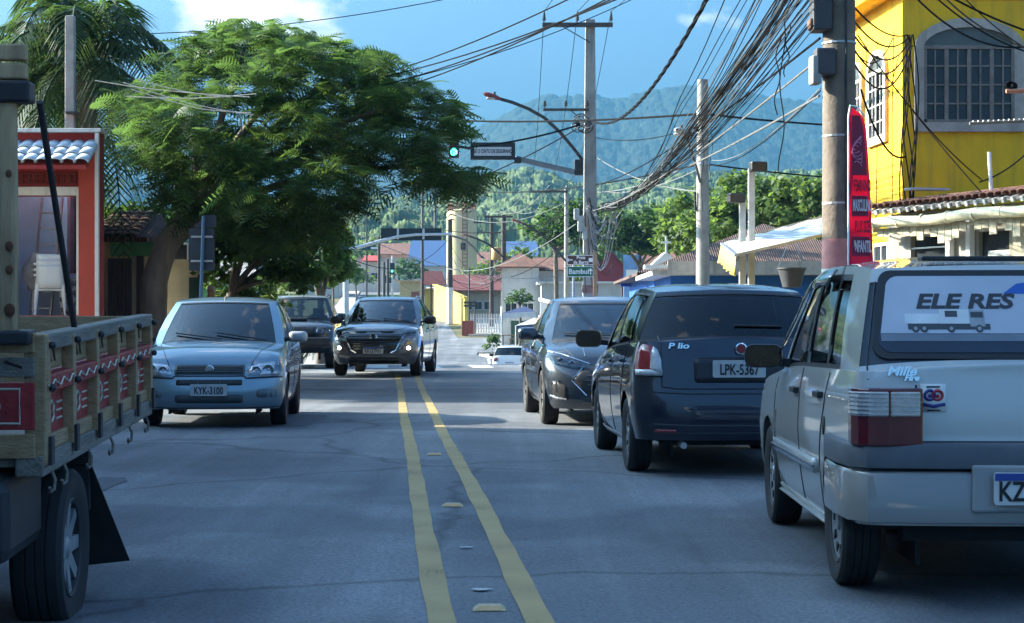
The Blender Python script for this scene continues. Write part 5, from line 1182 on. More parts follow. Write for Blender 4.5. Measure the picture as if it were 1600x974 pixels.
    b = MB(); b.tube([P(hx-.02, .02, 2.0), P(hx-.76, .0, top-.04)], .012, 8); b.build('headboard_brace', IRON, root, local=True)
    # the rest of the bed
    b = MB(); b.box((Lb/2, -W/2, zf+.0), (Lb, W-.05, .05)); b.build('bed_floor', WG, root, local=True)
    for yy, nm in ((-W, 'far_side_panel'),):
        b = MB(); b.box((Lb/2, yy, (zf+top)/2), (Lb, .04, top-zf)); b.build(nm, WD, root, local=True)
    b = MB(); b.box((.02, -W/2, (zf+top)/2), (.04, W-.06, top-zf)); b.build('tailgate', WD, root, local=True)
    b = MB()
    for yy in (-.62, -1.48): b.box((Lb/2+.6, yy, zf-.13), (Lb+1.9, .09, .18))
    for x in (.3, .9, 1.5, 2.1): b.box((x, -W/2, zf-.06), (.07, W-.1, .07))
    b.build('chassis', IRON, root, local=True)
    b = MB(); b.box((2.3, -.33, .55), (.62, .50, .32)); b.build('fuel_tank', mat('dark_tank', (.03, .033, .04), .5, .2, var=.4), root, local=True, bevel=.06)
    # wheels: rear pair near the middle of the bed
    wx = 1.68; rr = .315
    for yy, sg in ((-.07, 1), (-W+.07, -1)): wheel(root, (wx, yy-.05*sg, rr), rr, .20, sg, mat('truck_rim', (.33, .34, .35), .5, .5, var=.35, scale=10), 8, .62)
    wheel(root, (Lb+1.5, -.28, rr), rr, .22, 1, RIMM, 0, .6); wheel(root, (Lb+1.5, -W+.28, rr), rr, .22, -1, RIMM, 0, .6)
    b = MB(); b.box((wx, -W/2, rr), (.12, W-.9, .12)); b.build('rear_axle', IRON, root, local=True, bevel=.03)
    b = MB(); b.add([(wx-.44, -.04, .60), (wx-.44, -.45, .60), (wx-.66, -.42, .10), (wx-.66, .085, .15), (wx-.428, -.04, .60), (wx-.428, -.45, .60), (wx-.648, -.42, .10), (wx-.648, .085, .15)],
                    [(0, 1, 2, 3), (7, 6, 5, 4), (0, 3, 7, 4), (1, 5, 6, 2), (3, 2, 6, 7), (0, 4, 5, 1)]); b.build('mudflap', RUBBER, root, local=True)
    b = MB(); b.box((wx-.46, -.16, .56), (.05, .22, .32)); b.build('mudflap_bracket', IRON, root, local=True)
    # cab, ahead of the bed and out of the picture
    b = MB(); pl = [(0, .5), (1.75, .5), (1.85, .95), (1.75, 1.15), (1.2, 1.25), (.85, 1.85), (.05, 1.88), (0, 1.2)]
    b.prism(pl, 1.75, Matrix.Translation((Lb+.35, -W/2-.05, 0)) @ Matrix.Rotation(R(90), 4, 'X')); b.build('cab', paint('truck_cab_paint', (.10, .14, .20), .2, .4), root, local=True, bevel=.05)
    root.rotation_euler = Matrix.Rotation(math.atan2(hd.y, hd.x), 3, 'Z').to_euler(); root.rotation_euler.rotate_axis('Y', pit)

# ------------------------------------------------------------------ shared small builders
def tile_field(parent, o, ux, uy, un, nx, ny, w, l, m, name='roof_tile', thick=.012, h=.05):
    """barrel tiles: o lower-left corner, ux along the eave, uy up the slope, un normal; each tile an object sharing one mesh"""
    ux, uy, un = Vector(ux).normalized(), Vector(uy).normalized(), Vector(un).normalized()
    b = MB(); n = 6; rows = []
    for s in (0, 1):
        sc = 1.0 if s == 0 else .88
        rows.append([(w/2-w*.56*sc*math.cos(math.pi*k/n), s*l*1.12, h*math.sin(math.pi*k/n)*sc+(.0 if s == 0 else -.012)) for k in range(n+1)])
    b.grid(rows, flip=True); me = None; base = Matrix((( ux.x, uy.x, un.x), (ux.y, uy.y, un.y), (ux.z, uy.z, un.z))).to_4x4()
    Mi = WM[parent.name].inverted(); r = random.Random(nx*31+ny)
    for j in range(ny):
        for i in range(nx):
            if me is None:
                ob = b.build(name, m, parent, local=True); me = ob.data; me.shade_smooth(); md = ob.modifiers.new('t', 'SOLIDIFY'); md.thickness = thick; md.offset = -1
            else:
                ob = bpy.data.objects.new(name, me); col.objects.link(ob); ob.parent = parent; WM[ob.name] = WM[parent.name]; md = ob.modifiers.new('t', 'SOLIDIFY'); md.thickness = thick; md.offset = -1
            p = Vector(o)+ux*(i*w)+uy*(j*l)+un*(.004*j % .009)
            ob.matrix_local = Mi @ Matrix.Translation(p) @ base @ Matrix.Rotation(r.uniform(-.03, .03), 4, 'Z') @ Matrix.Rotation(r.uniform(-.02, .02), 4, 'X')
def tiled_material(name, c, c2, sx=4.5, sy=2.6):          # far roofs: rows of tiles too small to pick apart
    if name in _MC: return _MC[name]
    m, nt, b = new_mat(name); N, L = nt.nodes, nt.links; b.inputs['Roughness'].default_value = .85
    tc = N.new('ShaderNodeTexCoord'); n = N.new('ShaderNodeTexNoise'); n.inputs['Scale'].default_value = 2.2; n.inputs['Detail'].default_value = 7; L.new(tc.outputs['Object'], n.inputs['Vector'])
    r = N.new('ShaderNodeValToRGB'); r.color_ramp.elements[0].color = c4(c2); r.color_ramp.elements[1].color = c4(c); r.color_ramp.elements[0].position = .35; r.color_ramp.elements[1].position = .65; L.new(n.outputs['Fac'], r.inputs[0]); L.new(r.outputs[0], b.inputs['Base Color'])
    w = N.new('ShaderNodeTexWave'); w.wave_type = 'BANDS'; w.bands_direction = 'X'; w.inputs['Scale'].default_value = sx; L.new(tc.outputs['Object'], w.inputs['Vector'])
    bp = N.new('ShaderNodeBump'); bp.inputs['Strength'].default_value = .8; bp.inputs['Distance'].default_value = .06; L.new(w.outputs['Fac'], bp.inputs['Height']); L.new(bp.outputs[0], b.inputs['Normal'])
    _MC[name] = m; return m
ROOFRED = tiled_material('red_roof_tiles', (.23, .095, .06), (.13, .058, .042)); ROOFBROWN = tiled_material('brown_roof_tiles', (.13, .065, .045), (.06, .035, .03)); ROOFGREY = tiled_material('grey_sheet_roof', (.28, .27, .26), (.16, .15, .15))
DARKGLASS = mat('window_dark', (.03, .035, .04), .15, var=.3)
def wall(name): return None
def window(parent, c, w, h, nrm, frame=None, cols=2, rows=1, name='window', depth=.06, glass_=None):
    """framed window standing in a wall: c centre, nrm outward horizontal normal"""
    n = Vector(nrm).normalized(); u = Vector((-n.y, n.x, 0)); c = Vector(c); fm = frame or WHITE; t = .05
    b = MB(); 
    for s in (-1, 1):
        b.bar(c+u*s*(w/2-t/2)-Vector((0, 0, h/2)), c+u*s*(w/2-t/2)+Vector((0, 0, h/2)), t, depth, n); b.bar(c-u*(w/2-t)+Vector((0, 0, s*(h/2-t/2))), c+u*(w/2-t)+Vector((0, 0, s*(h/2-t/2))), depth, t, (0, 0, 1))
    for k in range(1, cols): b.bar(c+u*(-w/2+w*k/cols)-Vector((0, 0, h/2-t)), c+u*(-w/2+w*k/cols)+Vector((0, 0, h/2-t)), .025, depth*.7, n)
    for k in range(1, rows): b.bar(c-u*(w/2-t)+Vector((0, 0, -h/2+h*k/rows)), c+u*(w/2-t)+Vector((0, 0, -h/2+h*k/rows)), depth*.65, .022, (0, 0, 1))
    o = b.build(name, fm, parent)
    g = MB(); g.bar(c-n*.012-Vector((0, 0, h/2-t*.5)), c-n*.012+Vector((0, 0, h/2-t*.5)), w-t, .012, n); g.build('pane', glass_ or DARKGLASS, o); return o
def house(name, label, x0, x1, y0, y1, zb, zt, wm, roof='gable', rm=None, rh=1.2, over=.35, wins=(), doors=(), group=None, axis='x', cat='house', frame=None, gmat=None):
    root = thing(name, label, cat, ((x0+x1)/2, (y0+y1)/2, zb), 0, group); z0 = zb-1.2
    b = MB(); b.box(((x0+x1)/2, (y0+y1)/2, (z0+zt)/2), (x1-x0, y1-y0, zt-z0))
    if roof == 'gable':
        xm, ym = (x0+x1)/2, (y0+y1)/2
        if axis == 'x': b.add([(x0, y0, zt), (x0, y1, zt), (x0, ym, zt+rh), (x1, y0, zt), (x1, y1, zt), (x1, ym, zt+rh)], [(0, 1, 2), (3, 5, 4)])
        else: b.add([(x0, y0, zt), (x1, y0, zt), (xm, y0, zt+rh), (x0, y1, zt), (x1, y1, zt), (xm, y1, zt+rh)], [(0, 1, 2), (3, 5, 4)])
    b.build('wall', wm, root); rm = rm or ROOFRED; t = .09; b = MB(); o = over
    xm, ym = (x0+x1)/2, (y0+y1)/2
    if roof == 'gable':
        k = rh/((y1-y0)/2) if axis == 'x' else rh/((x1-x0)/2)
        if axis == 'x':
            for s, yy in ((-1, y0), (1, y1)):
                e = yy+s*o; ze = zt-k*o+.02; v = [(x0-o, e, ze), (x1+o, e, ze), (x1+o, ym, zt+rh+.02), (x0-o, ym, zt+rh+.02)]; b.add(v+[(a, c, d+t) for a, c, d in v], [(0, 1, 2, 3), (7, 6, 5, 4), (0, 4, 5, 1), (1, 5, 6, 2), (2, 6, 7, 3), (3, 7, 4, 0)])
        else:
            for s, xx in ((-1, x0), (1, x1)):
                e = xx+s*o; ze = zt-k*o+.02; v = [(e, y0-o, ze), (e, y1+o, ze), (xm, y1+o, zt+rh+.02), (xm, y0-o, zt+rh+.02)]; b.add(v+[(a, c, d+t) for a, c, d in v], [(0, 1, 2, 3), (7, 6, 5, 4), (0, 4, 5, 1), (1, 5, 6, 2), (2, 6, 7, 3), (3, 7, 4, 0)])
    elif roof == 'hip':
        q = min(x1-x0, y1-y0)/2; r0, r1 = ((x0+q, ym), (x1-q, ym)) if x1-x0 >= y1-y0 else ((xm, y0+q), (xm, y1-q))
        A = [(x0-o, y0-o), (x1+o, y0-o), (x1+o, y1+o), (x0-o, y1+o)]
        V = [(a, c, zt-.05) for a, c in A]+[(r0[0], r0[1], zt+rh), (r1[0], r1[1], zt+rh)]+[(a, c, zt-.05-t) for a, c in A]
        F = [(0, 1, 5, 4), (1, 2, 5), (2, 3, 4, 5), (3, 0, 4), (0, 6, 7, 1), (1, 7, 8, 2), (2, 8, 9, 3), (3, 9, 6, 0), (9, 8, 7, 6)] if x1-x0 >= y1-y0 else [(0, 1, 4), (1, 2, 5, 4), (2, 3, 5), (3, 0, 4, 5), (0, 6, 7, 1), (1, 7, 8, 2), (2, 8, 9, 3), (3, 9, 6, 0), (9, 8, 7, 6)]
        b.add(V, F)
    else:
        b.box((xm, ym, zt+.06), (x1-x0+2*o, y1-y0+2*o, .12))
    b.build('roof', rm, root)
    for (a, z, w, h) in wins: window(root, (x0+(x1-x0)*a, y0-.015, zb+z), w, h, (0, -1, 0), frame, glass_=gmat)
    for (a, w, h, m_) in doors:
        b = MB(); b.box((x0+(x1-x0)*a, y0-.02, zb+h/2), (w, .05, h)); d = b.build('door', m_, root, bevel=.008)
        b = MB(); b.sphere((x0+(x1-x0)*a+w*.38, y0-.06, zb+h*.48), .03, 8); b.build('door_knob', STEEL, d)
    return root
def pole(name, label, px, ytop, d, r0, r1, m=CONC, square=False, group='utility poles', arms=(), z0=None, x=None):
    p = at(px, ytop, d); zb = ground_z(p.x, d) if z0 is None else z0; root = thing(name, label, 'pole', (p.x, d, zb), 0, group)
    b = MB()
    if square:
        b.add([(p.x+sx*r0, d+sy*r0*.8, zb-.3) for sx in (-1, 1) for sy in (-1, 1)]+[(p.x+sx*r1, d+sy*r1*.8, p.z) for sx in (-1, 1) for sy in (-1, 1)], [(0, 1, 3, 2), (4, 6, 7, 5), (0, 4, 5, 1), (2, 3, 7, 6), (0, 2, 6, 4), (1, 5, 7, 3)]); b.build('shaft', m, root, bevel=.02)
    else:
        k = 6; b.tube([(p.x, d, zb-.3+(p.z-zb+.3)*i/k) for i in range(k+1)], [r0+(r1-r0)*i/k for i in range(k+1)], 16); b.build('shaft', m, root, smooth=True)
    return root, Vector((p.x, d, p.z))
WOODARM = mat('arm_timber', (.075, .065, .06), .8, var=.3, scale=8); PORC = mat('porcelain', (.05, .055, .06), .25, var=.2)
def crossarm(root, c, x0, x1, ins=3, h=.10, brace=None, insh=.28, y=-.22):
    c = Vector(c); b = MB(); b.box((c.x+(x0+x1)/2, c.y+y, c.z), (x1-x0, .10, h)); a = b.build('crossarm', WOODARM, root, bevel=.008); tips = []
    for k in range(ins):
        x = c.x+x0+.06+(x1-x0-.12)*k/max(1, ins-1); q = MB(); q.lathe([(.015, -.05), (.018, .06), (.06, .07), (.065, .10), (.035, .12), (.055, .14), (.058, .17), (.03, .19), (.045, .21), (.045, .24), (.02, insh)], 10, Matrix.Translation((x, c.y+y, c.z+h/2))); q.build('insulator', PORC, a, smooth=True); tips.append(Vector((x, c.y+y, c.z+h/2+insh)))
    if brace:
        q = MB(); q.bar(c+Vector((brace, y, -h/2)), c+Vector((0, y*.6, -.55)), .04, .025); q.build('brace', WOODARM, a)
    return tips
LAMPRED = mat('lamp_housing_red', (.20, .035, .025), .5, var=.2)
def street_lamp_arm(root, pts, r=.04, m=STEEL, head=None, hd=None, hm=LAMPRED, hl=.62):
    P = [Vector(p) for p in pts]; b = MB(); b.tube(P, r, 8); a = b.build('lamp_arm', m, root, smooth=True)
    e = P[-1]; d = (P[-1]-P[-2]).normalized() if hd is None else Vector(hd).normalized(); b = MB(); ring = []
    for t, w, h in ((0, .05, .05), (.12, .07, .06), (.3, .12, .08), (.7, .13, .08), (.92, .09, .06), (1, .03, .03)):
        c = e+d*(t*hl); u = d.cross(Vector((0, 0, 1))).normalized(); n = u.cross(d); ring.append([c+u*(w*math.cos(q))+n*(h*math.sin(q)) for q in [2*math.pi*k/10 for k in range(10)]])
    b.grid(ring, closed=True); h = b.build('lamp_head', hm, a, smooth=True)
    b = MB(); c = e+d*(hl*.55)+Vector((0, 0, -.075)); b.sphere(c, (.16, .10, .05), 10); b.build('lamp_lens', mat('lamp_lens_grey', (.45, .46, .45), .3), h, smooth=True)
    b = MB(); b.tube([e+d*(hl*.35)+Vector((0, 0, .05)), e+d*(hl*.35)+Vector((0, 0, .16))], .035, 8); b.build('photocell', BLACK, h); return a

# ------------------------------------------------------------------ left side
REDWALL = mat('red_wall', (.36, .035, .035), .8, var=.18, scale=2.5, streak=.25); TRIMW = mat('white_trim', (.66, .64, .60), .7, var=.12, scale=4, streak=.3); CREAM = mat('cream_wall', (.72, .62, .43), .85, var=.2, scale=2, streak=.4)
def red_shop():
    D = 28.0; X = lambda px: (px-800)*D/FPX; Z = lambda py: CAMZ-(py-HOR)*D/FPX
    zb = ground_z(0, D); zf = Z(493); x0, x1 = X(-150), X(157); xd0, xd1 = X(14), X(123); ztop = Z(208); zd = Z(306)
    root = thing('red_shop', 'red single-storey shop with a white-framed opening and pale tiled canopy', 'shop', ((x0+x1)/2, D+3, zb))
    b = MB()
    b.box(((x0+xd0)/2, D+.12, (zb+ztop)/2), (xd0-x0, .24, ztop-zb)); b.box(((xd1+x1)/2, D+.12, (zb+ztop)/2), (x1-xd1, .24, ztop-zb)); b.box(((xd0+xd1)/2, D+.12, (zd+ztop)/2), (xd1-xd0, .24, ztop-zd)); b.box(((xd0+xd1)/2, D+.12, (zb+zf)/2), (xd1-xd0, .24, zf-zb))
    b.bar((x1-.13, D+.25, (zb+ztop)/2), (x1-1.55, D+5.9, (zb+ztop)/2), .24, ztop-zb); b.box((x0+.12, D+3.1, (zb+ztop)/2), (.24, 5.7, ztop-zb)); b.build('wall', REDWALL, root)
    b = MB(); b.box(((x0+x1)/2-.45, D+1.5, (zf+ztop)/2-.2), (x1-x0-.9, .2, ztop-zf-.4)); b.build('back_wall', mat('pale_blue_wall', (.52, .72, .88), .9, var=.1), root)
    b = MB(); b.box(((x0+x1)/2-.6, D+3, zf-.06), (x1-x0-1.4, 5.4, .12)); b.build('shop_floor', mat('shop_tiles', (.5, .48, .44), .6, var=.2), root)
    b = MB(); b.box((x1-.42, D+.85, (zf+ztop)/2-.2), (.06, 1.2, ztop-zf-.5)); b.build('bounce_lining', mat('pale_blue_wall'), root)  # pale lining added to keep red bounce light off the back wall
    b = MB(); b.box(((x0+x1)/2-.75, D+3.2, ztop-.25), (x1-x0-1.7, 5.4, .12)); b.build('ceiling', TRIMW, root)
    b = MB(); b.box(((X(125)+X(152))/2, D-.06, (zb+Z(225))/2), (X(152)-X(126), .13, Z(228)-zb)); b.build('pilaster', mat('orange_lit_wall', (.42, .055, .032), .8, var=.15), root, bevel=.01)  # red wall lit orange: the warm light is put into this colour
    b = MB(); b.box((x1-.03, D-.10, (zb+ztop)/2), (.06, .08, ztop-zb-.02)); b.build('corner_trim', TRIMW, root)
    b = MB(); b.box(((x0+x1)/2, D+.06, ztop+.03), (x1-x0+.08, .42, .06)); b.build('parapet_coping', TRIMW, root, bevel=.01)
    b = MB(); t = .14
    b.box((xd1+t/2-.02, D-.03, (zf+zd)/2), (t, .1, zd-zf)); b.box(((xd0+xd1)/2+.05, D-.033, zd+.07), (xd1-xd0+.25, .1, .14)); b.box((xd0-t/2, D-.03, (zf+zd)/2), (t, .1, zd-zf)); b.build('opening_frame', TRIMW, root, bevel=.008)
    # vent blocks over the opening
    VB = mat('vent_block', (.16, .03, .025), .9); bw = .11
    n = int((X(125)-X(14))/bw)
    for i in range(n):
        b = MB(); cx = X(14)+bw*(i+.5); cz = Z(279); b.box((cx-.042, D-.01, cz), (.02, .06, .17)); b.box((cx+.042, D-.01, cz), (.02, .06, .17)); b.box((cx, D-.01, cz+.075), (.065, .06, .02)); b.box((cx, D-.01, cz-.075), (.065, .06, .02)); b.box((cx, D-.01, cz), (.065, .055, .016)); b.build('vent_block', VB, root)
    # tiled canopy
    TB = mat('painted_tile', (.50, .56, .62), .7, var=.25, scale=4); ez = Z(262); ey = D-.75; tz = Z(226); ty = D-.02
    b = MB(); b.add([(x0, ey, ez-.03), (X(152), ey, ez-.03), (X(152), ty, tz-.03), (x0, ty, tz-.03), (x0, ey, ez-.09), (X(152), ey, ez-.09), (X(152), ty, tz-.12), (x0, ty, tz-.12)], [(0, 1, 2, 3), (7, 6, 5, 4), (0, 4, 5, 1), (1, 5, 6, 2), (2, 6, 7, 3), (3, 7, 4, 0)]); b.build('canopy_deck', REDWALL, root)
    uy = Vector((0, ty-ey, tz-ez)); ln = uy.length; w = .205; nx = int((X(155)-X(-60))/w); tile_field(root, (X(155)-nx*w, ey-.04, ez), (1, 0, 0), uy, Vector((1, 0, 0)).cross(uy), nx, 3, w, ln/3, TB, 'canopy_tile', h=.07)
    # things inside
    def chair(c, rz, z, lb):
        t = thing('plastic_chair', lb, 'chair', (c[0], c[1], z), rz, 'stacked white chairs in the shop'); PW = mat('white_plastic', (.70, .72, .74), .4, var=.08)
        b = MB(); b.box((0, 0, .42), (.44, .42, .03)); b.build('seat', PW, t, local=True, bevel=.012)
        b = MB(); b.grid([[(x, .20+.06*zz+.03*(1-(x/.22)**2), .44+.38*zz) for zz in (0, .3, .6, .85, 1)] for x in (-.22, -.14, -.05, .05, .14, .22)]); b.build('backrest', PW, t, local=True, solid=.012, smooth=True)
        for sx in (-1, 1):
            for sy in (-1, 1):
                b = MB(); b.tube([(sx*.20, sy*.18, .42), (sx*.24, sy*.23, 0)], [.028, .020], 8); b.build('leg', PW, t, local=True)
            b = MB(); b.tube([(sx*.24, -.20, .42), (sx*.245, -.20, .62), (sx*.245, -.10, .655), (sx*.235, .20, .66)], .022, 8); b.build('armrest', PW, t, local=True)
    cx = X(62)
    for k, lb in enumerate(('white plastic armchair at the bottom of the stack in the red shop', 'white plastic armchair in the middle of the stack in the red shop', 'white plastic armchair on top of the stack in the red shop')): chair((cx, D+.55), R(200), zf+.09*k, lb)
    t = thing('ladder', 'aluminium ladder leaning inside the red shop opening', 'ladder', (X(42), D+1.6, zf)); b = MB()
    for s in (-.17, .17): b.bar((X(42)+s, D+.8, zf), (X(48)+s, D+1.33, zf+2.0), .03, .05)
    b.build('rails', STEEL, t)
    for k in range(7):
        b = MB(); q = .12+k*.27; y = D+.8+.53*q/2.0; x = X(42)+(X(48)-X(42))*q/2; b.tube([(x-.17, y, zf+q), (x+.17, y, zf+q)], .014, 6); b.build('rung', STEEL, t)
    for i, (px, zz, lb) in enumerate(((100, .10, 'grey stacked sack at the bottom of the pile in the shop'), (98, .27, 'grey stacked sack second from the bottom in the shop'), (101, .44, 'grey stacked sack third from the bottom in the shop'), (99, .61, 'grey stacked sack on top of the pile in the shop'))):
        b = MB(); b.sphere((X(px), D+.9, zf+zz), (.30, .24, .10), 12); tag(b.build('cement_sack', mat('sack_paper', (.22, .22, .24), .9, var=.3, scale=8, bump=.5, bscale=12), smooth=True), lb, 'sack', 'sacks piled in the red shop')
    b = MB(); P = []
    for i in range(9):
        a = i/8; rr = .10+.16*math.sin(math.pi*(.15+.8*a)); P.append([(X(42)+rr*math.cos(q)*(1+.15*math.sin(3*q+i)), D+.7+.6*rr*math.sin(q), zf+.42+.62*a) for q in [2*math.pi*k/12 for k in range(12)]])
    b.grid(P, closed=True); tag(b.build('cloth_bundle', mat('grey_cloth', (.34, .36, .38), .9, var=.35, scale=7), smooth=True), 'grey cloth bundle heaped on the chairs in the red shop', 'cloth')
def left_houses():
    D = 34.0; X = lambda px: (px-800)*D/FPX; Z = lambda py: CAMZ-(py-HOR)*D/FPX; zb = ground_z(0, D)
    root = thing('walled_house', 'low cream house with brown tiled porch roof and dark gate beside the tree trunk', 'house', (X(205), D+2, zb)); b = MB()
    b.box(((X(150)+X(232))/2, D+.1, (zb+Z(374))/2), (X(232)-X(150), .2, Z(374)-zb)); b.build('wall', CREAM, root)
    b = MB(); b.box(((X(172)+X(250))/2, D-.012, Z(389)), (X(250)-X(172), .02, .30)); b.build('green_band', mat('green_paint', (.10, .36, .17), .7, var=.15), root)
    GD = mat('gate_dark', (.045, .05, .06), .6, var=.3)
    for k in range(5):
        w = (X(207)-X(169))/5; b = MB(); b.box((X(169)+w*(k+.5), D-.03, (zb+Z(404))/2), (w-.012, .05, Z(404)-zb)); b.build('gate_board', GD, root, bevel=.006)
    b = MB(); b.box(((X(214)+X(225))/2, D-.03, (zb+Z(400))/2), (X(225)-X(214), .05, Z(400)-zb)); b.build('door', GD, root)
    ez, tz = Z(372), Z(326); ey, ty = D-.4, D+1.6
    for k in range(1): 
        b = MB(); v = [(X(150), ey, ez), (X(236), ey, ez), (X(226), ty, tz), (X(150), ty, tz)]; b.add(v+[(a, c, d-.1) for a, c, d in v], [(0, 1, 2, 3), (7, 6, 5, 4), (0, 4, 5, 1), (1, 5, 6, 2), (2, 6, 7, 3), (3, 7, 4, 0)])
        v = [(X(236), ey, ez), (X(262), D+.6, Z(366)), (X(226), ty, tz)]; b.add(v+[(a, c, d-.1) for a, c, d in v], [(0, 1, 2), (5, 4, 3), (0, 3, 4, 1), (1, 4, 5, 2), (2, 5, 3, 0)]); b.build('porch_roof', ROOFBROWN, root)
    uy = Vector((0, ty-ey, tz-ez)); ln = uy.length; w = .22; nx = int((X(232)-X(150))/w); tile_field(root, (X(150), ey-.05, ez+.01), (1, 0, 0), uy, Vector((1, 0, 0)).cross(uy), nx, 7, w, ln/7, mat('brown_tile', (.15, .075, .05), .85, var=.4, scale=5), 'roof_tile')
    b = MB(); b.box(((X(232)+X(296))/2, D+1.0, (zb+Z(408))/2), (X(296)-X(232), .2, Z(408)-zb)); b.box(((X(232)+X(298))/2, D+.98, Z(406)), (X(298)-X(230), .3, .07)); b.build('garden_wall', CREAM, root)
    b = MB(); b.box(((X(283)+X(300))/2, D+.86, (zb+Z(432))/2), (X(300)-X(283), .06, Z(432)-zb)); b.build('side_door', mat('dark_green_door', (.02, .06, .045), .6), root)
    window(root, (X(262), D+3, Z(398)), 1.0, .75, (0, -1, 0), WHITE, 3, 1)
    GR = mat('green_house_wall', (.12, .36, .18), .85, var=.2)
    house('green_house', 'bright green house with grey roof glimpsed under the tree behind the sign back', at(300, 0, 52).x, at(362, 0, 52).x, 52, 58, ground_z(0, 52), 2.35, GR, 'gable', ROOFGREY, .6, .5, wins=((.3, 1.4, .9, .9),), doors=((.75, .8, 2.0, WHITE),))
    # unseen two-storey house added at the left, sized to shade the near road
    house('shading_house', 'unseen two-storey house added left of the wooden truck to shade the road', -17, -7.6, 1.0, 21.3, 0, 7.3, mat('beige_wall', (.52, .46, .36), .85, var=.15, scale=1.5, streak=.3), 'flat', CONC, wins=((.3, 1.6, 1.2, 1.2), (.7, 1.6, 1.2, 1.2), (.3, 4.6, 1.2, 1.2), (.7, 4.6, 1.2, 1.2)), cat='house')
    house('corner_house', 'two-storey house further back along the road, left of everything in view', -18, -8.2, -16, -.5, 0, 7.6, mat('grey_plaster', (.42, .42, .40), .85, var=.15), 'flat', CONC, cat='house')
def left_side():
    red_shop(); left_houses(); truck(); flame_tree()
    palm('tall coconut palm with drooping fronds behind the red shop', (at(150, 0, 34).x, 34, ground_z(0, 34)), 6.3, (-.3, .2), 34, 3.5, 3, 'palms behind the red shop', 6, tr=.20)
    palm('second coconut palm, its crown cut by the left edge above the shop', (at(30, 0, 36).x, 36, ground_z(0, 36)), 6.0, (.3, 0), 32, 3.5, 8, 'palms behind the red shop', 7, tr=.18)
    p, t = pole('utility_pole', 'slim grey concrete pole standing in front of the palms above the red shop', 110, 25, 31.5, .10, .085, square=True); 
    b = MB(); b.box((t.x+.06, t.y-.1, at(0, 178, 31.5).z), (.2, .2, .04)); b.build('pole_band', BLACK, p)
    p, t = pole('utility_pole', 'pale concrete post half hidden behind the leaning tree trunk', 279, 262, 40, .10, .09, square=True)
    # sign seen from behind
    D = 27.0; s0 = at(316, 0, D); root = thing('road_sign', 'dark road sign seen from behind on a blue post over the blue-grey hatchback', 'sign', (s0.x, D, ground_z(0, D)+.13), 0); BP = mat('blue_post', (.06, .12, .20), .5, .3, var=.2)
    a, b_ = at(318, 338, D), at(309, 505, D); b = MB(); b.tube([(b_.x, D, ground_z(0, D)), a], .028, 10); b.build('post', BP, root)
    NB = mat('sign_back', (.018, .028, .045), .55, .2, var=.3); c0, c1 = at(295, 423, D+.05), at(335, 357, D+.05)
    b = MB(); M = Matrix.Translation(((c0.x+c1.x)/2, D+.06, (c0.z+c1.z)/2)) @ Matrix.Rotation(R(90), 4, 'X'); w, h = c1.x-c0.x, c1.z-c0.z; b.prism(rrect(-w/2, -h/2, w/2, h/2, .03), .02, M); b.build('sign_panel', NB, root)
    b = MB(); M = Matrix.Translation((at(318, 0, D).x, D+.065, at(0, 346, D).z)) @ Matrix.Rotation(R(90), 4, 'X'); b.prism([(-.17, -.09), (.19, -.09), (.19, .10), (.02, .10)], .02, M); b.build('upper_panel', NB, root)
    for py in (370, 408): q = at(315, py, D); b = MB(); b.box((q.x, D+.035, q.z), (.34, .03, .03)); b.build('sign_bracket', STEEL, root)
    # dense dark trees behind the broad one
    d = 35.6
    def B(px, py, dd, rx, ry, rz): return (tuple(at(px, py, dd)), (rx, ry, rz))
    tree('shade_tree', 'dense dark green tree behind the sign back, under the broad tree', (at(362, 0, d).x, d, ground_z(0, d)), 1.7, [B(370, 395, d, .9, 1.0, .9), B(420, 400, d, 1.0, 1.0, 1.1), B(470, 395, d+.6, .9, 1.0, 1.0), B(400, 350, d, 1.1, 1.0, .7), B(460, 350, d, .9, 1.0, .7), B(450, 440, d, .8, .9, .55)], 7500, .10, LEAF_D, 31)
    tree('shade_tree', 'smaller yellow-green tree between the dark tree and the silver gantry post', (at(500, 0, 46).x, 46, ground_z(0, 46)), 1.5, [B(500, 390, 46, .9, 1, .9), B(515, 430, 46, .8, .9, .7), B(480, 360, 46, .8, .9, .7), B(525, 375, 47, .5, .6, .6)], 3600, .11, LEAF_M, 37)
    for i, (px, py, dd, sz, lb) in enumerate(((345, 440, 36, .45, 'leafy shrub with pale leaves just behind the blue-grey hatchback roof'), (385, 462, 36, .5, 'leafy shrub over the windscreen corner of the blue-grey hatchback'), (405, 455, 37, .45, 'leafy shrub left of the black four-wheel drive'), (440, 452, 44, .5, 'leafy shrub behind the black four-wheel drive roof'))):
        c = at(px, py, dd); gz = ground_z(0, dd); tree('garden_shrub', lb, (c.x, dd, gz), max(.3, c.z-gz-.3), [((c.x, dd, c.z), (sz, sz, sz*.8)), ((c.x+.2, dd, c.z-.4), (sz, sz, sz*.7))], 650, .07, LEAF_M, 50+i, 'shrubs along the left pavement', .04, cat='shrub')
    c = at(215, 345, 37); tree('bare_shrub', 'dark leafy tree above the brown porch roof, left of the leaning trunk', (c.x, 37, ground_z(0, 37)), 2.2, [((c.x+.1, 37, c.z), (.7, .6, .45)), (tuple(at(245, 350, 37)), (.6, .6, .5)), (tuple(at(180, 340, 37)), (.5, .5, .3))], 900, .09, LEAF_D, 60)
    palm('small palm with arching grey-green fronds beside the silver gantry post', (at(526, 0, 56).x, 56, ground_z(0, 56)), 1.0, (0, 0), 15, 1.7, 12, None, 0, 'dwarf_palm', .12)
    person()
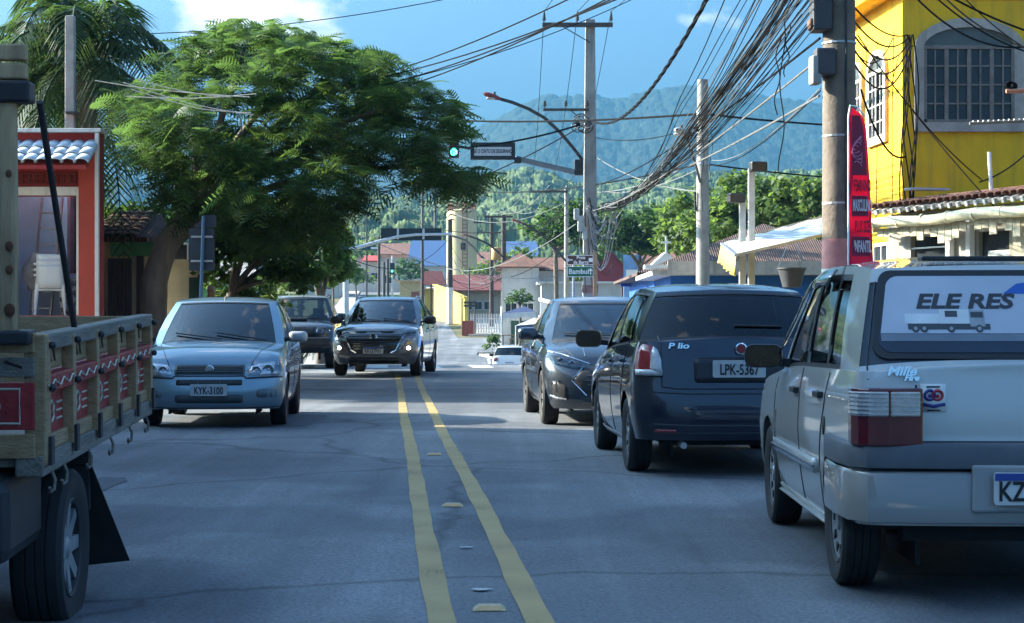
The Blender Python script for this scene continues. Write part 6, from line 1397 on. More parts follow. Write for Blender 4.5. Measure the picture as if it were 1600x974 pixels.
def person():
    D = 35.0; x = at(330, 0, D).x; z = ground_z(0, D)+.13; H = 1.70
    root = thing('person', 'grey-haired person in a pink shirt standing behind the blue-grey hatchback', 'person', (x, D, z))
    J = {'pel': (0, 0, .95), 'ab': (0, 0, 1.1), 'ch': (0, .0, 1.32), 'nk': (0, 0, 1.47), 'hd': (0, -.01, 1.56), 'tp': (0, -.01, 1.66)}
    V = []; E = []; Rd = []
    def ad(p, r, par=None):
        V.append(p); Rd.append(r)
        if par is not None: E.append((par, len(V)-1))
        return len(V)-1
    a = ad((0, 0, .95), (.16, .12)); b = ad((0, 0, 1.12), (.15, .11), a); c = ad((0, 0, 1.33), (.18, .12), b); n = ad((0, 0, 1.47), (.06, .06), c); h = ad((0, -.01, 1.58), (.08, .095), n); ad((0, -.01, 1.68), (.06, .07), h)
    for s in (-1, 1):
        sh = ad((s*.20, 0, 1.38), (.06, .06), c); el = ad((s*.25, .02, 1.12), (.045, .045), sh); wr_ = ad((s*.26, -.05, .90), (.03, .03), el); hn = ad((s*.26, -.07, .82), (.035, .02), wr_)
        for f in range(4): k = ad((s*.26+(f-1.5)*.018, -.08, .77), (.009, .009), hn); ad((s*.26+(f-1.5)*.018, -.085, .72+.008*abs(f-1)), (.008, .008), k)
        k = ad((s*.225, -.09, .80), (.010, .010), hn); ad((s*.215, -.10, .76), (.009, .009), k)
        hp = ad((s*.09, 0, .88), (.09, .10), a); kn = ad((s*.10, -.01, .48), (.06, .06), hp); an = ad((s*.10, .01, .08), (.04, .045), kn); ad((s*.11, -.14, .035), (.04, .03), an)
    me = bpy.data.meshes.new('body'); me.from_pydata(V, E, []); o = bpy.data.objects.new('body', me); col.objects.link(o); o.parent = root
    sk = o.modifiers.new('skin', 'SKIN')
    for i, r_ in enumerate(Rd): me.skin_vertices[0].data[i].radius = r_
    me.skin_vertices[0].data[0].use_root = True
    sb = o.modifiers.new('sub', 'SUBSURF'); sb.levels = 1; sb.render_levels = 2
    me.materials.append(mat('skin', (.38, .22, .15), .6, var=.1))
    b = MB(); b.sphere((0, .015, 1.60), (.088, .10, .10), 14); b.build('hair', mat('grey_hair', (.42, .41, .40), .9, var=.3, scale=40), root, smooth=True, local=True)
    b = MB(); b.grid([[(rx*math.cos(q), ry*math.sin(q), zz) for q in [2*math.pi*k/16 for k in range(16)]] for zz, rx, ry in ((.88, .185, .14), (1.1, .18, .135), (1.3, .205, .145), (1.40, .20, .12), (1.46, .09, .085))], closed=True)
    for s in (-1, 1): b.tube([(s*.19, 0, 1.38), (s*.235, .01, 1.2), (s*.25, .015, 1.13)], [.075, .068, .065], 10)
    b.build('shirt', mat('pink_shirt', (.55, .25, .27), .85, var=.15), root, smooth=True, local=True)
    b = MB()
    for s in (-1, 1): b.tube([(s*.09, 0, .93), (s*.10, -.01, .5), (s*.10, .01, .1)], [.115, .085, .07], 10)
    b.build('trousers', mat('dark_trousers', (.04, .05, .08), .85), root, smooth=True, local=True)
    for s in (-1, 1):
        b = MB(); b.sphere((s*.03, -.098, 1.60), .012, 6); b.build('eye', BLACKINK, root, local=True)
    b = MB(); b.add([(-.015, -.095, 1.57), (.015, -.095, 1.57), (0, -.125, 1.565), (0, -.098, 1.605)], [(0, 1, 2), (0, 2, 3), (1, 3, 2)]); b.build('nose', mat('skin', (.38, .22, .15)), root, local=True)
    b = MB(); b.box((0, -.092, 1.535), (.045, .01, .008)); b.build('mouth', mat('lips', (.25, .10, .09), .6), root, local=True)

# ------------------------------------------------------------------ right side
YEL = mat('yellow_wall', (.86, .48, .012), .8, var=.16, scale=1.6, streak=.35); TRIMP = mat('pinkish_trim', (.42, .37, .33), .85, var=.25, scale=5, streak=.3)
OLDWOOD = mat('weathered_frame', (.20, .17, .15), .8, var=.35, scale=8)
PANE = mat('window_pane', (.035, .04, .045), .12, var=.4, scale=3)
def arched_window(root, o, u, n, w, h, rise, trim=.12, cols=6, rows=4, bays=(2, 4), frame=OLDWOOD, tm=TRIMP, pane_gap=.03):
    """o = bottom centre on the wall, u along the wall, n outward"""
    o, u, n = Vector(o), Vector(u).normalized(), Vector(n).normalized(); up = Vector((0, 0, 1))
    def Q(a, z, q=0): return o+u*a+up*z+n*q
    N_ = 12; arc = [(w/2*math.cos(math.pi*k/N_), h+rise*math.sin(math.pi*k/N_)) for k in range(N_+1)]; out = [((w/2+trim)*math.cos(math.pi*k/N_), h+(rise+trim)*math.sin(math.pi*k/N_)) for k in range(N_+1)]
    inn = [(w/2, 0)]+arc+[(-w/2, 0)]; ot = [(w/2+trim, -trim)]+out+[(-w/2-trim, -trim)]
    b = MB(); k = len(inn); loop = []
    for P, q in ((inn, -.02), (inn, .06), (ot, .06), (ot, -.02)): loop.append([Q(a, z, q) for a, z in P])
    V = [p for r_ in loop for p in r_]; F = []
    for s in range(3):
        for i in range(k): j = (i+1) % k; F.append((s*k+i, s*k+j, (s+1)*k+j, (s+1)*k+i))
    b.add(V, F); b.build('window_surround', tm, root)
    b = MB(); b.add([Q(a, z, .004) for a, z in inn], [tuple(range(k))]); b.build('window_reveal', mat('reveal_dark', (.05, .048, .045), .9), root)
    b = MB(); fw = .045
    b.bar(Q(-w/2+fw/2, 0, .03), Q(-w/2+fw/2, h, .03), fw, .05, n); b.bar(Q(w/2-fw/2, 0, .03), Q(w/2-fw/2, h, .03), fw, .05, n); b.bar(Q(-w/2, fw/2, .03), Q(w/2, fw/2, .03), .05, fw, up); b.bar(Q(-w/2, h, .032), Q(w/2, h, .032), .06, fw*1.3, up)
    for c in range(1, cols): a = -w/2+w*c/cols; t = .06 if c in bays else .024; b.bar(Q(a, fw, .03), Q(a, h-fw*.6, .03), t, .05 if t > .04 else .035, n)
    for r_ in range(1, rows): z = h*r_/rows; b.bar(Q(-w/2+fw, z, .028), Q(w/2-fw, z, .028), .034, .024, up)
    b.build('window_frame', frame, root)
    b = MB(); pw, ph = w/cols-pane_gap, h/rows-pane_gap; me = None
    for c in range(cols):
        for r_ in range(rows):
            q = MB(); a = -w/2+w*(c+.5)/cols; z = h*(r_+.5)/rows; j = random.uniform(-.004, .004)
            q.add([Q(a-pw/2, z-ph/2, .016), Q(a+pw/2, z-ph/2, .016+j), Q(a+pw/2, z+ph/2, .016+j), Q(a-pw/2, z+ph/2, .016)], [(0, 1, 2, 3)]); q.build('pane', PANE, root)
    b = MB(); P = [(x, z) for x, z in arc]; b.add([Q(a*.96, h+.03+(z-h)*.93, .012) for a, z in P], [tuple(range(len(P)))]); b.build('fanlight', mat('fanlight_glass', (.10, .11, .10), .3, var=.3), root)
def yellow_house():
    D = 26.0; x0 = (1410-800)*D/FPX; zb = ground_z(0, D)+.14; u = Vector((-.072, 1, 0)).normalized(); nl = Vector((-1, -.072, 0)).normalized()
    Lw = 3.4; zt = 6.15; A = Vector((x0, D, 0)); Bk = A+u*Lw; Rr = 5.5
    root = thing('yellow_house', 'bright yellow two-storey house with arched wooden windows at the right edge', 'house', (x0+2, D+2, zb))
    b = MB(); p = [A, A+Vector((Rr, 0, 0)), Bk+Vector((Rr, 0, 0)), Bk]; b.add([(q.x, q.y, zb-.3) for q in p]+[(q.x, q.y, zt) for q in p], [(0, 1, 5, 4), (1, 2, 6, 5), (2, 3, 7, 6), (3, 0, 4, 7), (4, 5, 6, 7)]); b.build('wall', YEL, root)
    b = MB(); o = .34; p = [A+Vector((-o, -.12, 0)), A+Vector((Rr+.4, -.12, 0)), Bk+Vector((Rr+.4, o, 0)), Bk+Vector((-o, .1, 0))]; b.add([(q.x, q.y, zt) for q in p]+[(q.x, q.y, zt+.22) for q in p], [(3, 2, 1, 0), (4, 5, 6, 7), (0, 1, 5, 4), (1, 2, 6, 5), (2, 3, 7, 6), (3, 0, 4, 7)]); b.build('eave_slab', YEL, root)
    b = MB(); b.box((x0+Rr/2, D+Lw/2, zt+.9), (Rr-.4, Lw-.4, 1.3)); b.build('parapet', YEL, root)
    f = lambda px, py: at(px, py, D)
    c = f(1513, 192); arched_window(root, (c.x, D-.002, c.z), (1, 0, 0), (0, -1, 0), 1.36, 1.13, .30, .14, 8, 4, (2, 6, 4))
    for s, wd in ((1.25, .62), (2.55, .55)):
        q = A+u*s; z = 4.05; arched_window(root, (q.x, q.y, z), (u.x, u.y, 0), (nl.x, nl.y, 0), wd+.25, 1.05, .26, .09, 4, 4, (2,), mat('pale_frame', (.45, .42, .38), .7, var=.2), mat('cream_trim', (.55, .47, .36), .8, var=.2))
    # lower storey openings on the left face
    q = A+u*1.0; window(root, (q.x+nl.x*.02, q.y+nl.y*.02, 1.9), .8, 1.0, (nl.x, nl.y, 0), WHITE)
    # lean-to shop with tiled porch along the front
    E0, E1 = Vector((5.30, 25.9, 2.86)), Vector((7.35, 21.2, 2.86)); du = (E1-E0).normalized(); dn = Vector((-du.y, du.x, 0))
    if dn.x < 0: dn = -dn          # dn points back, away from the road
    lean = thing('porch_shop', 'cream lean-to shop with ragged red tile porch under the yellow house', 'shop', (E0.x+1.4, E0.y-2, zb)); Ln = (E1-E0).length
    up = (dn*1.0+Vector((0, 0, .15))).normalized(); un = du.cross(up); un = un if un.z > 0 else -un
    TL = mat('terracotta', (.27, .105, .065), .85, var=.5, scale=3.2, c2=(.09, .045, .035)); w = .155
    tile_field(lean, E0, du, up, un, int(Ln/w), 4, w, .30, TL, 'roof_tile', h=.055)
    b = MB(); v = [E0-Vector((0, 0, .03)), E1-Vector((0, 0, .03)), E1+up*1.2-Vector((0, 0, .03)), E0+up*1.2-Vector((0, 0, .03))]; b.add(v+[q-Vector((0, 0, .05)) for q in v], [(0, 1, 2, 3), (7, 6, 5, 4), (0, 4, 5, 1), (1, 5, 6, 2), (2, 6, 7, 3), (3, 7, 4, 0)]); b.build('roof_boarding', OLDWOOD, lean)
    for k in range(int(Ln/.19)):
        q = E0+du*(.1+k*.19); b = MB(); b.bar(q-dn*.03-Vector((0, 0, .075)), q+dn*.5+Vector((0, 0, .10)), .05, .07); b.build('rafter_end', mat('white_rafter', (.60, .57, .50), .8, var=.2), lean)
    GP = mat('cream_pipe', (.58, .53, .36), .6, var=.25, scale=6, streak=.5); g0 = E0-Vector((0, 0, .24))-dn*.02; g1 = E1-Vector((0, 0, .22))-dn*.02
    b = MB(); b.tube([g0.lerp(g1, k/12)+Vector((0, 0, .02*math.sin(k*1.3))) for k in range(13)], .075, 12); b.build('gutter_pipe', GP, lean, smooth=True)
    for k in range(9):
        q = g0.lerp(g1, (k+.5)/9); b = MB(); b.tube([q-du*.02, q+du*.02], .083, 12); b.build('pipe_clip', GP, lean)
    CW = mat('cream_boards', (.46, .41, .29), .8, var=.35, scale=4, streak=.7)
    for k in range(int(Ln/.16)):                      # ragged valance boards
        q = E0+du*(.08+k*.16)+dn*.10; hh = random.choice((.05, .12, .16, .20, .26))*random.uniform(.8, 1.1); b = MB(); b.box((q.x, q.y, 2.55-hh/2), (.145, .02, hh), math.atan2(du.y, du.x)); b.build('valance_board', CW, lean)
    W0, W1 = E0+dn*.45, E1+dn*.45; rz = math.atan2(du.y, du.x); zt2 = 2.78
    def seg(s0, s1, z0, z1, nm, m_, off=0, th=.08): q = W0+du*((s0+s1)/2)-dn*off; b = MB(); b.box((q.x, q.y, (z0+z1)/2), (s1-s0, th, z1-z0), rz); return b.build(nm, m_, lean)
    GW = mat('shop_grey_wall', (.34, .31, .26), .85, var=.25, scale=3, streak=.4)
    seg(0, .55, zb-.2, zt2, 'wall', GW); seg(.55, 1.45, zb-.2, 1.35, 'wall', GW); seg(.55, 1.45, 2.42, zt2, 'wall', GW); seg(1.45, 2.1, zb-.2, zt2, 'wall', GW); seg(2.1, 2.75, zb-.2, 1.2, 'wall', GW); seg(2.1, 2.75, 2.42, zt2, 'wall', GW); seg(2.75, Ln, zb-.2, zt2, 'wall', CW)
    seg(.56, 1.44, 1.35, 2.42, 'shop_window', DARKGLASS, -.05, .03); seg(2.1, 2.75, 1.2, 2.42, 'shop_window', DARKGLASS, -.05, .03)
    for z in (1.75, 2.02, 2.25):
        q = W0-dn*.02; b = MB(); b.tube([q+du*.56+Vector((0, 0, z-q.z)), q+du*1.44+Vector((0, 0, z-q.z))], .012, 6); b.build('window_bar', WHITE, lean)
    for s in (1.5, 1.95): seg(s, s+.09, zb, 2.7, 'post', WHITE, .1, .09)
    seg(2.3, 2.75, 1.25, 2.15, 'poster', mat('faded_poster', (.48, .46, .42), .7, var=.5, scale=7), .03, .01)
    b = MB(); b.box((E0.x+.75, E0.y-.7, 3.10), (.62, .22, .03), R(15)); b.build('loose_sheet', STEEL, lean)
    q = at(1549, 285, 24); b = MB(); b.tube([(q.x, 24, q.z-.15), (q.x-.03, 24, q.z+.42)], .028, 8); b.build('vent_pipe', WHITE, lean)
def feather_flag():
    D = 16.6; f = lambda px, py: at(px, py, D)
    root = thing('feather_flag', 'tall pink feather flag with white and dark lettering beside the thick pole', 'flag', (f(1327, 0).x, D, ground_z(0, D)+.13))
    CL = leafmat('pink_cloth', (.70, .02, .08), (.9, .04, .14), (.78, .03, .10)); MR = mat('maroon_print', (.22, .014, .05), .75, var=.2, scale=6); LT = mat('pink_white_print', (.75, .60, .64), .7)
    yaw = R(10)
    def cloth(px, py, off=0): p = f(px, py); w = .012*math.sin(p.z*5+px*.05); return Vector((p.x, D+(px-1327)*.0016+w-off, p.z))
    rt = [(1331, 168), (1340, 170), (1350, 182), (1355, 200), (1358, 240), (1361, 300), (1365, 370), (1369, 440), (1371, 500), (1371, 540)]
    b = MB(); rows = []
    for py in list(range(168, 545, 8)):
        xr_ = np.interp(py, [q[1] for q in rt], [q[0] for q in rt]); rows.append([cloth(1327+(xr_-1327)*k/6, py) for k in range(7)])
    b.grid(rows); c = b.build('cloth', CL, root, smooth=True, solid=.004)
    def band(y0, y1, m_, nm, x0=1331, mx=5):
        b = MB(); rows = []
        for k in range(7):
            py = y0+(y1-y0)*k/6; xr_ = np.interp(py, [q[1] for q in rt], [q[0] for q in rt])-mx; rows.append([cloth(x0+(xr_-x0)*j/5, py, .006) for j in range(6)])
        b.grid(rows); return b.build(nm, m_, c, smooth=True)
    band(180, 274, MR, 'printed_panel', mx=4); band(306, 338, MR, 'printed_band'); band(370, 400, MR, 'printed_band')
    for s, py, m_, w in (('FEMININO', 291, MR, 31), ('MASCULINO', 322, LT, 32), ('PLUS SIZE', 355, MR, 33), ('INFANTIL', 386, LT, 34)):
        p = cloth(1332+w/2, py, .016); t = text('lettering', s, c, p, .155, m_, rot=(R(90), 0, R(9)), bold=.004, local=False, xs=(w*D/FPX)/(len(s)*.155*.64))
    for k in range(9):                              # ornamental scribble of the print
        a = k*.7; q = MB(); pts = [cloth(1338+8*math.sin(a*1.3+t*.6)+t*.5, 216+k*5+4*math.cos(a+t), .011) for t in range(6)]; q.tube(pts, .006, 4); q.build('printed_flourish', mat('pink_print', (.62, .20, .30), .7), c)
    b = MB(); p0 = f(1326, 560); p1 = f(1326, 175); b.tube([(p0.x, D+.01, ground_z(0, D)), (p1.x, D+.01, p1.z-.05), (f(1329, 166).x, D+.01, f(0, 165).z), (f(1340, 166).x, D+.015, f(0, 167).z), (f(1352, 180).x, D+.03, f(0, 182).z)], .010, 6); b.build('pole', WHITE, root)
    b = MB(); b.lathe([(.22, 0), (.20, .05), (.05, .08), (.02, .25)], 16, Matrix.Translation((p0.x, D+.01, ground_z(0, D)+.14))); b.build('base', BLACK, root, smooth=True)
def near_pole():
    D = 18.0; root, t = pole('utility_pole', 'thick stained concrete pole with pink painted band beside the feather flag', 1311, -700, D, .185, .155, mat('stained_concrete', (.25, .20, .15), .9, var=.4, scale=3, bump=.4, bscale=18, streak=.8, c2=(.10, .075, .06)))
    x = t.x; f = lambda py: at(0, py, D).z
    for z0, z1, c, nm in ((f(420), f(374), (.55, .22, .19), 'pink'), (f(470), f(420.5), (.62, .60, .55), 'white')):
        b = MB(); b.tube([(x, D, z0), (x, D, z1)], .1805, 20, cap=False); b.build('painted_band', mat(nm+'_band_paint', c, .8, var=.25, scale=6), root, smooth=True)
    for py in (70, 215, 320):
        b = MB(); b.tube([(x, D, f(py)), (x, D, f(py)+.02)], .179, 20); b.build('strap', STEEL, root)
    DK = mat('dark_box', (.05, .05, .055), .6, var=.3); GB = mat('grey_box', (.30, .31, .30), .6, var=.25)
    b = MB(); b.box((x-.20, D-.05, f(10)), (.20, .26, .55)); b.build('junction_box', DK, root, bevel=.02)
    b = MB(); b.box((x-.24, D-.06, f(40)), (.18, .2, .10)); b.build('box_bracket', RUSTY, root, bevel=.015)
    b = MB(); b.box((x-.17, D-.08, f(100)), (.20, .24, .28)); b.build('junction_box', DK, root, bevel=.02)
    b = MB(); b.box((x-.27, D-.12, f(113)), (.10, .16, .30), R(8)); b.build('meter_box', GB, root, bevel=.02)
    b = MB(); b.tube([(x+.04, D-.18, f(330)), (x+.04, D-.18, f(-300))], .012, 6); b.build('conduit', BLACK, root)
    tips = crossarm(root, (x, D, 8.6), -1.1, 1.1, 3)
    return root, x, D, tips
RUSTY = mat('rusty_bracket', (.17, .08, .045), .85, var=.5, scale=9)
def main_pole():
    D = 55.0; root, t = pole('utility_pole', 'tall square concrete pole with timber crossarm and tangled cables in the centre', 922, 31, D, .26, .15, mat('grey_concrete', (.33, .31, .285), .9, var=.3, scale=2, bump=.4, bscale=14, streak=.5), square=True)
    x = t.x; f = lambda py: at(0, py, D).z; tips = crossarm(root, (x, D, f(41)), (847-922)*D/FPX, (957-922)*D/FPX, 3, .14, -.85, .36)
    tips2 = crossarm(root, (x, D, f(173)), (848-922)*D/FPX, -.05, 3, .08, -.6, .16)
    street_lamp_arm(root, [at(910, 250, D-.2), at(896, 232, D-.5), at(875, 207, D-.9), at(850, 184, D-1.3), at(825, 170, D-1.7), at(800, 160, D-1.9), at(782, 155, D-2)], .055, mat('dark_arm', (.05, .055, .06), .5, .4), hd=(-1, -.3, .30), hl=.56)
    b = MB(); q = at(904, 262, D-.3); b.box(q, (.28, .25, .5)); b.build('junction_box', BLACK, root, bevel=.03)
    for i, (px, py, w, h) in enumerate(((908, 350, .22, .5), (901, 335, .18, .35), (914, 365, .16, .4))):
        b = MB(); b.box(at(px, py, D-.35), (w, .2, h)); b.build('splice_case', mat('pale_case', (.42, .42, .40), .6, var=.3), root, bevel=.03)
    b = MB(); z0, z1 = f(455), f(440); b.box((x, D, f(452)), (.50, .42, .25)); b.build('painted_band', mat('faded_red_band', (.28, .15, .13), .85, var=.3), root)
    # loops of slack cable
    CB = mat('cable_grey', (.36, .36, .35), .6, var=.2); r = random.Random(4)
    for k in range(24):
        a = at(r.uniform(915, 928), r.uniform(305, 345), D-.35); e = at(r.uniform(940, 972), r.uniform(318, 345), D-.6); sag = r.uniform(.2, 1.9); b = MB()
        b.tube([a.lerp(e, i/14)-Vector((0, 0, sag*4*(i/14)*(1-i/14)))+Vector((0, .1*math.sin(i*.5+k), 0)) for i in range(15)], .014, 5); b.build('slack_cable', CB if k % 3 else BLACK, root)
    for k in range(10):
        c = at(908+r.uniform(-6, 8), 192+r.uniform(-8, 8), D-.3); b = MB(); rr = r.uniform(.12, .26); b.tube([c+Vector((rr*math.cos(q), .04*math.sin(2*q+k), rr*.8*math.sin(q))) for q in [2*math.pi*i/14 for i in range(15)]], .018, 5); b.build('cable_coil', BLACK if k % 2 else CB, root)
    for k in range(8):
        a = at(905+k*3, 300+r.uniform(0, 40), D-.38); b = MB(); b.tube([a+Vector((.06*math.sin(i*.9+k), -.02, -i*.28)) for i in range(10)], .012, 5); b.build('hanging_cable', CB if k % 2 else BLACK, root)
    # arm with lit signal and display panel
    A = mat('signal_arm', (.20, .22, .23), .5, .5, var=.2); b = MB(); p0, p1 = at(905, 271, D-.3), at(806, 248, D-.9); b.bar(p0, p1, .12, .16); b.build('signal_arm', A, root)
    b = MB(); b.box(at(809, 251, D-.95), (.22, .2, .18)); b.build('arm_clamp', BLACK, root)
    s = thing('message_sign', 'dark message panel with pale strip reading seat belt words on the signal arm', 'sign', tuple(at(770, 236, D-.95)), 0); c0, c1 = at(735, 250, D-.95), at(805, 223, D-.95)
    b = MB(); cx, cz = (c0.x+c1.x)/2, (c0.z+c1.z)/2; b.box((cx, D-.95, cz), (c1.x-c0.x, .16, c1.z-c0.z)); b.build('case', mat('sign_case', (.015, .018, .022), .5), s, bevel=.015)
    a0, a1 = at(741, 243.5, D-1.04), at(799, 230, D-1.04); b = MB(); b.box(((a0.x+a1.x)/2, D-1.035, (a0.z+a1.z)/2), (a1.x-a0.x, .012, a1.z-a0.z)); b.build('display_strip', mat('pale_strip', (.50, .52, .55), .5, var=.08), s)
    text('lettering', 'USE O CINTO DE SEGURANÇA', s, ((a0.x+a1.x)/2, D-1.046, (a0.z+a1.z)/2), .165, BLACKINK, bold=.004, local=False, xs=.58)
    g = thing('traffic_signal', 'green lit traffic signal showing among the tree leaves', 'traffic light', tuple(at(708, 238, D-1.1))); q = at(709, 238, D-1.1)
    b = MB(); b.box((q.x, D-1.0, q.z+.3), (.32, .2, .95)); b.build('housing', BLACK, g, bevel=.03)
    GL = mat('green_light', (.02, .5, .30), .3, emis=(.03, 1, .55), estr=6.0); OF = mat('unlit_lens', (.03, .02, .02), .3)
    for k, m_ in enumerate((GL, OF, OF)):
        b = MB(); b.lathe([(.105, 0), (.10, .02), (.06, .04), (0, .048)], 16, Matrix.Translation((q.x, D-1.10, q.z+.30*k)) @ Matrix.Rotation(R(90), 4, 'X')); b.build('signal_lens', m_, g, smooth=True)
        b = MB(); b.lathe([(.125, 0), (.125, .16)], 12, Matrix.Translation((q.x, D-1.10, q.z+.30*k)) @ Matrix.Rotation(R(90), 4, 'X'), a0=0, a1=math.pi); b.build('visor', BLACK, g, solid=.006)
    b = MB(); b.bar(at(735, 232, D-.9), at(706, 228, D-.9), .08, .08); b.build('bracket', BLACK, g)
    return root, x, D, tips, tips2
def second_pole():
    D = 43.0; root, t = pole('utility_pole', 'plain round grey concrete pole with small curved lamp behind the navy hatchback', 1098, 125, D, .185, .135, CONC)
    b = MB(); f = lambda py: at(0, py, D).z
    street_lamp_arm(root, [at(1094, 285, D-.15), at(1088, 262, D-.3), at(1080, 235, D-.5), at(1073, 215, D-.7), at(1068, 208, D-.9)], .035, mat('grey_arm', (.14, .15, .16), .5, .4), hd=(-.5, -1, .1), hm=mat('grey_lamp', (.30, .31, .30), .5), hl=.45)
    for py in (177, 255): b = MB(); b.tube([(t.x, D, f(py)-.05), (t.x, D, f(py)+.05)], .165, 16); b.build('clamp', STEEL, root)
    b = MB(); b.tube([(t.x-.18, D-.05, f(330)), (t.x-.2, D-.05, f(300))], .03, 8); b.build('cable_clip', BLACK, root)
    return t
def right_side():
    yellow_house(); feather_flag()
    D = 44.0; X = lambda px, d=D: (px-800)*d/FPX; Z = lambda py, d=D: CAMZ-(py-HOR)*d/FPX
    BLUE = mat('blue_wall', (.008, .11, .44), .75, var=.18, scale=2, streak=.2); root = house('blue_shop', 'low vivid blue shop with pale concrete fascia behind the navy hatchback', X(1048), X(1345), D, D+5, ground_z(0, D), Z(431), BLUE, 'flat', mat('fascia_concrete', (.42, .40, .36), .85, var=.25, streak=.5), over=.5, wins=((.12, 1.5, .8, .5),))
    b = MB(); b.box(((X(1040)+X(1350))/2, D-.55, Z(420)), (X(1350)-X(1040), .12, .34)); b.build('fascia', mat('fascia_concrete', (.42, .40, .36)), root)
    b = MB(); b.box(((X(1005)+X(1046))/2, D-.3, Z(418)), (X(1046)-X(1005), .5, .10)); b.build('porch_slab', WHITE, root)
    house('brown_roofed_house', 'blue-walled house under a broad brown tiled roof behind the plain pole', at(1022, 0, 52).x, at(1420, 0, 52).x, 52, 63, ground_z(0, 52), at(0, 424, 52).z, BLUE, 'hip', ROOFBROWN, 1.65, .55)
    ch = at(1041, 395, 75); t = thing('chapel', 'small white chapel gable topped by a cross above the brown roof', 'chapel', (ch.x, 75, ground_z(0, 75))); b = MB(); gz = ground_z(0, 75)
    b.add([(ch.x-.6, 75, gz), (ch.x+.6, 75, gz), (ch.x+.6, 75, ch.z-.5), (ch.x, 75, ch.z+.05), (ch.x-.6, 75, ch.z-.5)]+[(ch.x-.6, 77, gz), (ch.x+.6, 77, gz), (ch.x+.6, 77, ch.z-.5), (ch.x, 77, ch.z+.05), (ch.x-.6, 77, ch.z-.5)], [(0, 1, 2, 3, 4), (9, 8, 7, 6, 5), (1, 6, 7, 2), (0, 4, 9, 5), (2, 7, 8, 3), (3, 8, 9, 4)]); b.build('wall', WHITE, t)
    b = MB(); b.box((ch.x, 75, ch.z+.35), (.08, .08, .75)); b.box((ch.x, 75, ch.z+.45), (.42, .07, .08)); b.build('cross', WHITE, t)
    # white awning with yellow valance
    aw = thing('awning', 'sloping white awning with ragged yellow valance left of the thick pole', 'awning', (X(1210, 34), 34, ground_z(0, 34)))
    a, b_, c, d_ = at(1150, 399, 32), at(1292, 366, 32.0), at(1290, 338, 36), at(1127, 381, 36); WS = mat('awning_sheet', (.42, .46, .48), .6, var=.15, scale=3, streak=.2); YV = mat('yellow_valance', (.62, .46, .10), .75, var=.2, scale=5)
    b = MB(); n = 12; rows = [[a.lerp(b_, i/n).lerp(d_.lerp(c, i/n), j/8)+Vector((0, 0, .02*math.sin(i*2.1)-.05*math.sin(math.pi*j/8))) for j in range(9)] for i in range(n+1)]; b.grid(rows); b.build('sheet', WS, aw, smooth=True, solid=.015)
    b = MB(); rows = []
    for i in range(17):
        q = a.lerp(d_, i/16); rows.append([q, q+Vector((-.02+.03*math.sin(i*1.9), 0, -.22)), q+Vector((-.04+.05*math.sin(i*1.9), 0, -.36-.05*abs(math.sin(i*1.3))))])
    b.grid(rows); b.build('valance', YV, aw, smooth=True, solid=.008)
    b = MB(); b.bar(a, b_, .05, .05); b.bar(d_, c, .05, .05); b.bar(a, d_, .05, .05); b.build('frame', STEEL, aw)
    for px, yt_, dd, lb in ((1160, 312, 35.5, 'shorter white square post carrying a dark loudspeaker by the awning'), (1174, 263, 35.0, 'taller white square post with floodlight rising through the awning')):
        r_, t = pole('square_post', lb, px, yt_, dd, .07, .065, mat('white_post', (.55, .54, .50), .7, var=.2, streak=.4), True, 'white posts by the awning')
        b = MB(); q = Vector((t.x+(-.14 if px < 1170 else .12), dd-.1, t.z+.02)); b.box(q, (.34, .22, .20), R(12)); b.build('loudspeaker' if px < 1170 else 'floodlight', BLACK, r_, bevel=.03)
    hb = at(1237, 428, 38); t = thing('hanging_planter', 'dark tapered plant pot hanging from the blue shop fascia', 'planter', tuple(hb)); b = MB(); b.lathe([(.0, -.30), (.20, -.30), (.30, .08), (.33, .10), (.33, .13), (.28, .13), (.27, .05)], 16, Matrix.Translation(hb)); b.build('pot', mat('dark_pot', (.05, .05, .055), .6, var=.2), t, smooth=True)
    for s in (-1, 1): b = MB(); b.tube([hb+Vector((s*.3, 0, .12)), hb+Vector((s*.05, 0, .75))], .012, 5); b.build('hanger', STEEL, t)
    # trees behind
    def B(px, py, dd, rx, ry, rz): return (tuple(at(px, py, dd)), (rx, ry, rz))
    G = 'dark trees behind the blue shop'
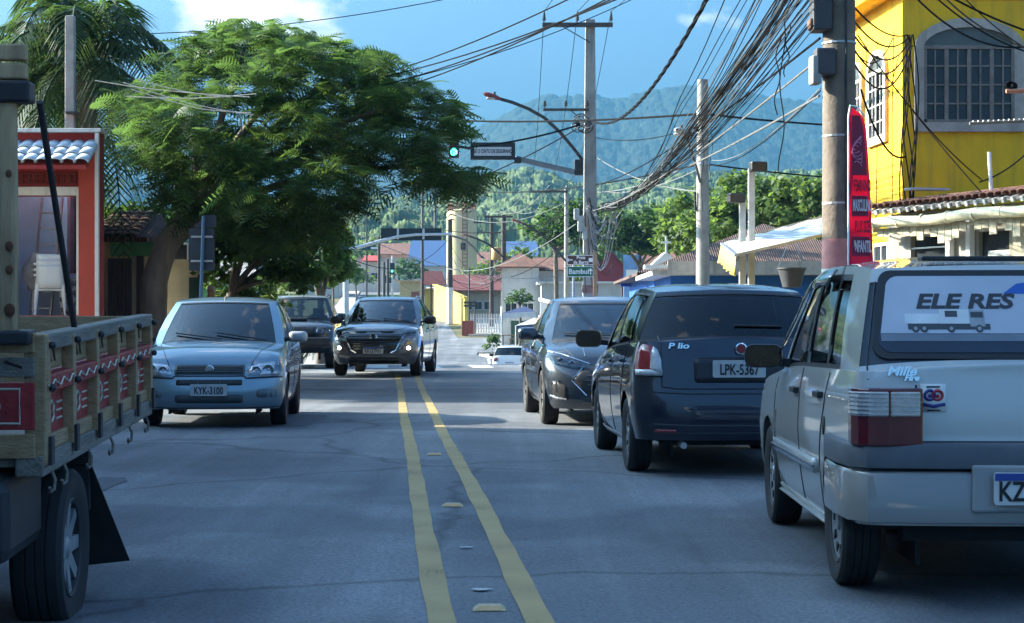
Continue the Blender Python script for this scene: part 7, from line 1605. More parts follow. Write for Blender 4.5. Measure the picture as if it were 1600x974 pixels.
    for i, (lb, px, dd, bl, n, m_) in enumerate((
        ('broad leafy tree behind the white posts and awning', 1180, 74, [B(1180, 312, 74, 2.0, 2, 1.1), B(1130, 345, 73, 1.7, 2, 1.2), B(1225, 325, 74, 1.8, 2, 1.3), B(1180, 350, 72, 1.8, 2, 1.2), B(1150, 380, 73, 1.5, 2, .9), B(1215, 370, 73, 1.6, 2, .9)], 7000, LEAF_M),
        ('leafy tree whose crown runs behind the thick pole', 1262, 72, [B(1262, 305, 72, 1.7, 2, 1.0), B(1275, 340, 72, 1.6, 2, 1.2), B(1250, 370, 71, 1.4, 2, 1.0), B(1310, 320, 72, 1.4, 2, 1.2)], 4500, LEAF_M),
        ('dark round tree between the square pole and the plain pole', 1000, 100, [B(1000, 375, 100, 2.2, 2, 1.5), B(960, 365, 100, 2.0, 2, 1.5), B(1035, 350, 99, 1.9, 2, 1.5), B(985, 395, 100, 2.4, 2, 1.0), B(1050, 385, 99, 2, 2, 1.3)], 6000, LEAF_D),
        ('leafy tree showing right behind the plain round pole', 1085, 84, [B(1085, 330, 84, 1.9, 2, 1.2), B(1065, 365, 84, 1.8, 2, 1.2), B(1110, 360, 84, 1.7, 2, 1.3), B(1078, 390, 83, 1.8, 2, 1.0)], 5000, LEAF_M),
        ('dark tree left of the square pole above the tiled house', 868, 110, [B(868, 355, 110, 1.9, 2, 1.5), B(850, 370, 110, 1.5, 2, 1.2), B(890, 375, 110, 1.7, 2, 1.5), B(905, 345, 111, 1.4, 2, 1.2), B(940, 360, 112, 1.5, 2, 1.4)], 5000, LEAF_D))):
        x = at(px, 0, dd).x; gz = ground_z(0, dd); tree('leafy_tree', lb, (x, dd, gz), max(1.2, bl[0][0][2]-gz-1.6), bl, n, .16, m_, 70+i, G, .2)

# ------------------------------------------------------------------ the dip and the far side
def mid():
    WP = mat('mid_white_wall', (.52, .51, .48), .85, var=.12, scale=1.2, streak=.25); BG = mat('mid_beige_wall', (.48, .40, .28), .85, var=.18, streak=.3); YW = mat('mid_yellow_wall', (.62, .47, .09), .8, var=.2, scale=1, streak=.2); MRN = mat('maroon_roof', (.16, .04, .035), .8, var=.25); BR = mat('blue_sheet_roof', (.035, .085, .20), .6, var=.3)
    def gx(px, d): return (px-800)*d/FPX
    def gzz(py, d): return CAMZ-(py-HOR)*d/FPX
    # water tower
    D = 215; c = at(721.5, 330, D); zb = ground_z(0, D); rad = 23.5*D/FPX; r_ = thing('water_tower', 'tall cream cylindrical water tower with rusty ladder', 'water tower', (c.x, D, zb)); TW = mat('tower_cream', (.70, .56, .32), .8, var=.12, scale=.6, streak=.3)
    b = MB(); b.lathe([(rad, -2), (rad, c.z-zb), (rad*.97, c.z-zb+.05), (0, c.z-zb+.25)], 40, Matrix.Translation((c.x, D, zb))); b.build('tank', TW, r_, smooth=True)
    RL = mat('rust_rail', (.28, .09, .06), .8, var=.3); b = MB()
    for k in range(20): a = 2*math.pi*k/20; b.tube([(c.x+rad*.94*math.cos(a), D+rad*.94*math.sin(a), c.z), (c.x+rad*.94*math.cos(a), D+rad*.94*math.sin(a), c.z+.9)], .04, 5)
    for h in (.45, .9): b.tube([(c.x+rad*.94*math.cos(2*math.pi*k/24), D+rad*.94*math.sin(2*math.pi*k/24), c.z+h) for k in range(25)], .04, 5)
    b.build('guard_rail', RL, r_)
    b = MB(); lx = gx(727, D); ly = D-math.sqrt(max(.1, rad**2-(lx-c.x)**2))-.2
    for s in (-.28, .28): b.tube([(lx+s, ly, zb+2), (lx+s, ly, c.z+1.2)], .05, 5)
    lad = b.build('ladder_rails', RL, r_)
    for k in range(24): b = MB(); z = zb+2.2+k*.46; b.tube([(lx-.28, ly, z), (lx+.28, ly, z)], .035, 4); b.build('ladder_rung', RL, lad)
    b = MB(); b.box((gx(724.5, D), ly+.15, gzz(386, D)), (.6, .2, .85)); b.build('hatch_window', DARKGLASS, r_)
    # gantry with sign back, two arms
    D = 100; r_ = thing('sign_gantry', 'silver gantry post whose curved arm carries a wide dark sign back', 'sign gantry', (gx(540, D), D, ground_z(0, D))); GS = mat('gantry_silver', (.52, .54, .55), .45, .6, var=.15)
    b = MB(); b.tube([(gx(541, D), D, ground_z(0, D)-.2), (gx(540, D), D, gzz(358, D))], [.19, .16], 12); b.build('post', GS, r_, smooth=True)
    b = MB(); b.tube([at(541, 392, D-.1), at(560, 387, D-.1), at(590, 378, D-.1), at(622, 370, D-.1), at(650, 367, D-.1), at(706, 366, D-.1)], [.11, .11, .10, .09, .085, .08], 8); b.build('arm', GS, r_, smooth=True)
    b = MB(); b.box((gx(642.5, D), D, gzz(366.5, D)), (95*D/FPX, .08, 19*D/FPX)); b.build('sign_panel', mat('sign_back_dark', (.006, .012, .016), .7), r_, bevel=.01)
    for px in (622, 662): b = MB(); b.box((gx(px, D), D-.2, gzz(366, D)), (.12, .06, .62)); b.build('sign_bracket', GS, r_)
    D = 185; r_ = thing('sign_gantry', 'small dark overhead sign on thin post before the far white wall', 'sign gantry', (gx(573, D), D, ground_z(0, D))); b = MB(); b.tube([(gx(573, D), D, ground_z(0, D)-.2), (gx(573, D), D, gzz(330, D))], .09, 8); b.build('post', BLACK, r_)
    b = MB(); b.box((gx(578, D), D-.12, gzz(388, D)), (31*D/FPX, .1, 6*D/FPX)); b.build('sign_panel', mat('dark_green_sign', (.01, .035, .028), .5), r_); b = MB(); b.box((gx(586, D), D-.19, gzz(388, D)), (.85, .03, .22)); b.build('sign_strip', WHITEINK, r_)
    # traffic signal, bollard-like box, fence signs
    D = 150; q = at(613, 418, D); r_ = thing('traffic_signal', 'far dark traffic signal on a pale post above the crossover roof', 'traffic light', (q.x, D, ground_z(0, D))); b = MB(); b.tube([(q.x, D, ground_z(0, D)-.2), (q.x, D, gzz(400, D))], .07, 8); b.build('post', GS, r_); b = MB(); b.box((q.x, D-.1, gzz(420, D)), (.42, .25, 1.0)); b.build('housing', BLACK, r_, bevel=.04)
    b = MB(); b.sphere((q.x, D-.25, gzz(424, D)), .10, 8); b.build('signal_lens', mat('dim_lens', (.05, .4, .35), .3, emis=(.1, .8, .7), estr=1.0), r_)
    # far buildings
    house('far_white_wall', 'long white walled building with red awning at the far road end', gx(540, 262), gx(642, 262), 262, 275, ground_z(0, 262), gzz(404, 262), WP, 'flat', CONC, wins=((.66, 1.9, 1.2, 1.3), (.2, 2.4, 1.2, 1.0), (.45, 2.4, 1.2, 1.0), (.85, 2.2, 1.0, 1.1)), group='far buildings', cat='building')
    b = MB(); x0, x1 = gx(567, 258), gx(588, 258); z = gzz(402, 258); b.add([(x0, 262, z+.4), (x1, 262, z+.4), (x1+.2, 258.5, z-.5), (x0-.2, 258.5, z-.5), (x0, 262, z-.6), (x1, 262, z-.6)], [(0, 1, 2, 3), (0, 3, 4), (1, 5, 2), (3, 2, 5, 4)]); tag(b.build('wall_awning', mat('red_awning', (.45, .05, .04), .7, var=.15)), 'small bright red awning on the far white wall', 'awning')
    house('white_annex', 'low white block right of the far traffic signal', gx(625, 250), gx(648, 250), 250, 258, ground_z(0, 250), gzz(413, 250), WP, 'flat', CONC, wins=((.5, 1.6, 1.0, 1.0),), group='far buildings', cat='building')
    house('blue_roof_hall', 'large hall with blue sheet roof left of the water tower', gx(640, 285), gx(700, 285), 285, 310, ground_z(0, 285), gzz(415, 285), WP, 'gable', BR, 4.6, .5, wins=((.2, 2.0, 1.4, 1.0), (.6, 2.0, 1.4, 1.0)), group='far buildings', cat='building')
    house('blue_roof_hall', 'blue sheet roof behind the tiled house, right of the water tower', gx(790, 240), gx(836, 240), 240, 262, ground_z(0, 240), gzz(402, 240), BG, 'gable', BR, 2.6, .5, group='far buildings', cat='building', wins=((.5, 2, 1.2, 1.0),))
    house('terracotta_house', 'pinkish house below the dark gantry sign', gx(595, 300), gx(640, 300), 300, 312, ground_z(0, 300), gzz(397, 300), mat('pink_wall', (.45, .25, .18), .85), 'gable', ROOFRED, 2.0, .5, wins=((.3, 1.8, 1.3, 1.1), (.7, 1.8, 1.3, 1.1)), group='far buildings')
    for i, (p0, p1, d, yt_, wm, lb) in enumerate(((470, 530, 240, 420, WP, 'far white house half hidden by the palms left of the gantry post'), (748, 786, 250, 412, BG, 'beige house low behind the twin timber poles'), (1005, 1060, 120, 425, WP, 'white house under the dark round tree'))):
        house('far_house', lb, gx(p0, d), gx(p1, d), d, d+10, ground_z(0, d), gzz(yt_, d), wm, 'gable', ROOFRED, 1.8, .5, wins=((.25, 1.7, 1.2, 1.2), (.7, 1.7, 1.2, 1.2)), group='far buildings')
    b = MB(); b.grid([[(gx(p, 235), d, ground_z(0, d)+.03) for d in (205, 215, 225, 235, 248)] for p in (560, 585, 610, 640)], flip=True); struct(b.build('lawn', ground_material('short_grass', (.09, .14, .03), (.13, .19, .04), (.17, .21, .06), .8)))
    for i, (px, py, d, sz, m_) in enumerate(((556, 432, 225, 2.0, LEAF_M), (640, 424, 232, 2.2, LEAF_D), (583, 392, 315, 3.4, LEAF_M), (668, 392, 318, 3.2, LEAF_D), (752, 428, 200, 1.9, LEAF_M), (772, 400, 262, 2.6, LEAF_D), (846, 432, 138, 1.3, LEAF_D), (815, 408, 205, 2.4, LEAF_M), (905, 425, 150, 1.9, LEAF_M), (960, 425, 150, 1.8, LEAF_D), (520, 420, 150, 2.2, LEAF_D), (812, 466, 116, .8, LEAF_D))):
        c = at(px, py, d); z = ground_z(0, d); tree('town_tree', 'small '+('bright' if m_ is LEAF_M else 'dark')+' leafy tree among the far houses, '+('leftmost', 'third', 'second', 'fifth', 'sixth', 'seventh', 'tenth', 'ninth', 'eleventh', 'rightmost', 'by the gantry post', 'beside the garage door')[i], (c.x, d, z), max(.5, c.z-z-sz*.6), [((c.x, d, c.z), (sz, sz, sz*.75)), ((c.x+sz*.6, d+.5, c.z-sz*.3), (sz*.7, sz*.7, sz*.6)), ((c.x-sz*.6, d, c.z-sz*.25), (sz*.7, sz*.7, sz*.55))], 700, sz*.13, m_, 130+i, 'trees among the far houses', .12)
    # yellow wall, shelter, shed with maroon roof
    a0, a1 = at(678, 0, 160), at(726, 0, 151); r_ = thing('yellow_wall', 'sunlit plain yellow wall along the far pavement', 'wall', (a0.x, 150, ground_z(0, 150))); b = MB(); b.add([(a0.x, 160, ground_z(0, 160)-.5), (a1.x, 151, ground_z(0, 151)-.5), (a1.x, 151, gzz(466, 151)), (a0.x, 160, gzz(446, 160)), (a0.x+.3, 160, ground_z(0, 160)-.5), (a1.x+.3, 151, ground_z(0, 151)-.5), (a1.x+.3, 151, gzz(466, 151)), (a0.x+.3, 160, gzz(446, 160))], [(0, 3, 2, 1), (4, 5, 6, 7), (3, 7, 6, 2), (1, 2, 6, 5), (0, 4, 7, 3)]); b.build('masonry', YW, r_)
    b = MB(); b.bar((a0.x+.1, 160, gzz(446, 160)+.05), (a1.x+.1, 151, gzz(466, 151)+.05), .45, .10); b.build('coping', YW, r_)
    D = 172; r_ = thing('bus_shelter', 'yellow walled shelter with maroon roof beside the yellow wall', 'shelter', (gx(670, D), D, ground_z(0, D))); zb = ground_z(0, D); b = MB(); b.box((gx(675, D), D+1.5, zb+1.4), (25*D/FPX, .2, 2.8)); b.build('back_wall', YW, r_)
    b = MB(); z = gzz(436, D); b.add([(gx(655, D), D-.8, z-.6), (gx(697, D), D-.8, z-.6), (gx(690, D), D+.8, z+.8), (gx(663, D), D+.8, z+.8), (gx(655, D), D+2.5, z-.6), (gx(697, D), D+2.5, z-.6)], [(0, 1, 2, 3), (5, 4, 3, 2), (0, 3, 4), (1, 5, 2), (0, 4, 5, 1)]); b.build('roof', MRN, r_)
    for px in (662, 674, 686): b = MB(); b.box((gx(px, D), D-.4, (zb+z)/2-.3), (.16, .16, z-zb-.6)); b.build('post', BROWNP, r_)
    b = MB(); b.box((gx(672, D), D+.4, zb+.5), (1.2, .4, .08)); b.build('bench', BROWNP, r_)
    D = 190; house('orange_kiosk', 'orange and cream kiosk with sloping yellow roof edge past the signal', gx(625, D), gx(660, D), D, D+4, ground_z(0, D), gzz(440, D), mat('kiosk_cream', (.60, .44, .20), .8, var=.2), 'flat', mat('kiosk_roof', (.60, .42, .22), .8), over=.4, doors=((.68, .9, 2.2, mat('orange_door', (.30, .10, .05), .7)),), cat='kiosk')
    D = 156; house('maroon_roof_shed', 'long shed with maroon roof in front of the water tower foot', gx(706, D), gx(786, D), D+3, D+10, ground_z(0, D), gzz(452, D+3), BG, 'gable', MRN, 1.3, .6, wins=((.12, 1.5, .8, .8), (.3, 1.5, .8, .8), (.5, 1.5, .8, .8), (.7, 1.5, .8, .8)), cat='building')
    # tiled white house and its neighbours
    D = 124; r_ = house('tiled_white_house', 'two-storey white house with hipped red tile roof beside the timber poles', gx(784, D), gx(842, D), D, D+7, ground_z(0, D), gzz(416, D), WP, 'hip', ROOFRED, 1.0, .45, wins=((.25, 2.6, .9, .8), (.7, 2.6, .9, .8)), doors=((.55, 1.6, 1.7, mat('garage_green', (.02, .06, .04), .7)),))
    house('tiled_white_house', 'low wing with bright tiles right of the hipped tile roof', gx(842, D+2), gx(884, D+2), D+2, D+8, ground_z(0, D), gzz(422, D+2), WP, 'gable', ROOFRED, .9, .4, wins=((.3, 1.7, .8, .8), (.7, 1.7, .8, .8)))
    D = 118; house('long_white_block', 'long low white block behind the road direction signs', gx(846, D), gx(1005, D), D, D+6, ground_z(0, D), gzz(443, D), WP, 'flat', mat('white_tile_edge', (.68, .66, .62), .8, var=.2), over=.3, wins=((.15, 1.3, .8, .8), (.35, 1.3, .8, .8), (.55, 1.3, .8, .8), (.75, 1.3, .8, .8)), cat='building')
    D = 134; house('red_gable_house', 'house with broad dark red gable above the white block', gx(926, D), gx(977, D), D, D+7, ground_z(0, D), gzz(418, D), mat('red_gable_wall', (.30, .05, .05), .8, var=.15), 'gable', mat('red_gable_roof', (.28, .06, .05), .8), 1.3, .3, axis='y', wins=((.6, 2.2, .9, 1.0),))
    D = 108; r_ = thing('blue_mural', 'pale blue painted panel standing above the blue billboard', 'panel', (gx(989, D), D, ground_z(0, D))); b = MB(); b.box((gx(989, D), D, (ground_z(0, D)+gzz(398, D))/2), (29*D/FPX, .25, gzz(398, D)-ground_z(0, D))); b.build('panel', mat('mural_blue', (.16, .30, .55), .8, var=.3, scale=1.2), r_); b = MB(); b.box((gx(990, D), D-.14, gzz(428, D)), (24*D/FPX, .03, .5)); b.build('pale_strip', WHITE, r_)
    D = 62; r_ = thing('blue_billboard', 'small deep blue billboard on a thin post behind the saloon roof', 'billboard', (gx(973, D), D, ground_z(0, D))); b = MB(); b.box((gx(985, D), D, gzz(440.5, D)), (30*D/FPX, .06, 15*D/FPX)); b.build('panel', mat('billboard_blue', (.01, .04, .26), .5, var=.15), r_, bevel=.01)
    for px in (972, 998): b = MB(); b.tube([(gx(px, D), D+.06, ground_z(0, D)), (gx(px, D), D+.06, gzz(434, D))], .035, 8); b.build('post', BROWNP, r_)
    b = MB(); b.box((gx(985, D), D-.034, gzz(441, D)), (.42, .006, .03)); b.build('pale_line', WHITEINK, r_)
    # road direction signs
    D = 48; r_ = thing('direction_sign', 'stacked brown and green direction signs at the square pole foot', 'sign', (gx(906, D), D, ground_z(0, D)))
    GRN = mat('sign_green', (.008, .12, .065), .5, var=.08); BRN = mat('sign_brown', (.085, .035, .028), .5, var=.08); c = gx(906.5, D)
    for (y0, y1, m_, s, ar) in ((399, 414, BRN, 'Praia\nda Barra', 'l'), (416.5, 433, GRN, 'Bambuí', 'u')):
        w, h, z = 41*D/FPX, (y1-y0)*D/FPX, gzz((y0+y1)/2, D); b = MB(); b.box((c, D, z), (w, .03, h)); o = b.build('sign_panel', WHITEINK, r_); b = MB(); b.box((c, D-.016, z), (w-.03, .008, h-.03)); b.build('sign_face', m_, o)
        t = text('lettering', s, o, (c-.04 if ar == 'u' else c+.02, D-.023, z+(.0 if ar == 'u' else .0)), .20 if ar == 'u' else .13, WHITEINK, local=False, bold=.003, xs=.95)
        b = MB(); ax = c+.29 if ar == 'u' else c-.29
        if ar == 'u': b.box((ax, D-.022, z-.02), (.03, .006, .14)); b.add([(ax-.06, D-.025, z+.02), (ax+.06, D-.025, z+.02), (ax, D-.025, z+.10)], [(0, 1, 2)])
        else: b.box((ax+.02, D-.022, z), (.13, .006, .028)); b.add([(ax-.02, D-.025, z-.055), (ax-.02, D-.025, z+.055), (ax-.09, D-.025, z)], [(0, 1, 2)])
        b.build('arrow', WHITEINK, o)
        if ar == 'l':
            b = MB(); M = Matrix.Translation((c+.29, D-.022, z)) @ Matrix.Rotation(R(90), 4, 'X'); b.prism(rrect(-.055, -.055, .055, .055, .015), .004, M); b.build('pictogram', WHITEINK, o)
    b = MB(); b.box((gx(930, D), D+.02, (ground_z(0, D)+gzz(395, D))/2), (.11, .09, gzz(395, D)-ground_z(0, D))); b.build('post', mat('sign_post_wood', (.36, .22, .12), .8, var=.3), r_)
    b = MB(); b.tube([(gx(896, D), D+.05, ground_z(0, D)), (gx(896, D), D+.05, gzz(399, D))], .035, 8); b.build('post', STEEL, r_)
    # white handrail ramp, balustrade, stall area with tents
    D = 90; r_ = thing('balustrade', 'white slatted balustrade sloping down beside the tents', 'balustrade', (gx(862, D), D, ground_z(0, D))); p0, p1 = at(843, 468, D+4), at(884, 478, D-6); b = MB(); b.bar(p0, p1, .12, .16); b.bar(p0-Vector((0, 0, .95)), p1-Vector((0, 0, .95)), .12, .14); b.build('rail', WHITE, r_)
    for k in range(22): q = p0.lerp(p1, (k+.5)/22); b = MB(); b.box((q.x, q.y, q.z-.47), (.05, .08, .85)); b.build('baluster', WHITE, r_)
    b = MB(); q = p0.lerp(p1, .5)-Vector((0, 0, 1.6)); b.bar(p0-Vector((0, 0, 1.6)), p1-Vector((0, 0, 1.6)), .3, 1.2); b.build('base_wall', mat('base_wall_beige', (.42, .38, .30), .9, streak=.4), r_)
    def tent(lb, px0, px1, yt_, yb_, d, m_, m2, dep=2.6):
        x0, x1 = gx(px0, d), gx(px1, d); zt_, ze = gzz(yt_, d), gzz(yb_, d); g = ground_z(0, d); r_ = thing('market_tent', lb, 'tent', ((x0+x1)/2, d, g), 0, 'tents in the dip'); xm = (x0+x1)/2; b = MB(); V = [(x0, d, ze), (x1, d, ze+.12), (x1, d+dep, ze+.12), (x0, d+dep, ze), (xm+.3, d+dep/2, zt_)]; b.add(V, [(0, 1, 4), (1, 2, 4), (2, 3, 4), (3, 0, 4)]); b.build('canopy', m_, r_, solid=.03)
        b = MB(); rows = []
        for (a, c_) in zip(V[:4], V[1:4]+V[:1]):
            rows = [[Vector(a).lerp(Vector(c_), k/8), Vector(a).lerp(Vector(c_), k/8)-Vector((0, 0, .28+.05*(k % 2)))] for k in range(9)]; b.grid(rows)
        b.build('valance', m2, r_, solid=.02)
        for v in V[:4]: b = MB(); b.tube([(v[0], v[1], g), (v[0], v[1], v[2])], .035, 6); b.build('leg', STEEL, r_)
    NV = mat('tent_navy', (.02, .035, .10), .7, var=.2); GT = mat('tent_grey', (.40, .45, .48), .7, var=.2)
    tent('navy market tent with pale rim beside the white house', 784, 838, 478, 490, 100, NV, mat('tent_pale', (.55, .58, .60), .7))
    tent('grey-blue sloping tent roof below the navy tent', 806, 846, 497, 509, 92, GT, NV)
    D = 88; b = MB(); g = ground_z(0, D); r_ = thing('market_stall', 'yellow stall counter with dark bin beside the white compact', 'stall', (gx(838, D), D, g)); b.box((gx(842, D), D, g+.85), (1.3, 1.0, 1.9)); b.build('counter', YW, r_, bevel=.03); b = MB(); b.box((gx(840, D), D-.1, g+1.85), (1.6, 1.3, .08)); b.build('counter_top', WHITE, r_)
    b = MB(); b.box((gx(821, D), D-.6, g+1.3), (.45, .4, .6)); b.build('bin', mat('dark_bin', (.05, .045, .04), .7), r_, bevel=.03)
    def table_set(px, py, d, lb):
        q = at(px, py, d); g = q.z-.75; r_ = thing('cafe_table', lb, 'table', (q.x, d, g), 0, 'tables by the tents'); WDN = mat('cafe_wood', (.22, .12, .06), .7, var=.3); b = MB(); b.box((q.x, d, q.z), (.75, .75, .05)); b.build('top', WDN, r_)
        for sx in (-.3, .3):
            for sy in (-.3, .3): b = MB(); b.box((q.x+sx, d+sy, g+.37), (.05, .05, .74)); b.build('leg', WDN, r_)
    table_set(795, 524, 96, 'wooden table under the navy tent, farther from the road'); table_set(806, 530, 93, 'wooden table under the navy tent, nearer the white compact')
    D = 133; b = MB(); q = at(729, 512, D); g = ground_z(0, D); r_ = thing('skip_box', 'rust red box on the far corner pavement', 'box', (q.x, D, g)); b.box((q.x, D+3.5, g+.75), (.95, .95, 1.15)); b.build('body', mat('rust_red', (.28, .07, .05), .7, var=.25), r_, bevel=.03)
    for s in (-1, 0, 1): b = MB(); b.box((q.x+s*.3, D+3.01, g+.75), (.06, .04, 1.1)); b.build('rib', mat('rust_red_dark', (.20, .05, .04), .7), r_)
    D = 97; q = at(770, 540, D); g = ground_z(0, D); r_ = tree('potted_bush', 'round dark bush in a pale pot left of the white compact', (q.x, D, g), .5, [((q.x, D, q.z+.1), (.55, .55, .55))], 420, .09, LEAF_D, 91, None, .05, cat='bush'); b = MB(); b.lathe([(.18, 0), (.28, .45), (.31, .47), (.31, .5), (.26, .5)], 14, Matrix.Translation((q.x, D, g))); b.build('pot', WHITE, r_, smooth=True)
    D = 138; r_ = thing('white_fence', 'white picket fence left of the navy tent', 'fence', (gx(757, D), D, ground_z(0, D))); g = ground_z(0, D)+.14; b = MB()
    for z in (.3, 1.1): b.box((gx(760, D), D+.05, g+z), (2.6, .05, .08))
    b.build('rail', WHITE, r_)
    for k in range(13): b = MB(); b.box((gx(760, D)-1.25+k*.208, D, g+.75), (.11, .04, 1.5)); b.build('picket', WHITE, r_)
    D = 137; r_ = thing('notice_board', 'small dark notice board on two posts by the picket fence', 'sign', (gx(735, D), D, ground_z(0, D))); g = ground_z(0, D)
    for px in (733, 742): b = MB(); b.tube([(gx(px, D), D, g), (gx(px, D), D, gzz(418 if px < 735 else 470, D))], .06, 6); b.build('post', BLACK, r_)
    for py in (473, 478): b = MB(); b.box((gx(734, D), D-.08, gzz(py, D)), (.95, .05, .18)); b.build('board', BLACK, r_)
    # timber poles of the dip
    W_ = mat('timber_pole', (.075, .06, .05), .9, var=.4, scale=4, stretch=(3, 3, .3)); G = 'utility poles'
    r1, t1 = pole('utility_pole', 'dark timber pole with white foot at the far corner before the yellow wall', 703, 343, 152, .28, .20, W_, group=G); b = MB(); z = ground_z(0, 152); b.tube([(t1.x, 152, z), (t1.x, 152, z+3.2)], .30, 10); b.build('white_foot', WHITE, r1)
    street_lamp_arm(r1, [at(706, 369, 151.6), at(715, 371, 151.4), at(728, 376, 151), at(741, 388, 150.6), at(752, 402, 150)], .09, BLACK, hd=(.3, 0, -.1), hm=BLACK, hl=.3)
    r2, t2 = pole('utility_pole', 'timber pole with wide crossarm right of the water tower, the nearer of the pair', 787, 336, 138, .24, .18, W_, group=G); tp = crossarm(r2, (t2.x, 138, gzz(339, 138)), gx(757, 138)-t2.x, gx(801, 138)-t2.x, 3, .18, -.9, .4)
    r3, t3 = pole('utility_pole', 'thinner timber pole with two short crossarms just left of its taller twin', 768, 340, 146, .2, .15, W_, group=G); crossarm(r3, (t3.x, 146, gzz(348, 146)), -1.5, .9, 3, .15); crossarm(r3, (t3.x, 146, gzz(364, 146)), -.9, .9, 2, .12)
    b = MB(); b.lathe([(.42, -.5), (.45, -.45), (.45, .45), (.42, .5), (0, .55)], 14, Matrix.Translation((gx(776, 140), 140, gzz(397, 140)))); b.build('transformer', mat('transformer_tan', (.45, .27, .10), .6, var=.2), r2, smooth=True)
    z = ground_z(0, 138); b = MB(); b.tube([(t2.x, 138, z), (t2.x, 138, z+2.2)], .26, 10); b.build('white_foot', WHITE, r2)
    street_lamp_arm(r2, [at(786, 402, 137.6), at(776, 392, 137.2), at(762, 381, 136.8), at(747, 374, 136.4), at(733, 369, 136)], .08, BLACK, hd=(-1, 0, .25), hl=.55)
    r4, t4 = pole('utility_pole', 'slim concrete pole with short crossarm just left of the square pole', 885, 296, 104, .16, .12, CONC, group=G); tp4 = crossarm(r4, (t4.x, 104, gzz(300, 104)), gx(828, 104)-t4.x, .08, 3, .14, -1.0, .3)
    street_lamp_arm(r4, [at(884, 408, 103.6), at(868, 390, 103.2), at(850, 370, 102.8), at(832, 357, 102.4), at(816, 349, 102)], .07, BLACK, hd=(-1, -.2, .35), hl=.65)
    for px, yt_, d, lb in ((592, 370, 175, 'thin far timber pole left of the small signal'), (660, 372, 170, 'thin far timber pole before the blue roof hall'), (606, 405, 180, 'short far pole beside the white wall, left of the signal'), (600, 410, 182, 'shortest far pole in front of the white wall'), (469, 352, 95, 'thin pole half lost behind the black four-wheel drive')):
        pole('utility_pole', lb, px, yt_, d, .17, .13, W_, group=G)
    for px, d, h, lb in ((660, 330, 16, 'tall far royal palm, left of the pair below the tree crown'), (680, 334, 16.5, 'tall far royal palm, right of the pair below the tree crown')):
        palm(lb, (gx(px, d), d, ground_z(0, d)), h+3, (0, 0), 14, 4.2, px, 'far royal palms', 0, 'royal_palm', .28)
    return tp, tp4, t2
BROWNP = mat('brown_paint', (.12, .06, .04), .7, var=.25)
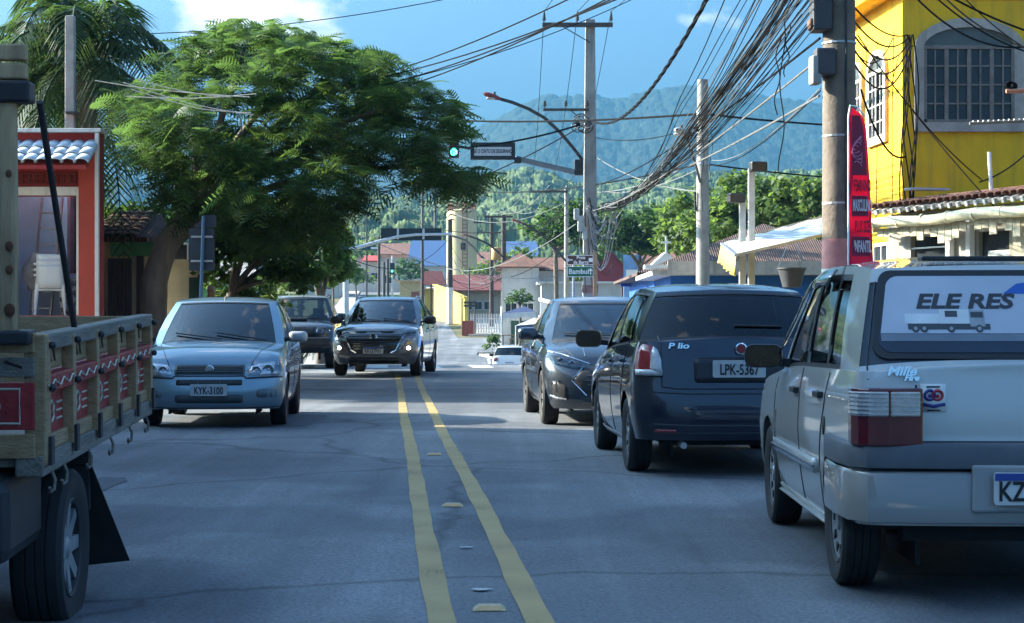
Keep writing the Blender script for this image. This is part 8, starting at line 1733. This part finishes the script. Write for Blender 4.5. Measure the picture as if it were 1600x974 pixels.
# ------------------------------------------------------------------ wires
CBLK = mat('cable_black', (.008, .008, .009), .9, var=.2, spec=.1); CGRY = mat('cable_pale', (.16, .16, .155), .6, var=.2); CCOP = mat('cable_bright', (.55, .50, .42), .5, .3, var=.2)
def wire_pts(a, b, sag, n=18): a, b = Vector(a), Vector(b); return [a.lerp(b, i/n)-Vector((0, 0, sag*4*(i/n)*(1-i/n))) for i in range(n+1)]
def wire(label, a, b, sag, r=.012, m=None, group='overhead wires', name='overhead_wire', n=18):
    q = MB(); q.tube(wire_pts(a, b, sag, n), r, 5); return tag(q.build(name, m or CBLK, smooth=True), label, 'wire', group)
def wires(np_, mp, sp, m3):
    nroot, nx_, nd, ntips = np_; mroot, mx_, md, tips, tips2 = mp; tpD, tp4, t2 = m3
    G = 'overhead wires'
    for k, t in enumerate(tips): wire('thin line rising from a crossarm insulator of the square pole', t, ntips[k], .5, .010); 
    for k, t in enumerate(tips): wire('thin line running from the square pole to the next crossarm down the road', t, tp4[k], 1.2, .012)
    for k, t in enumerate(tp4): wire('pale line sagging between the two far crossarms', t, tpD[k], .8, .016, CGRY)
    # four service lines from the thick pole across to the left, over the tree
    for k, (x0, y0, dd) in enumerate(((560, 112, 33), (588, 124, 33), (612, 134, 33.5), (590, 110, 34))):
        wire(('lowest', 'second lowest', 'third', 'highest')[k]+' dark service line slanting from the broad tree up to the thick pole', at(x0-80, y0+28, dd), (nx_-.1, nd, 5.55+.16*k), .35, .011)
    wire('long thin line crossing the sky above the broad tree', at(150, 54, 40), at(1000, -80, 40), .5, .011)
    wire('dark cable sagging across the sky from the tree to the crossarm', at(650, 120, 40), at(1100, -60, 50), .3, .012)
    # twisted main cable
    a, b = Vector((mx_+.05, md-.3, at(0, 190, md).z)), Vector((nx_-.25, nd, 6.9)); P = wire_pts(a, b, 1.25, 90); q = MB()
    t = thing('twisted_cable', 'thick twisted black cable climbing right from the square pole', 'cable', tuple(a))
    for s in range(3):
        q = MB(); q.tube([p+Vector((.024*math.cos(i*.9+s*2.094), 0, .024*math.sin(i*.9+s*2.094))) for i, p in enumerate(P)], .018, 5); q.build('strand', CBLK, t, smooth=True)
    # the great bundle from the thick pole to the square pole
    t = thing('cable_bundle', 'great loose bundle of telephone cables between the thick pole and square pole', 'cable bundle', (nx_, nd, 5)); r = random.Random(11)
    for k in range(62):
        u = r.gauss(0, 1); v = r.gauss(0, 1); a = Vector((nx_-.32+.22*u, nd-.1+.1*v, 4.75+.22*v+.12*abs(u))); e = Vector((mx_+.35+.10*r.gauss(0, 1), md-.5, at(0, 325, md).z+.16*r.gauss(0, 1))); sag = .62+r.uniform(-.22, .22)
        pts = []
        for i in range(29):
            s = i/28; base = a.lerp(e, s)-Vector((0, 0, sag*4*s*(1-s))); c0 = Vector((nx_-.32, nd-.1, 4.85)).lerp(Vector((mx_+.35, md-.5, at(0, 325, md).z)), s)-Vector((0, 0, .70*4*s*(1-s)))
            tight = min(1, max(0, (s-.30)/.25)); base = base.lerp(c0+(base-c0)*.42, tight); base += Vector((.012*math.sin(i*1.1+k), 0, .015*math.sin(i*.8+k*2))); pts.append(base)
        q = MB(); q.tube(pts, r.uniform(.004, .009), 4, cap=False); q.build('cable', CBLK if k % 5 else CGRY, t, smooth=True)
    for k in range(8):                                        # ties and pale wraps
        s = .42+k*.07; c = Vector((nx_-.32, nd-.1, 4.85)).lerp(Vector((mx_+.35, md-.5, at(0, 325, md).z)), s)-Vector((0, 0, .70*4*s*(1-s))); q = MB(); rr = .10+.03*math.sin(k); q.tube([c+Vector((rr*math.cos(w), .02*w, rr*math.sin(w))) for w in [2*math.pi*i/10*1.5 for i in range(11)]], .014, 5); q.build('tie', CGRY, t)
    # level lines through the plain pole
    p2 = sp
    z1, z2 = at(0, 178, 43).z, at(0, 256, 43).z
    for k, (z, l, rr_, lb) in enumerate(((z1, at(560, 177, 62), at(1480, 197, 62), 'upper'), (z2, at(760, 300, 80), at(1480, 282, 60), 'lower'))):
        wire(lb+' level black cable reaching the plain pole from the left', l, (p2.x, 43, z), .25, .030 if k == 0 else .022); wire(lb+' level black cable leaving the plain pole to the right', (p2.x, 43, z), rr_, .15, .030 if k == 0 else .022)
    # service drops: square pole to left through the signal
    wire('dark cable sloping left from the square pole below the lamp arm', at(906, 195, 54.7), at(735, 230, 50), .1, .03); wire('thin paired cable sloping left behind the message panel', at(906, 199, 54.7), at(690, 300, 60), .15, .02)
    for k, (x, y, d, x2, y2, d2) in enumerate(((1282, 138, 18, 1110, 250, 43), (1282, 142, 18, 1104, 258, 43), (1280, 150, 18, 940, 300, 55), (1281, 60, 18, 930, 290, 55), (1282, 90, 18, 925, 330, 55), (1108, 190, 43, 930, 215, 55), (1105, 300, 43, 930, 245, 55), (1110, 220, 43, 930, 330, 55), (1100, 260, 43, 930, 300, 55))):
        wire('thin '+('black' if k % 2 else 'pale')+' drop wire from the '+('thick' if d < 20 else 'plain')+' pole to the '+('square' if d2 > 50 else 'plain')+' pole', at(x, y, d), at(x2, y2, d2), .25, .008+.006*(d2 > 50), CBLK if k % 2 else CGRY)
    # loose hanging ends
    for k, (x, y0, y1, d) in enumerate(((1224, 20, 270, 20), (1232, 40, 120, 20), (1217, 60, 180, 20), (1100, 180, 330, 42.7), (1113, 190, 300, 42.7))):
        q = MB(); a = at(x, y0, d); b = at(x-4, y1, d); q.tube([a.lerp(b, i/14)+Vector((.03*math.sin(i*.8+k), .02*math.sin(i), 0)) for i in range(15)], .007, 4); tag(q.build('loose_wire', CBLK, smooth=True), 'loose wire end hanging from the cables right of the square pole', 'wire', 'loose wire ends')
    # at the yellow house
    H = 'wires on the yellow house'; cn = at(1417, 55, 25.8)
    for k in range(5): wire('dark wire strung from the thick pole to the yellow house corner', (nx_+.15, nd, at(0, 10+k*22, 18).z), cn+Vector((.02*k, 0, -.04*k)), .12+.08*k, .011, None, H)
    for k in range(7):
        q = MB(); x = 5.98+.05*k; q.tube([Vector((cn.x+.02*k-.03+.07*math.sin(i*.5+k), 25.84-.02*k, cn.z-i*.235+.02*math.sin(i))) for i in range(13)], .010, 4); tag(q.build('wall_wire', CBLK, smooth=True), 'black wire hanging down the corner of the yellow house', 'wire', H)
    for k, (x0, y0, d0, x1, y1, d1, sg) in enumerate(((1340, 55, 22, 1535, 282, 24.5, .15), (1455, -10, 24, 1640, 90, 24, .15), (1475, -10, 24, 1640, 60, 24, .05), (1500, -10, 24, 1640, 95, 24, .1), (1460, -20, 24, 1640, 80, 23, .2), (1420, -15, 24.5, 1620, 70, 24, .3), (1385, 120, 25, 1560, 330, 23.5, .05), (1640, 200, 24, 1530, 285, 24, .12), (1345, 140, 24, 1415, 245, 25.6, .3), (1345, 90, 24, 1395, 60, 25.6, .2))):
        wire('black wire crossing in front of the yellow house wall', at(x0, y0, d0), at(x1, y1, d1), sg, .009+.003*(k % 3), None, H)
    for k in range(10):
        q = MB(); x = cn.x-.30+.04*k; 
        d = 26+k*.3; wxp = (1410-800)*26/FPX-.072*(d-26)-.03; q.tube([(wxp-.01, d, 5.6), (wxp-.02-.02*math.sin(k), d, 4.2), (wxp-.012, d+.1*math.sin(k*2), 2.6)], .007, 4) if k in (1, 4, 6, 9) else q.tube([(wxp-.02, d, 5.2-.1*k), (wxp-.03, d+.6, 4.7-.1*k), (wxp-.02, d+1.2, 5.0)], .007, 4)
        tag(q.build('wall_wire', CBLK, smooth=True), 'thin wire on the sunlit left face of the yellow house', 'wire', H)
    t = thing('cable_terminal', 'pale wrapped cable terminal with black coil before the arched window', 'cable', tuple(at(1590, 135, 23))); q = MB(); c = at(1585, 133, 23)
    for k in range(5): q.tube([c+Vector((.05*math.cos(w)-.06+.02*k, .03*k, .045*math.sin(w))) for w in [2*math.pi*i/10 for i in range(11)]], .012, 5)
    q.build('coil', CBLK, t); q = MB(); q.tube([at(1572, 143, 23), at(1640, 140, 23)], .03, 8); q.build('sleeve', mat('orange_sleeve', (.45, .18, .10), .6), t); q = MB(); q.tube([at(1515, 193, 23), at(1640, 188, 23)], .022, 8); q.build('spacer_rod', CGRY, t)
    for k in range(14): q = MB(); c = at(1520+k*8, 193-k*.35, 23); q.sphere(c+Vector((0, -.03, .02)), .016, 6); q.build('spacer_bead', CCOP, t)
    # sunlit wires in front of the broad tree
    for k, (x0, y0, x1, y1, x2, y2, d) in enumerate(((148, 126, 250, 141, 390, 152, 26), (192, 129, 300, 163, 395, 180, 26.2), (214, 124, 290, 144, 360, 152, 26.4), (198, 151, 300, 154, 400, 147, 26.6), (205, 140, 310, 170, 392, 177, 26.3))):
        q = MB(); q.tube([at(x0, y0, d), at((x0+x1)/2, (y0+y1)/2+1, d), at(x1, y1, d), at((x1+x2)/2, (y1+y2)/2+1, d), at(x2, y2, d)], .008, 5); tag(q.build('sunlit_wire', CCOP, smooth=True), ('topmost', 'lowest', 'second', 'level middle', 'fourth')[k]+' sunlit pale wire crossing in front of the broad tree', 'wire', 'sunlit wires by the tree')
    for k, (x0, y0, d0, x1, y1, d1) in enumerate(((480, 330, 60, 880, 430, 104), (540, 400, 100, 700, 375, 150), (640, 400, 170, 790, 430, 138), (700, 420, 150, 900, 350, 90), (703, 380, 150, 780, 420, 138), (560, 300, 120, 900, 330, 100), (700, 330, 130, 880, 318, 104), (720, 420, 150, 885, 380, 104), (600, 415, 180, 705, 430, 152), (705, 400, 152, 770, 440, 146), (770, 360, 146, 900, 300, 60))):
        wire('slack dark wire strung low across the dip', at(x0, y0, d0), at(x1, y1, d1), 1.0+.5*(k % 3), .016+.008*(k % 2), CBLK if k % 3 else CGRY, 'wires across the dip')
    # far tangle beside the timber poles
    t = thing('wire_tangle', 'knot of slack pale wires around the twin timber poles', 'cable bundle', (t2.x, 137, 3)); r = random.Random(5)
    for k in range(22):
        a = at(r.uniform(762, 790), r.uniform(405, 440), 138); e = at(r.uniform(700, 900), r.uniform(400, 440), 140); q = MB(); q.tube(wire_pts(a, e, r.uniform(.3, 2.2), 12), .018, 4); q.build('slack_wire', CGRY if k % 2 else CBLK, t)

def driver(C, label, shirt, sx, zs_):
    M = WM[C.root.name]; p = M @ Vector((sx, .36, zs_)); root = thing('person', label, 'person', p, C.root.rotation_euler.z); V, E, Q = [], [], []
    def ad(c, r, k=None):
        V.append(c); Q.append(r)
        if k is not None: E.append((k, len(V)-1))
        return len(V)-1
    a = ad((0, 0, -.1), (.16, .14)); c = ad((-.06, 0, .32), (.13, .19), a); n = ad((-.06, 0, .47), (.055, .055), c); h = ad((-.03, 0, .60), (.09, .075), n); ad((-.03, 0, .68), (.07, .06), h)
    for s in (-1, 1):
        k = ad((-.05, s*.20, .36), (.06, .06), c); k = ad((.12, s*.24, .16), (.045, .045), k); k = ad((.32, s*.15, .28), (.035, .035), k)
        for f in range(4): ad((.39, s*.15-.03+.018*f, .31), (.009, .009), k)
        ad((.36, s*.11, .32), (.010, .010), k)
    me = bpy.data.meshes.new('body'); me.from_pydata(V, E, []); o = bpy.data.objects.new('body', me); col.objects.link(o); o.parent = root; o.modifiers.new('skin', 'SKIN')
    for i, r_ in enumerate(Q): me.skin_vertices[0].data[i].radius = r_
    me.skin_vertices[0].data[0].use_root = True; o.modifiers.new('sub', 'SUBSURF').render_levels = 2; me.materials.append(mat('skin', (.38, .22, .15), .6, var=.1))
    b = MB(); b.grid([[(x0+rx*math.cos(q), ry*math.sin(q), zz) for q in [2*math.pi*k/14 for k in range(14)]] for zz, x0, rx, ry in ((-.1, 0, .17, .19), (.15, -.03, .16, .2), (.33, -.055, .15, .22), (.43, -.06, .10, .13), (.47, -.06, .07, .07))], closed=True); b.build('shirt', mat('shirt_%d' % (shirt[0]*100), shirt, .85, var=.12), root, smooth=True, local=True)
    b = MB(); b.sphere((-.055, 0, .645), (.095, .085, .085), 12); b.build('hair', mat('dark_hair', (.03, .022, .018), .8), root, smooth=True, local=True)
# ------------------------------------------------------------------ assemble
ground_sheet(); roads(); studs(); hills()
left_side()
right_side()
np_ = near_pole(); mp_ = main_pole(); sp_ = second_pole(); m3_ = mid()
wires(np_, mp_, sp_, m3_)
make_uno(); make_palio_rear()
driver(make_siena(), 'driver in a grey shirt behind the windscreen of the blue-grey hatchback', (.30, .31, .33), .30, .60); make_onix()
driver(make_kicks(), 'driver in a pink shirt behind the windscreen of the grey crossover', (.55, .22, .24), .30, .75); make_suv(); make_white()
haze()
